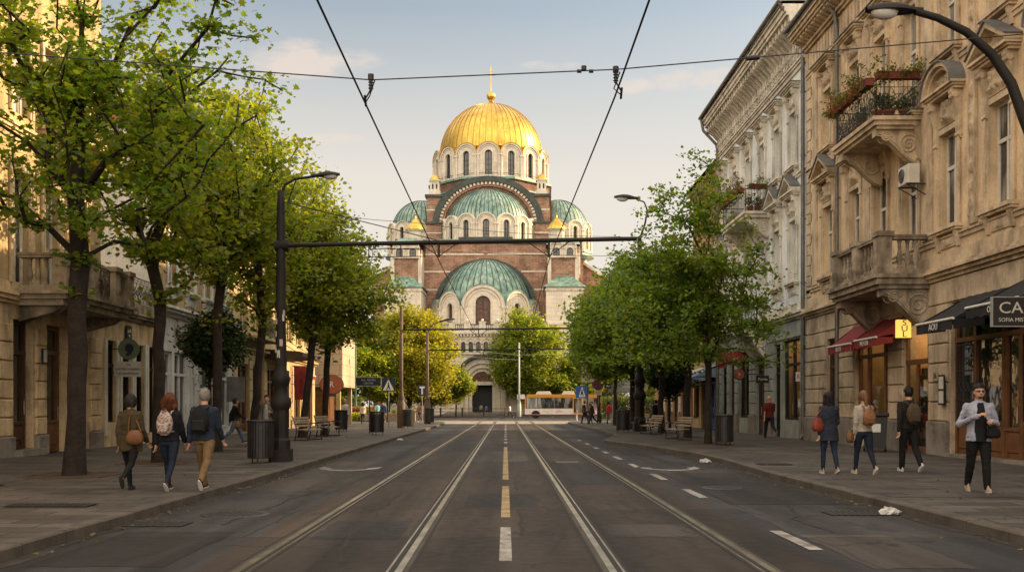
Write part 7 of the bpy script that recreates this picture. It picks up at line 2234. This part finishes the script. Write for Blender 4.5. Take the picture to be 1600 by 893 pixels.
def hand(mb, wrist, d, side, s=1., curl=.5):
    """palm, four fingers of unequal length bent at the knuckles and a thumb from the palm's side"""
    d = Vector(d).normalized()
    f = Vector((0, 1, 0)); f = (f - d * f.dot(d)).normalized()       # thumb side (forwards)
    nrm = d.cross(f) * side
    w = Vector(wrist)
    pal = w + d * .045 * s
    T = Matrix((f, nrm, d)).transposed().to_4x4(); T.translation = pal
    mb.M = T; mb.ball((0, 0, 0), .05 * s, 10, 0, (.85, .38, 1.05)); mb.M = None
    for i, (o, L) in enumerate(((.03, .075), (.01, .085), (-.01, .08), (-.03, .062))):
        a = w + d * .085 * s + f * o * s; L *= s
        b = a + (d * math.cos(curl * .6) + nrm * math.sin(curl * .6)) * L * .45
        c = b + (d * math.cos(curl * 1.6) + nrm * math.sin(curl * 1.6)) * L * .33
        e = c + (d * math.cos(curl * 2.4) + nrm * math.sin(curl * 2.4)) * L * .24
        mb.tube([a - d * .02 * s, b, c, e], [.0105 * s, .0095 * s, .0085 * s, .006 * s], 6)
    a = w + d * .03 * s + f * .035 * s
    mb.tube([a, a + (f * .8 + d * .5).normalized() * .03 * s, a + (f * .8 + d * .5).normalized() * .03 * s + (d + nrm * .3).normalized() * .03 * s], [.013 * s, .011 * s, .008 * s], 6)


def person(label, loc, H, rz, top, legs, shoe=(.03, .03, .03), hair=(.03, .02, .015), hairstyle='short', hem=.50, legA=(22, -20), knee=(6, 28), arm=((-14, 14), (14, 18)), group=None, fem=False, vox=.016, sole=(.6, .58, .55), wide=1., coat_flare=.0, skinm=None, face=False, shirt=None, arm_override=None, sleeve=1.):
    """walking figure, local +y is forwards; right side is +x"""
    t = thing('person', label, 'person', loc, rz, group)
    sh = (.088 if fem else .101) * H * (wide * .5 + .5); hw = .053 * H
    J = {}
    th, sk = .245 * H, .246 * H
    for i, sx in ((0, -1), (1, 1)):
        a, k = R(legA[i]), R(knee[i])
        hip = Vector((sx * hw, 0, .52 * H)); kn = hip + Vector((0, math.sin(a), -math.cos(a))) * th; an = kn + Vector((0, math.sin(a - k), -math.cos(a - k))) * sk
        J[sx] = [hip, kn, an, a - k]
    low = min(J[s][2].z + (-.035 * H if True else 0) - max(0, -math.sin(J[s][3])) * .05 * H for s in (-1, 1))
    dz = Vector((0, 0, -low))
    # feet
    for sx in (-1, 1):
        J[sx][:3] = [p + dz for p in J[sx][:3]]
    Z = lambda f: f * H + dz.z
    skin = skinm or M['skin']
    # arms
    A = {}
    for i, sx in ((0, -1), (1, 1)):
        if arm_override and arm_override[i] is not None:
            s0 = Vector((sx * sh, 0, Z(.80))); el, wr = [Vector((p[0] * H, p[1] * H, Z(p[2]))) for p in arm_override[i]]
        else:
            sw, be = R(arm[i][0]), R(arm[i][1])
            s0 = Vector((sx * sh, 0, Z(.80))); ab = .14 * sx
            el = s0 + Vector((ab, math.sin(sw), -math.cos(sw))).normalized() * .172 * H
            wr = el + Vector((ab * .3, math.sin(sw + be), -math.cos(sw + be))).normalized() * .15 * H
        A[sx] = (s0, el, wr)
    k = H / 1.7
    # body: head, neck, trunk, limbs under the clothes, hands
    b = MB()
    hc = Vector((0, .012 * H, Z(.935)))
    b.ball(hc + Vector((0, -.004, .012)), .060 * H, 16, 0, (.82, .98, 1.12)); b.ball(hc + Vector((0, .022, -.035)) * 1., .046 * H, 12, 0, (.9, 1.0, 1.0)); b.ball(hc + Vector((0, .045, -.065)) * k, .024 * H, 10, 0, (1.1, .9, .8))
    b.tube([hc + Vector((0, -.01, -.03)), Vector((0, -.012 * H, Z(.80)))], [.032 * H, .038 * H], 12)
    b.ball(hc + Vector((0, .098 * k, -.014)), .011 * H, 8, 0, (.7, 1.2, 1.5))
    for sx in (-1, 1): b.ball(hc + Vector((sx * .050 * H, -.006, -.004)), .018 * H, 8, 0, (.4, .8, 1.3))
    rings(b, [(0, 0, Z(.50), .08 * H * wide, .055 * H), (0, 0, Z(.60), .07 * H * wide, .05 * H), (0, 0, Z(.74), .085 * H * wide, .058 * H), (0, -.005, Z(.80), .09 * H * wide, .045 * H), (0, -.01, Z(.835), .045 * H, .036 * H)])
    for sx in (-1, 1):
        s0, el, wr = A[sx]
        capsule(b, [s0, el, wr], [.03 * H, .023 * H, .0165 * H], 8)
        capsule(b, J[sx][:3], [.036 * H, .024 * H, .019 * H], 8)
    hx = MB()
    for sx in (-1, 1):
        s0, el, wr = A[sx]; hand(hx, wr, (wr - el), sx, k, .55 if not (arm_override and arm_override[0 if sx < 0 else 1]) else 1.0)
    body = merged(b, 'body', skin, max(.011, vox * .8), 3, t, hx)
    # trousers
    b = MB()
    rings(b, [(0, 0, Z(.475), .095 * H * wide, .068 * H), (0, 0, Z(.53), .095 * H * wide, .066 * H), (0, 0, Z(.585), .083 * H * wide, .056 * H)])
    fat = .88 if fem else 1.06
    for sx in (-1, 1):
        h, kn, an, _ = J[sx]
        capsule(b, [h + Vector((0, -.006, -.02)), h.lerp(kn, .5), kn, kn.lerp(an, .35), kn.lerp(an, .93)], [.058 * H * (1 if not fem else .96), .051 * H * (.97 if fem else 1.04), .038 * H * fat, .036 * H * fat, .027 * H * fat + (.006 if not fem else 0)], 12)
    merged(b, 'trousers', cloth(legs), vox, 2, t, None, .0055, loc[1])
    # shoes
    for sx in (-1, 1):
        kn, an, ang = J[sx][1], J[sx][2], J[sx][3]
        pitch = min(0., ang) * 1.15 if ang < -.12 else max(0, ang) * .5
        T = Matrix.Translation(an) @ Matrix.Rotation(pitch, 4, 'X')
        s_ = MB(); s_.M = T
        L = .152 * H
        pr = [(-.30, .3), (-.33, .62), (-.2, .86), (.1, .95), (.4, .88), (.62, .6), (.67, .3)]
        rows = []
        for (zf, sc_) in ((-.037, 1.), (-.022, 1.04), (-.006, .95), (.012, .72), (.035, .50)):
            rg = []
            for j in range(14):
                a_ = 2 * PI * j / 14; yy = math.sin(a_) * .5 + .18; xx = math.cos(a_) * (.34 + .06 * math.sin(a_))
                if zf > 0: yy = yy * (.55 if zf < .03 else .36) - .06; xx *= 1.02
                rg.append((xx * .285 * L * sc_ * 2.0 * .62, yy * L, zf * H * .98 + (.004 * H * (zf < -.03) * (math.sin(a_) > .8))))
            rows.append(rg)
        vs = [p for r_ in rows for p in r_]; fs = []
        for i in range(len(rows) - 1):
            for j in range(14): fs.append((i * 14 + j, i * 14 + (j + 1) % 14, (i + 1) * 14 + (j + 1) % 14, (i + 1) * 14 + j))
        s_.add(vs, fs[14:], 0, True); s_.add(vs, fs[:14] + [tuple(range(13, -1, -1))], 1); s_.add(vs, [tuple(range(56, 70))], 0)
        s_.build('shoe', [cloth(shoe, .6), cloth(sole, .7)], t)
    # jacket / coat / shirt
    b = MB(); g = .013 * H
    rr = [(0, 0, Z(hem), (.098 + coat_flare) * H * wide + g, (.07 + coat_flare) * H + g)]
    if hem < .5: rr.append((0, 0, Z(.5), (.094 + coat_flare * .6) * H * wide + g, .066 * H + g))
    rr += [(0, 0, Z(.56), .088 * H * wide + g, .062 * H + g), (0, 0, Z(.62), (.077 if fem else .083) * H * wide + g, .057 * H + g), (0, .002, Z(.73), .092 * H * wide + g, .064 * H + g), (0, -.004, Z(.79), .098 * H * wide + g, .054 * H + g), (0, -.01, Z(.825), .062 * H + g, .042 * H + g), (0, -.01, Z(.853), .042 * H + .006, .04 * H + .004)]
    rings(b, rr, 18)
    for sx in (-1, 1):
        s0, el, wr = A[sx]
        e2 = el.lerp(wr, .93) if sleeve >= 1 else s0.lerp(el, .85)
        pts = [s0, el, e2] if sleeve >= 1 else [s0, s0.lerp(el, .45), e2]
        capsule(b, pts, [.037 * H, .035 * H, .027 * H] if sleeve >= 1 else [.040 * H, .038 * H, .036 * H], 10)
        b.ball((sx * sh * .55, -.008, Z(.808)), .036 * H, 10, 0, (1.6, 1, .8))
    merged(b, 'jacket' if sleeve >= 1 else 'shirt', cloth(top), vox, 2, t, None, .009, loc[0])
    if shirt:     # open front showing the shirt beneath
        b = MB(); b.grid(lambda u, v: ((u - .5) * (.125 - .045 * v - .05 * max(0, v - .75) * 4 * .6) * H, (.064 + .013) * H * (1 - 1.4 * (u - .5) ** 2) + .024 + (-.012 * H * max(0, v - .7) * 3), Z(hem - .002 + (.836 - hem) * v)), 6, 12)
        b.build('undershirt', cloth(shirt), t, fix=False)
    # hair
    hm = cloth(hair, .55)
    b = MB(); rs = random.Random(int(H * 1000) + len(label))
    if hairstyle != 'bald':
        b.ball(hc + Vector((0, -.014 * k, .022 * k)), .064 * H, 20, 0, (.87, 1.0, 1.1))
        if hairstyle in ('long', 'curly'):
            b.ball(hc + Vector((0, -.035 * k, -.04 * k)), .055 * H, 14, 0, (1.08 if hairstyle == 'long' else 1.4, .8, 1.45))
            b.ball(hc + Vector((0, -.04 * k, -.10 * k)), .055 * H, 14, 0, (1.2 if hairstyle == 'long' else 1.6, .7, 1.2))
        if hairstyle == 'bob': b.ball(hc + Vector((0, -.02 * k, -.01 * k)), .062 * H, 14, 0, (1.1, 1.0, 1.12))
        if hairstyle == 'ponytail': capsule(b, [hc + Vector((0, -.085 * k, .035 * k)), hc + Vector((.01, -.12 * k, -.04 * k)), hc + Vector((.012, -.105 * k, -.15 * k)), hc + Vector((.014, -.095 * k, -.23 * k))], [.02 * H, .024 * H, .02 * H, .008 * H], 8)
        # cut away the face: move hair back from it
        j = .012 if hairstyle == 'curly' else .006
        for i, p in enumerate(b.v):
            q = Vector(p) - hc
            if q.y > .02 * k and q.z < .05 * k: q = Vector((q.x * .86, .02 * k - (q.y - .02 * k) * .4, q.z))
            nz = j * (math.sin(q.x * 160) + math.sin(q.z * 140 + q.x * 90)) * (.8 if hairstyle == 'curly' else .35)
            q = q * (1 + nz * 8 * (1 if q.y < .03 else 0)) + Vector((rs.uniform(-j, j), rs.uniform(-j, j), rs.uniform(-j, j))) * .5
            b.v[i] = tuple(hc + q)
        if hairstyle != 'short':
            nst = 190 if hairstyle == 'curly' else 70
            ext = {'curly': (-.17, .1), 'long': (-.16, .05), 'bob': (-.09, .08), 'ponytail': (-.03, .09)}[hairstyle]
            for q in range(nst):
                a = rs.uniform(-.35, PI + .35); z_ = rs.uniform(*ext) * k
                rr_ = (.100 if hairstyle != 'curly' else .118) * k * (1.05 if z_ < 0 else max(.45, 1.05 - (z_ / k / .12) ** 2 * .6))
                p0 = hc + Vector((rr_ * math.cos(a), -rr_ * .95 * math.sin(a) - .012 * k, z_))
                if hairstyle == 'curly':
                    cr = rs.uniform(.010, .017) * k
                    b.tube([p0 + Vector((cr * math.cos(w_ * 1.3), cr * math.sin(w_ * 1.3), -.009 * k * w_)) for w_ in range(7)], .0065 * k, 4)
                else:
                    b.tube([p0 + Vector((0, 0, .03 * k)), p0 + Vector((rs.uniform(-.008, .008), -.008 * k, -.01 * k)), p0 + Vector((rs.uniform(-.014, .014), rs.uniform(-.006, .004), -.06 * k))], [.008 * k, .008 * k, .003 * k], 4)
        else:
            for q in range(90):
                a = rs.uniform(0, 2 * PI); e_ = rs.uniform(.15, 1.5); rr_ = .0625 * H
                p0 = hc + Vector((rr_ * .88 * math.cos(a) * math.cos(e_), rr_ * 1.0 * math.sin(a) * math.cos(e_) - .014 * k, rr_ * 1.09 * math.sin(e_) + .024 * k))
                d_ = (p0 - hc).normalized()
                b.tube([p0 - d_ * .008, p0 + d_ * .010 + Vector((rs.uniform(-.012, .012), rs.uniform(-.012, .012), .004))], [.008 * k, .003 * k], 4)
        b.build('hair', hm, t)
    if face:
        b = MB()
        for sx in (-1, 1): b.ball(hc + Vector((sx * .028 * k, .094 * k, .010 * k)), .023 * k, 10, 0, (1.15, .45, .8))
        b.tube([hc + Vector((-.055 * k, .092 * k, .016 * k)), hc + Vector((.055 * k, .092 * k, .016 * k))], .006 * k, 6)
        for sx in (-1, 1): b.tube([hc + Vector((sx * .058 * k, .082 * k, .014 * k)), hc + Vector((sx * .052 * H, -.01, .012 * k))], .004 * k, 5)
        b.build('sunglasses', M['black'], t)
        b = MB(); b.ball(hc + Vector((0, .094 * k, -.038 * k)), .020 * k, 10, 0, (1.2, .4, .3)); b.ball(hc + Vector((0, .066 * k, -.088 * k)), .030 * k, 10, 0, (1.2, .8, .6))
        b.build('beard', hm, t)
        b = MB(); b.ball(hc + Vector((0, .092 * k, -.055 * k)), .013 * k, 8, 0, (1.3, .5, .35)); b.build('lips', cloth((.35, .13, .1)), t)
    t['_h'] = H
    return t, A, Z


def backpack(label, owner, H, Z, c, c2=None, w=.3, h=.44, d=.16, zc=.70, dx=0., print_=None):
    w, h, d = w * .9, h * .92, d * .9
    t = thing('backpack', label, 'backpack', owner.location, owner.rotation_euler[2], 'bags carried by the walkers')
    m = cloth(c) if print_ is None else print_
    mb = MB(); y0 = -.085 * H
    def shell(u, v):
        a = 2 * PI * u; e = .55
        sgn = lambda q: (abs(q) ** e) * (1 if q > 0 else -1)
        r = math.sin(PI * min(.97, max(.03, v))) ** .35
        return (dx + w / 2 * sgn(math.cos(a)) * r * (1.04 - .12 * v), y0 - d / 2 + d / 2 * sgn(math.sin(a)) * r, Z(zc) + (v - .5) * h)
    mb.grid(shell, 24, 12); mb.build('bag', m, t)
    mb = MB(); y0p = y0 - d - .0
    mb.cbox(dx - w * .36, dx + w * .36, y0p - .035, y0p + .05, Z(zc) - h * .40, Z(zc) + h * .02, .025); mb.build('pocket', cloth(c2 or c) if print_ is None else print_, t)
    for sx in (-1, 1):
        mb = MB(); x = dx + sx * w * .3
        mb.tube([(x, y0 - .02, Z(zc) + h * .4), (x * 1.05, y0 + .02, Z(.822)), (x * 1.1, .02, Z(.838)), (x * 1.15, .085 * H, Z(.78)), (x * 1.3, .07 * H, Z(.68)), (x * 1.3, -.02, Z(.62)), (x * 1.1, y0, Z(zc) - h * .35)], .016, 6); mb.build('strap', cloth(c2 or c), t)
    mb = MB(); mb.tube([(dx - .04, y0 - .03, Z(zc) + h * .47), (dx, y0 - .03, Z(zc) + h * .58), (dx + .04, y0 - .03, Z(zc) + h * .47)], .008, 5); mb.build('handle', cloth(c2 or c), t)
    return t


def shoulder_bag(label, owner, H, Z, c, x, y, z, w=.34, h=.28, strap_to=None, rzl=0.):
    w, h = w * .86, h * .86
    t = thing('shoulder_bag', label, 'bag', owner.location, owner.rotation_euler[2], 'bags carried by the walkers')
    mb = MB()
    def shell(u, v):
        a = 2 * PI * u; r = math.sin(PI * min(.985, max(.015, v))) ** .22; sg_ = lambda q: abs(q) ** .7 * (1 if q > 0 else -1)
        cx, cy = w / 2 * sg_(math.cos(a)) * r * (1.12 - .38 * v) + .006 * math.sin(v * 23 + a * 3), .075 * sg_(math.sin(a)) * r * (1.1 - .3 * v)
        return (x + cx * math.cos(rzl) - cy * math.sin(rzl), y + cx * math.sin(rzl) + cy * math.cos(rzl), Z(z) + (v - .5) * h)
    mb.grid(shell, 20, 10); mb.build('bag', cloth(c, .5), t)
    if strap_to:
        p, q = Vector((x - w * .35 * math.cos(rzl), y - w * .35 * math.sin(rzl), Z(z) + h * .38)), Vector((x + w * .35 * math.cos(rzl), y + w * .35 * math.sin(rzl), Z(z) + h * .38))
        s = Vector((strap_to[0], strap_to[1], Z(strap_to[2])))
        mb = MB(); mb.tube([p, p.lerp(s, .6) + Vector((0, -.03, 0)), s, q.lerp(s, .6) + Vector((0, .03, 0)), q], .012, 6); mb.build('strap', cloth(c, .5), t)
    return t


SW = 'pavement walkers'
# left: three walking away
p1, A1, Z1 = person('dark-haired woman in an olive coat, leftmost of the three walking away on the left', (-6.1, 16.2, .12), 1.57, R(-5), (.052, .038, .019), (.009, .009, .010), (.02, .02, .02), (.016, .011, .009), 'bob', .42, (14, -22), (4, 34), ((-10, 20), (8, 30)), SW, True, .014, (.03, .03, .03), 1.08, .008)
shoulder_bag('brown leather shoulder bag hanging at the right hip of the woman in the olive coat', p1, 1.57, Z1, (.15, .065, .026), .13, -.13, .565, .34, .27, (.05, -.08, .835), .1)
p2, A2, Z2 = person('red-haired woman in a black quilted jacket and blue jeans walking away on the left', (-5.52, 16.35, .12), 1.59, R(-3), (.010, .010, .012), (.013, .020, .036), (.08, .018, .018), (.10, .028, .012), 'curly', .52, (18, -16), (8, 22), ((-16, 14), (16, 12)), SW, True, .014)
m_, nt_, b_, _o = nodes('floral_print'); f_ = noise(nt_, pos(nt_), 28, 3); nt_.links.new(ramp(nt_, f_, [(.38, (.03, .025, .03)), (.48, (.25, .2, .18)), (.55, (.42, .36, .3)), (.62, (.25, .07, .05))]), b_.inputs['Base Color'])
backpack('patterned grey and pink backpack of the red-haired woman', p2, 1.59, Z2, (.3, .25, .22), None, .30, .42, .13, .70, 0, m_)
p3, A3, Z3 = person('grey-haired man in a blue denim jacket and khaki trousers walking away on the left', (-4.99, 16.5, .12), 1.68, R(-3), (.020, .028, .044), (.165, .105, .052), (.02, .02, .02), (.19, .175, .155), 'short', .50, (20, -20), (5, 24), ((-14, 12), (16, 18)), SW, False, .014, (.62, .6, .56), 1.06)
backpack('plain black backpack of the grey-haired man in denim', p3, 1.68, Z3, (.010, .010, .011), (.014, .014, .015), .33, .48, .17, .70)
# right: three walking away, one coming
q1, B1, W1 = person('dark-haired woman in a long navy coat walking away on the right pavement', (6.62, 20.4, .12), 1.66, R(4), (.022, .028, .045), (.016, .026, .045), (.30, .25, .2), (.014, .010, .009), 'long', .40, (8, -10), (3, 14), ((-8, 16), (6, 60)), SW, True, .014, (.55, .52, .47), 1.04, .012)
shoulder_bag('red leather shoulder bag of the woman in the navy coat', q1, 1.66, W1, (.21, .04, .025), -.25, -.06, .60, .30, .32, (-.13, -.02, .83), .2)
q2, B2, W2 = person('woman with a long ponytail and pale beige jacket walking away on the right', (7.26, 20.2, .12), 1.68, R(6), (.34, .30, .25), (.014, .020, .034), (.45, .36, .28), (.16, .085, .04), 'ponytail', .52, (14, -15), (3, 20), ((-10, 18), (16, 14)), SW, True, .014, (.62, .58, .5))
backpack('tan leather sling backpack of the ponytailed woman', q2, 1.68, W2, (.22, .11, .05), (.18, .085, .036), .28, .36, .15, .69, .02)
shoulder_bag('brown handbag in the left hand of the ponytailed woman', q2, 1.68, W2, (.15, .08, .036), -.27, .02, .46, .32, .28, (-.235, .02, .56), .9)
q3, B3, W3 = person('man in black with a brown backpack walking away before the lit shop door', (8.5, 21.0, .12), 1.77, R(4), (.014, .012, .011), (.010, .010, .011), (.5, .48, .45), (.014, .011, .009), 'short', .51, (10, -14), (3, 22), ((-14, 16), (10, 12)), SW, False, .014, (.62, .6, .57), 1.05)
backpack('brown canvas backpack of the man in the black jacket', q3, 1.77, W3, (.075, .052, .032), (.06, .04, .025), .33, .47, .17, .69)
q4, B4, W4 = person('man in sunglasses and a pale lilac jacket coming nearer past the wooden shopfront', (7.6, 16.0, .12), 1.72, R(172), (.33, .34, .42), (.009, .009, .010), (.34, .27, .2), (.016, .012, .010), 'short', .475, (10, -12), (3, 14), None, SW, False, .013, (.5, .45, .38), 1.06, face=True, shirt=(.012, .012, .013), arm_override=[((-.155, -.01, .635), (-.06, .165, .66)), ((.17, -.02, .635), (.05, .155, .715))])
shoulder_bag('black bag hanging in front of the man in sunglasses, at his left hip', q4, 1.72, W4, (.010, .010, .011), -.17, .16, .56, .27, .22, (-.06, .16, .68), .2)
# further away
q5, _, _ = person('bald man in a dark red short-sleeved shirt walking away before the grey-green shopfront', (11.25, 42.5, .12), 1.82, R(6), (.13, .018, .02), (.018, .02, .028), (.03, .03, .03), (.2, .15, .12), 'bald', .50, (16, -22), (4, 40), ((-22, 20), (20, 20)), SW, False, .02, (.2, .2, .2), 1.12, sleeve=.5)
p4, _, Z4 = person('man in a black jacket and blue jeans striding along the white shopfronts on the left', (-10.05, 37, .12), 1.72, R(-60), (.014, .014, .016), (.10, .14, .21), (.03, .02, .02), (.03, .02, .015), 'short', .52, (26, -24), (4, 26), ((-24, 20), (24, 30)), SW, False, .018)
shoulder_bag('tan bag carried by the man in the black jacket striding on the left', p4, 1.72, Z4, (.26, .16, .09), .22, .02, .45, .3, .3, (.2, .02, .58), .5)
person('person in black half hidden by the slanting maple on the left', (-9.35, 37.6, .12), 1.72, R(-20), (.012, .012, .013), (.014, .014, .016), hairstyle='short', group=SW, vox=.02)
person('man in a grey jacket standing behind the near left litter bin', (-8.05, 33.6, .12), 1.72, R(172), (.11, .10, .085), (.15, .20, .27), hair=(.05, .03, .02), hairstyle='short', legA=(4, -4), knee=(2, 4), arm=((6, 100), (6, 20)), group=SW, vox=.018, shirt=(.32, .30, .28))
person('blonde woman in white beyond the left benches, behind a litter bin', (-9.1, 56.5, .12), 1.74, R(176), (.50, .46, .40), (.05, .045, .04), hair=(.50, .33, .14), hairstyle='long', legA=(4, -6), knee=(2, 8), group=SW, fem=True, vox=.022)
FG = 'distant people round the crossing'
for k, (l, x, y, h, rz, tc, lc, hs, fem) in enumerate((
        ('person in a light blue top behind the street-name sign at the left corner', -11.9, 92.5, 1.75, 20, (.22, .42, .52), (.05, .05, .06), 'short', False),
        ('person in a dark coat left of the ornate lamp post on the right', 9.3, 61.5, 1.78, 20, (.016, .018, .022), (.02, .02, .025), 'short', False),
        ('person in a bright red jacket near the farthest right maple', 7.95, 76.5, 1.75, 10, (.50, .035, .035), (.25, .22, .2), 'short', True),
        ('dark-clothed person under the white lettered sign at the right corner', 6.1, 76.8, 1.8, 30, (.018, .017, .017), (.02, .02, .022), 'short', False),
        ('person in a brown jacket beside the no-stopping sign', 6.7, 78.2, 1.75, -40, (.16, .10, .06), (.02, .02, .025), 'long', True),
        ('person in black just left of the no-stopping sign post', 6.45, 74.3, 1.75, 100, (.012, .012, .013), (.015, .015, .018), 'short', False),
        ('person in white crossing before the square, left of the bus', .55, 127.0, 1.75, 70, (.60, .60, .62), (.02, .02, .022), 'short', False),
        ('person in a pale shirt at the cathedral door, leftmost of the group', -3.55, 145.2, 1.75, 0, (.40, .34, .28), (.04, .04, .05), 'short', False),
        ('person in blue at the cathedral door, middle of the group', -2.75, 144.6, 1.7, 20, (.16, .22, .32), (.06, .08, .12), 'long', True),
        ('person in black at the cathedral door, rightmost of the group', -1.9, 145.4, 1.75, -10, (.02, .02, .02), (.02, .02, .02), 'short', False),
        ('dark-clothed person behind the blue billboard legs', 9.3, 84, 1.75, 30, (.02, .02, .025), (.02, .02, .02), 'short', False),
        ('person in grey walking along the sunlit far end of the left pavement', -7.0, 69.0, 1.74, 185, (.22, .22, .23), (.05, .06, .09), 'short', False),
        ('person in a cream top beside the tiled block at the left', -10.6, 74.0, 1.68, 10, (.5, .44, .34), (.04, .04, .05), 'long', True),
        ('person in a dark blue coat before the planters at the left corner', -10.2, 83.0, 1.75, 160, (.03, .05, .12), (.03, .03, .03), 'short', False),
        ('person in a mustard jacket beyond the third right-hand bench', 9.6, 69.5, 1.72, 190, (.36, .22, .04), (.03, .035, .05), 'long', True),
        ('person in white at the far end of the right-hand shops', 10.6, 79.5, 1.74, 15, (.58, .57, .54), (.06, .07, .1), 'short', False),
        ('person in brown among the left corner planters', -7.6, 88, 1.72, 150, (.22, .12, .07), (.03, .03, .03), 'long', True))):
    person(l, (x, y, .12 if y < 100 else .02 if y < 133 else .14 if y < 140 else .14), h, R(rz), tc, lc, hairstyle=hs, group=FG, fem=fem, vox=.03)
# ------------------------------------------------------------------ light, sky, camera
AZ, EL = R(14), R(23.5)                      # sun: to the right, a little ahead of the camera
sd = Vector((math.cos(EL) * math.cos(AZ), math.cos(EL) * math.sin(AZ), math.sin(EL)))
su = bpy.data.lights.new('sun', 'SUN'); su.energy = 3.7; su.angle = R(.6); su.color = (1., .71, .40)
so = bpy.data.objects.new('sun', su); col.objects.link(so); so.rotation_euler = (-sd).to_track_quat('-Z', 'Y').to_euler()
w = bpy.data.worlds.new('World'); sc.world = w; w.use_nodes = True
nt = w.node_tree; bg = nt.nodes['Background']
sky = N(nt, 'ShaderNodeTexSky', sky_type='NISHITA', sun_disc=False, sun_elevation=EL, sun_rotation=R(90) - AZ, altitude=500., air_density=1.0, dust_density=5.0, ozone_density=1.0)
tc = nt.nodes.new('ShaderNodeTexCoord')
G = tc.outputs['Generated']
sep = nt.nodes.new('ShaderNodeSeparateXYZ'); nt.links.new(G, sep.inputs[0])
el_ = sep.outputs[2]
# warm evening haze towards the horizon
hz = ramp(nt, el_, [(.0, g3(.97)), (.16, g3(.95)), (.225, g3(.88)), (.30, g3(.56)), (.37, g3(.25)), (.5, g3(.1))])
thin = mixc(nt, 1., sky.outputs[0], (.50, .545, .50), 'MULTIPLY')
c = mixc(nt, hz, thin, (2.63, 2.39, 2.10))
# a few small evening clouds low over the cathedral, by direction from the street
def mth(op, *a):
    n = N(nt, 'ShaderNodeMath', operation=op)
    for i, v in enumerate(a):
        if isinstance(v, bpy.types.NodeSocket): nt.links.new(v, n.inputs[i])
        else: n.inputs[i].default_value = v
    return n.outputs[0]
ny = mth('MAXIMUM', sep.outputs[1], .02)
du, dv = mth('DIVIDE', sep.outputs[0], ny), mth('DIVIDE', el_, ny)
cn = noise(nt, mapping(nt, G, (22., 22., 55.)), 1.0, 7, .6)
tot = None
for (u0, v0, ru, rv, st) in ((-.195, .345, .075, .017, 1.), (-.215, .362, .05, .010, .8), (-.175, .268, .045, .007, .8), (.045, .342, .04, .006, .7), (.125, .322, .03, .010, .8), (.205, .328, .06, .017, .9), (-.42, .30, .12, .02, .8), (.45, .36, .15, .03, .8)):
    q = mth('ADD', mth('POWER', mth('ABSOLUTE', mth('DIVIDE', mth('SUBTRACT', du, u0), ru)), 2.), mth('POWER', mth('ABSOLUTE', mth('DIVIDE', mth('SUBTRACT', dv, v0), rv)), 2.))
    w_ = mth('MULTIPLY', mth('MAXIMUM', mth('SUBTRACT', 1., mth('MULTIPLY', q, .45)), 0.), st)
    tot = w_ if tot is None else mth('MAXIMUM', tot, w_)
cd = mth('MULTIPLY', tot, cn)
c = mixc(nt, ramp(nt, cd, [(.26, g3(0.)), (.50, g3(.75))]), c, (2.62, 2.22, 1.92))
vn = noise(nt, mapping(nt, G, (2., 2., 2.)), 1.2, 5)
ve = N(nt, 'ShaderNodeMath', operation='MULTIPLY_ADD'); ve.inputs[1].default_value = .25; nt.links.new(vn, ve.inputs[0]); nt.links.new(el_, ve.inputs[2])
c = mixc(nt, ramp(nt, ve.outputs[0], [(.52, g3(0.)), (.80, g3(1.))]), c, (5.6, 5.0, 4.4))  # bright veil added overhead, above the view, as fill light
# broad bright area added to the sky behind the camera, unseen fill light
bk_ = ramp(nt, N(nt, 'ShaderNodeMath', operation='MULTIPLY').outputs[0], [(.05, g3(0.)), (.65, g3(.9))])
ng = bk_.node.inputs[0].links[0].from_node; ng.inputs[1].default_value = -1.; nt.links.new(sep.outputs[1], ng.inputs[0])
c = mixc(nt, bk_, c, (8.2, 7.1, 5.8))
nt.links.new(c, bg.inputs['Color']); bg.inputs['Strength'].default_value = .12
cam = bpy.data.cameras.new('camera'); co = bpy.data.objects.new('camera', cam); col.objects.link(co)
co.location = (0, 0, CH); co.rotation_euler = (R(90), 0, 0)
cam.sensor_width = 36.; cam.lens = F * 36 / 1600.
cam.shift_x = (800 - HX) / 1600.; cam.shift_y = (HY - 446.5) / 1600.
cam.clip_start = .1; cam.clip_end = 3000
sc.camera = co
sc.render.engine = 'CYCLES'
sc.cycles.use_denoising = True
sc.cycles.max_bounces = 8; sc.cycles.diffuse_bounces = 4; sc.cycles.transparent_max_bounces = 8
sc.cycles.caustics_reflective = False; sc.cycles.caustics_refractive = False
sc.view_settings.view_transform = 'Standard'; sc.view_settings.look = 'None'
sc.view_settings.exposure = 1.5; sc.view_settings.gamma = 1.
for o in list(sc.objects):
    if '_h' in o.keys(): del o['_h']
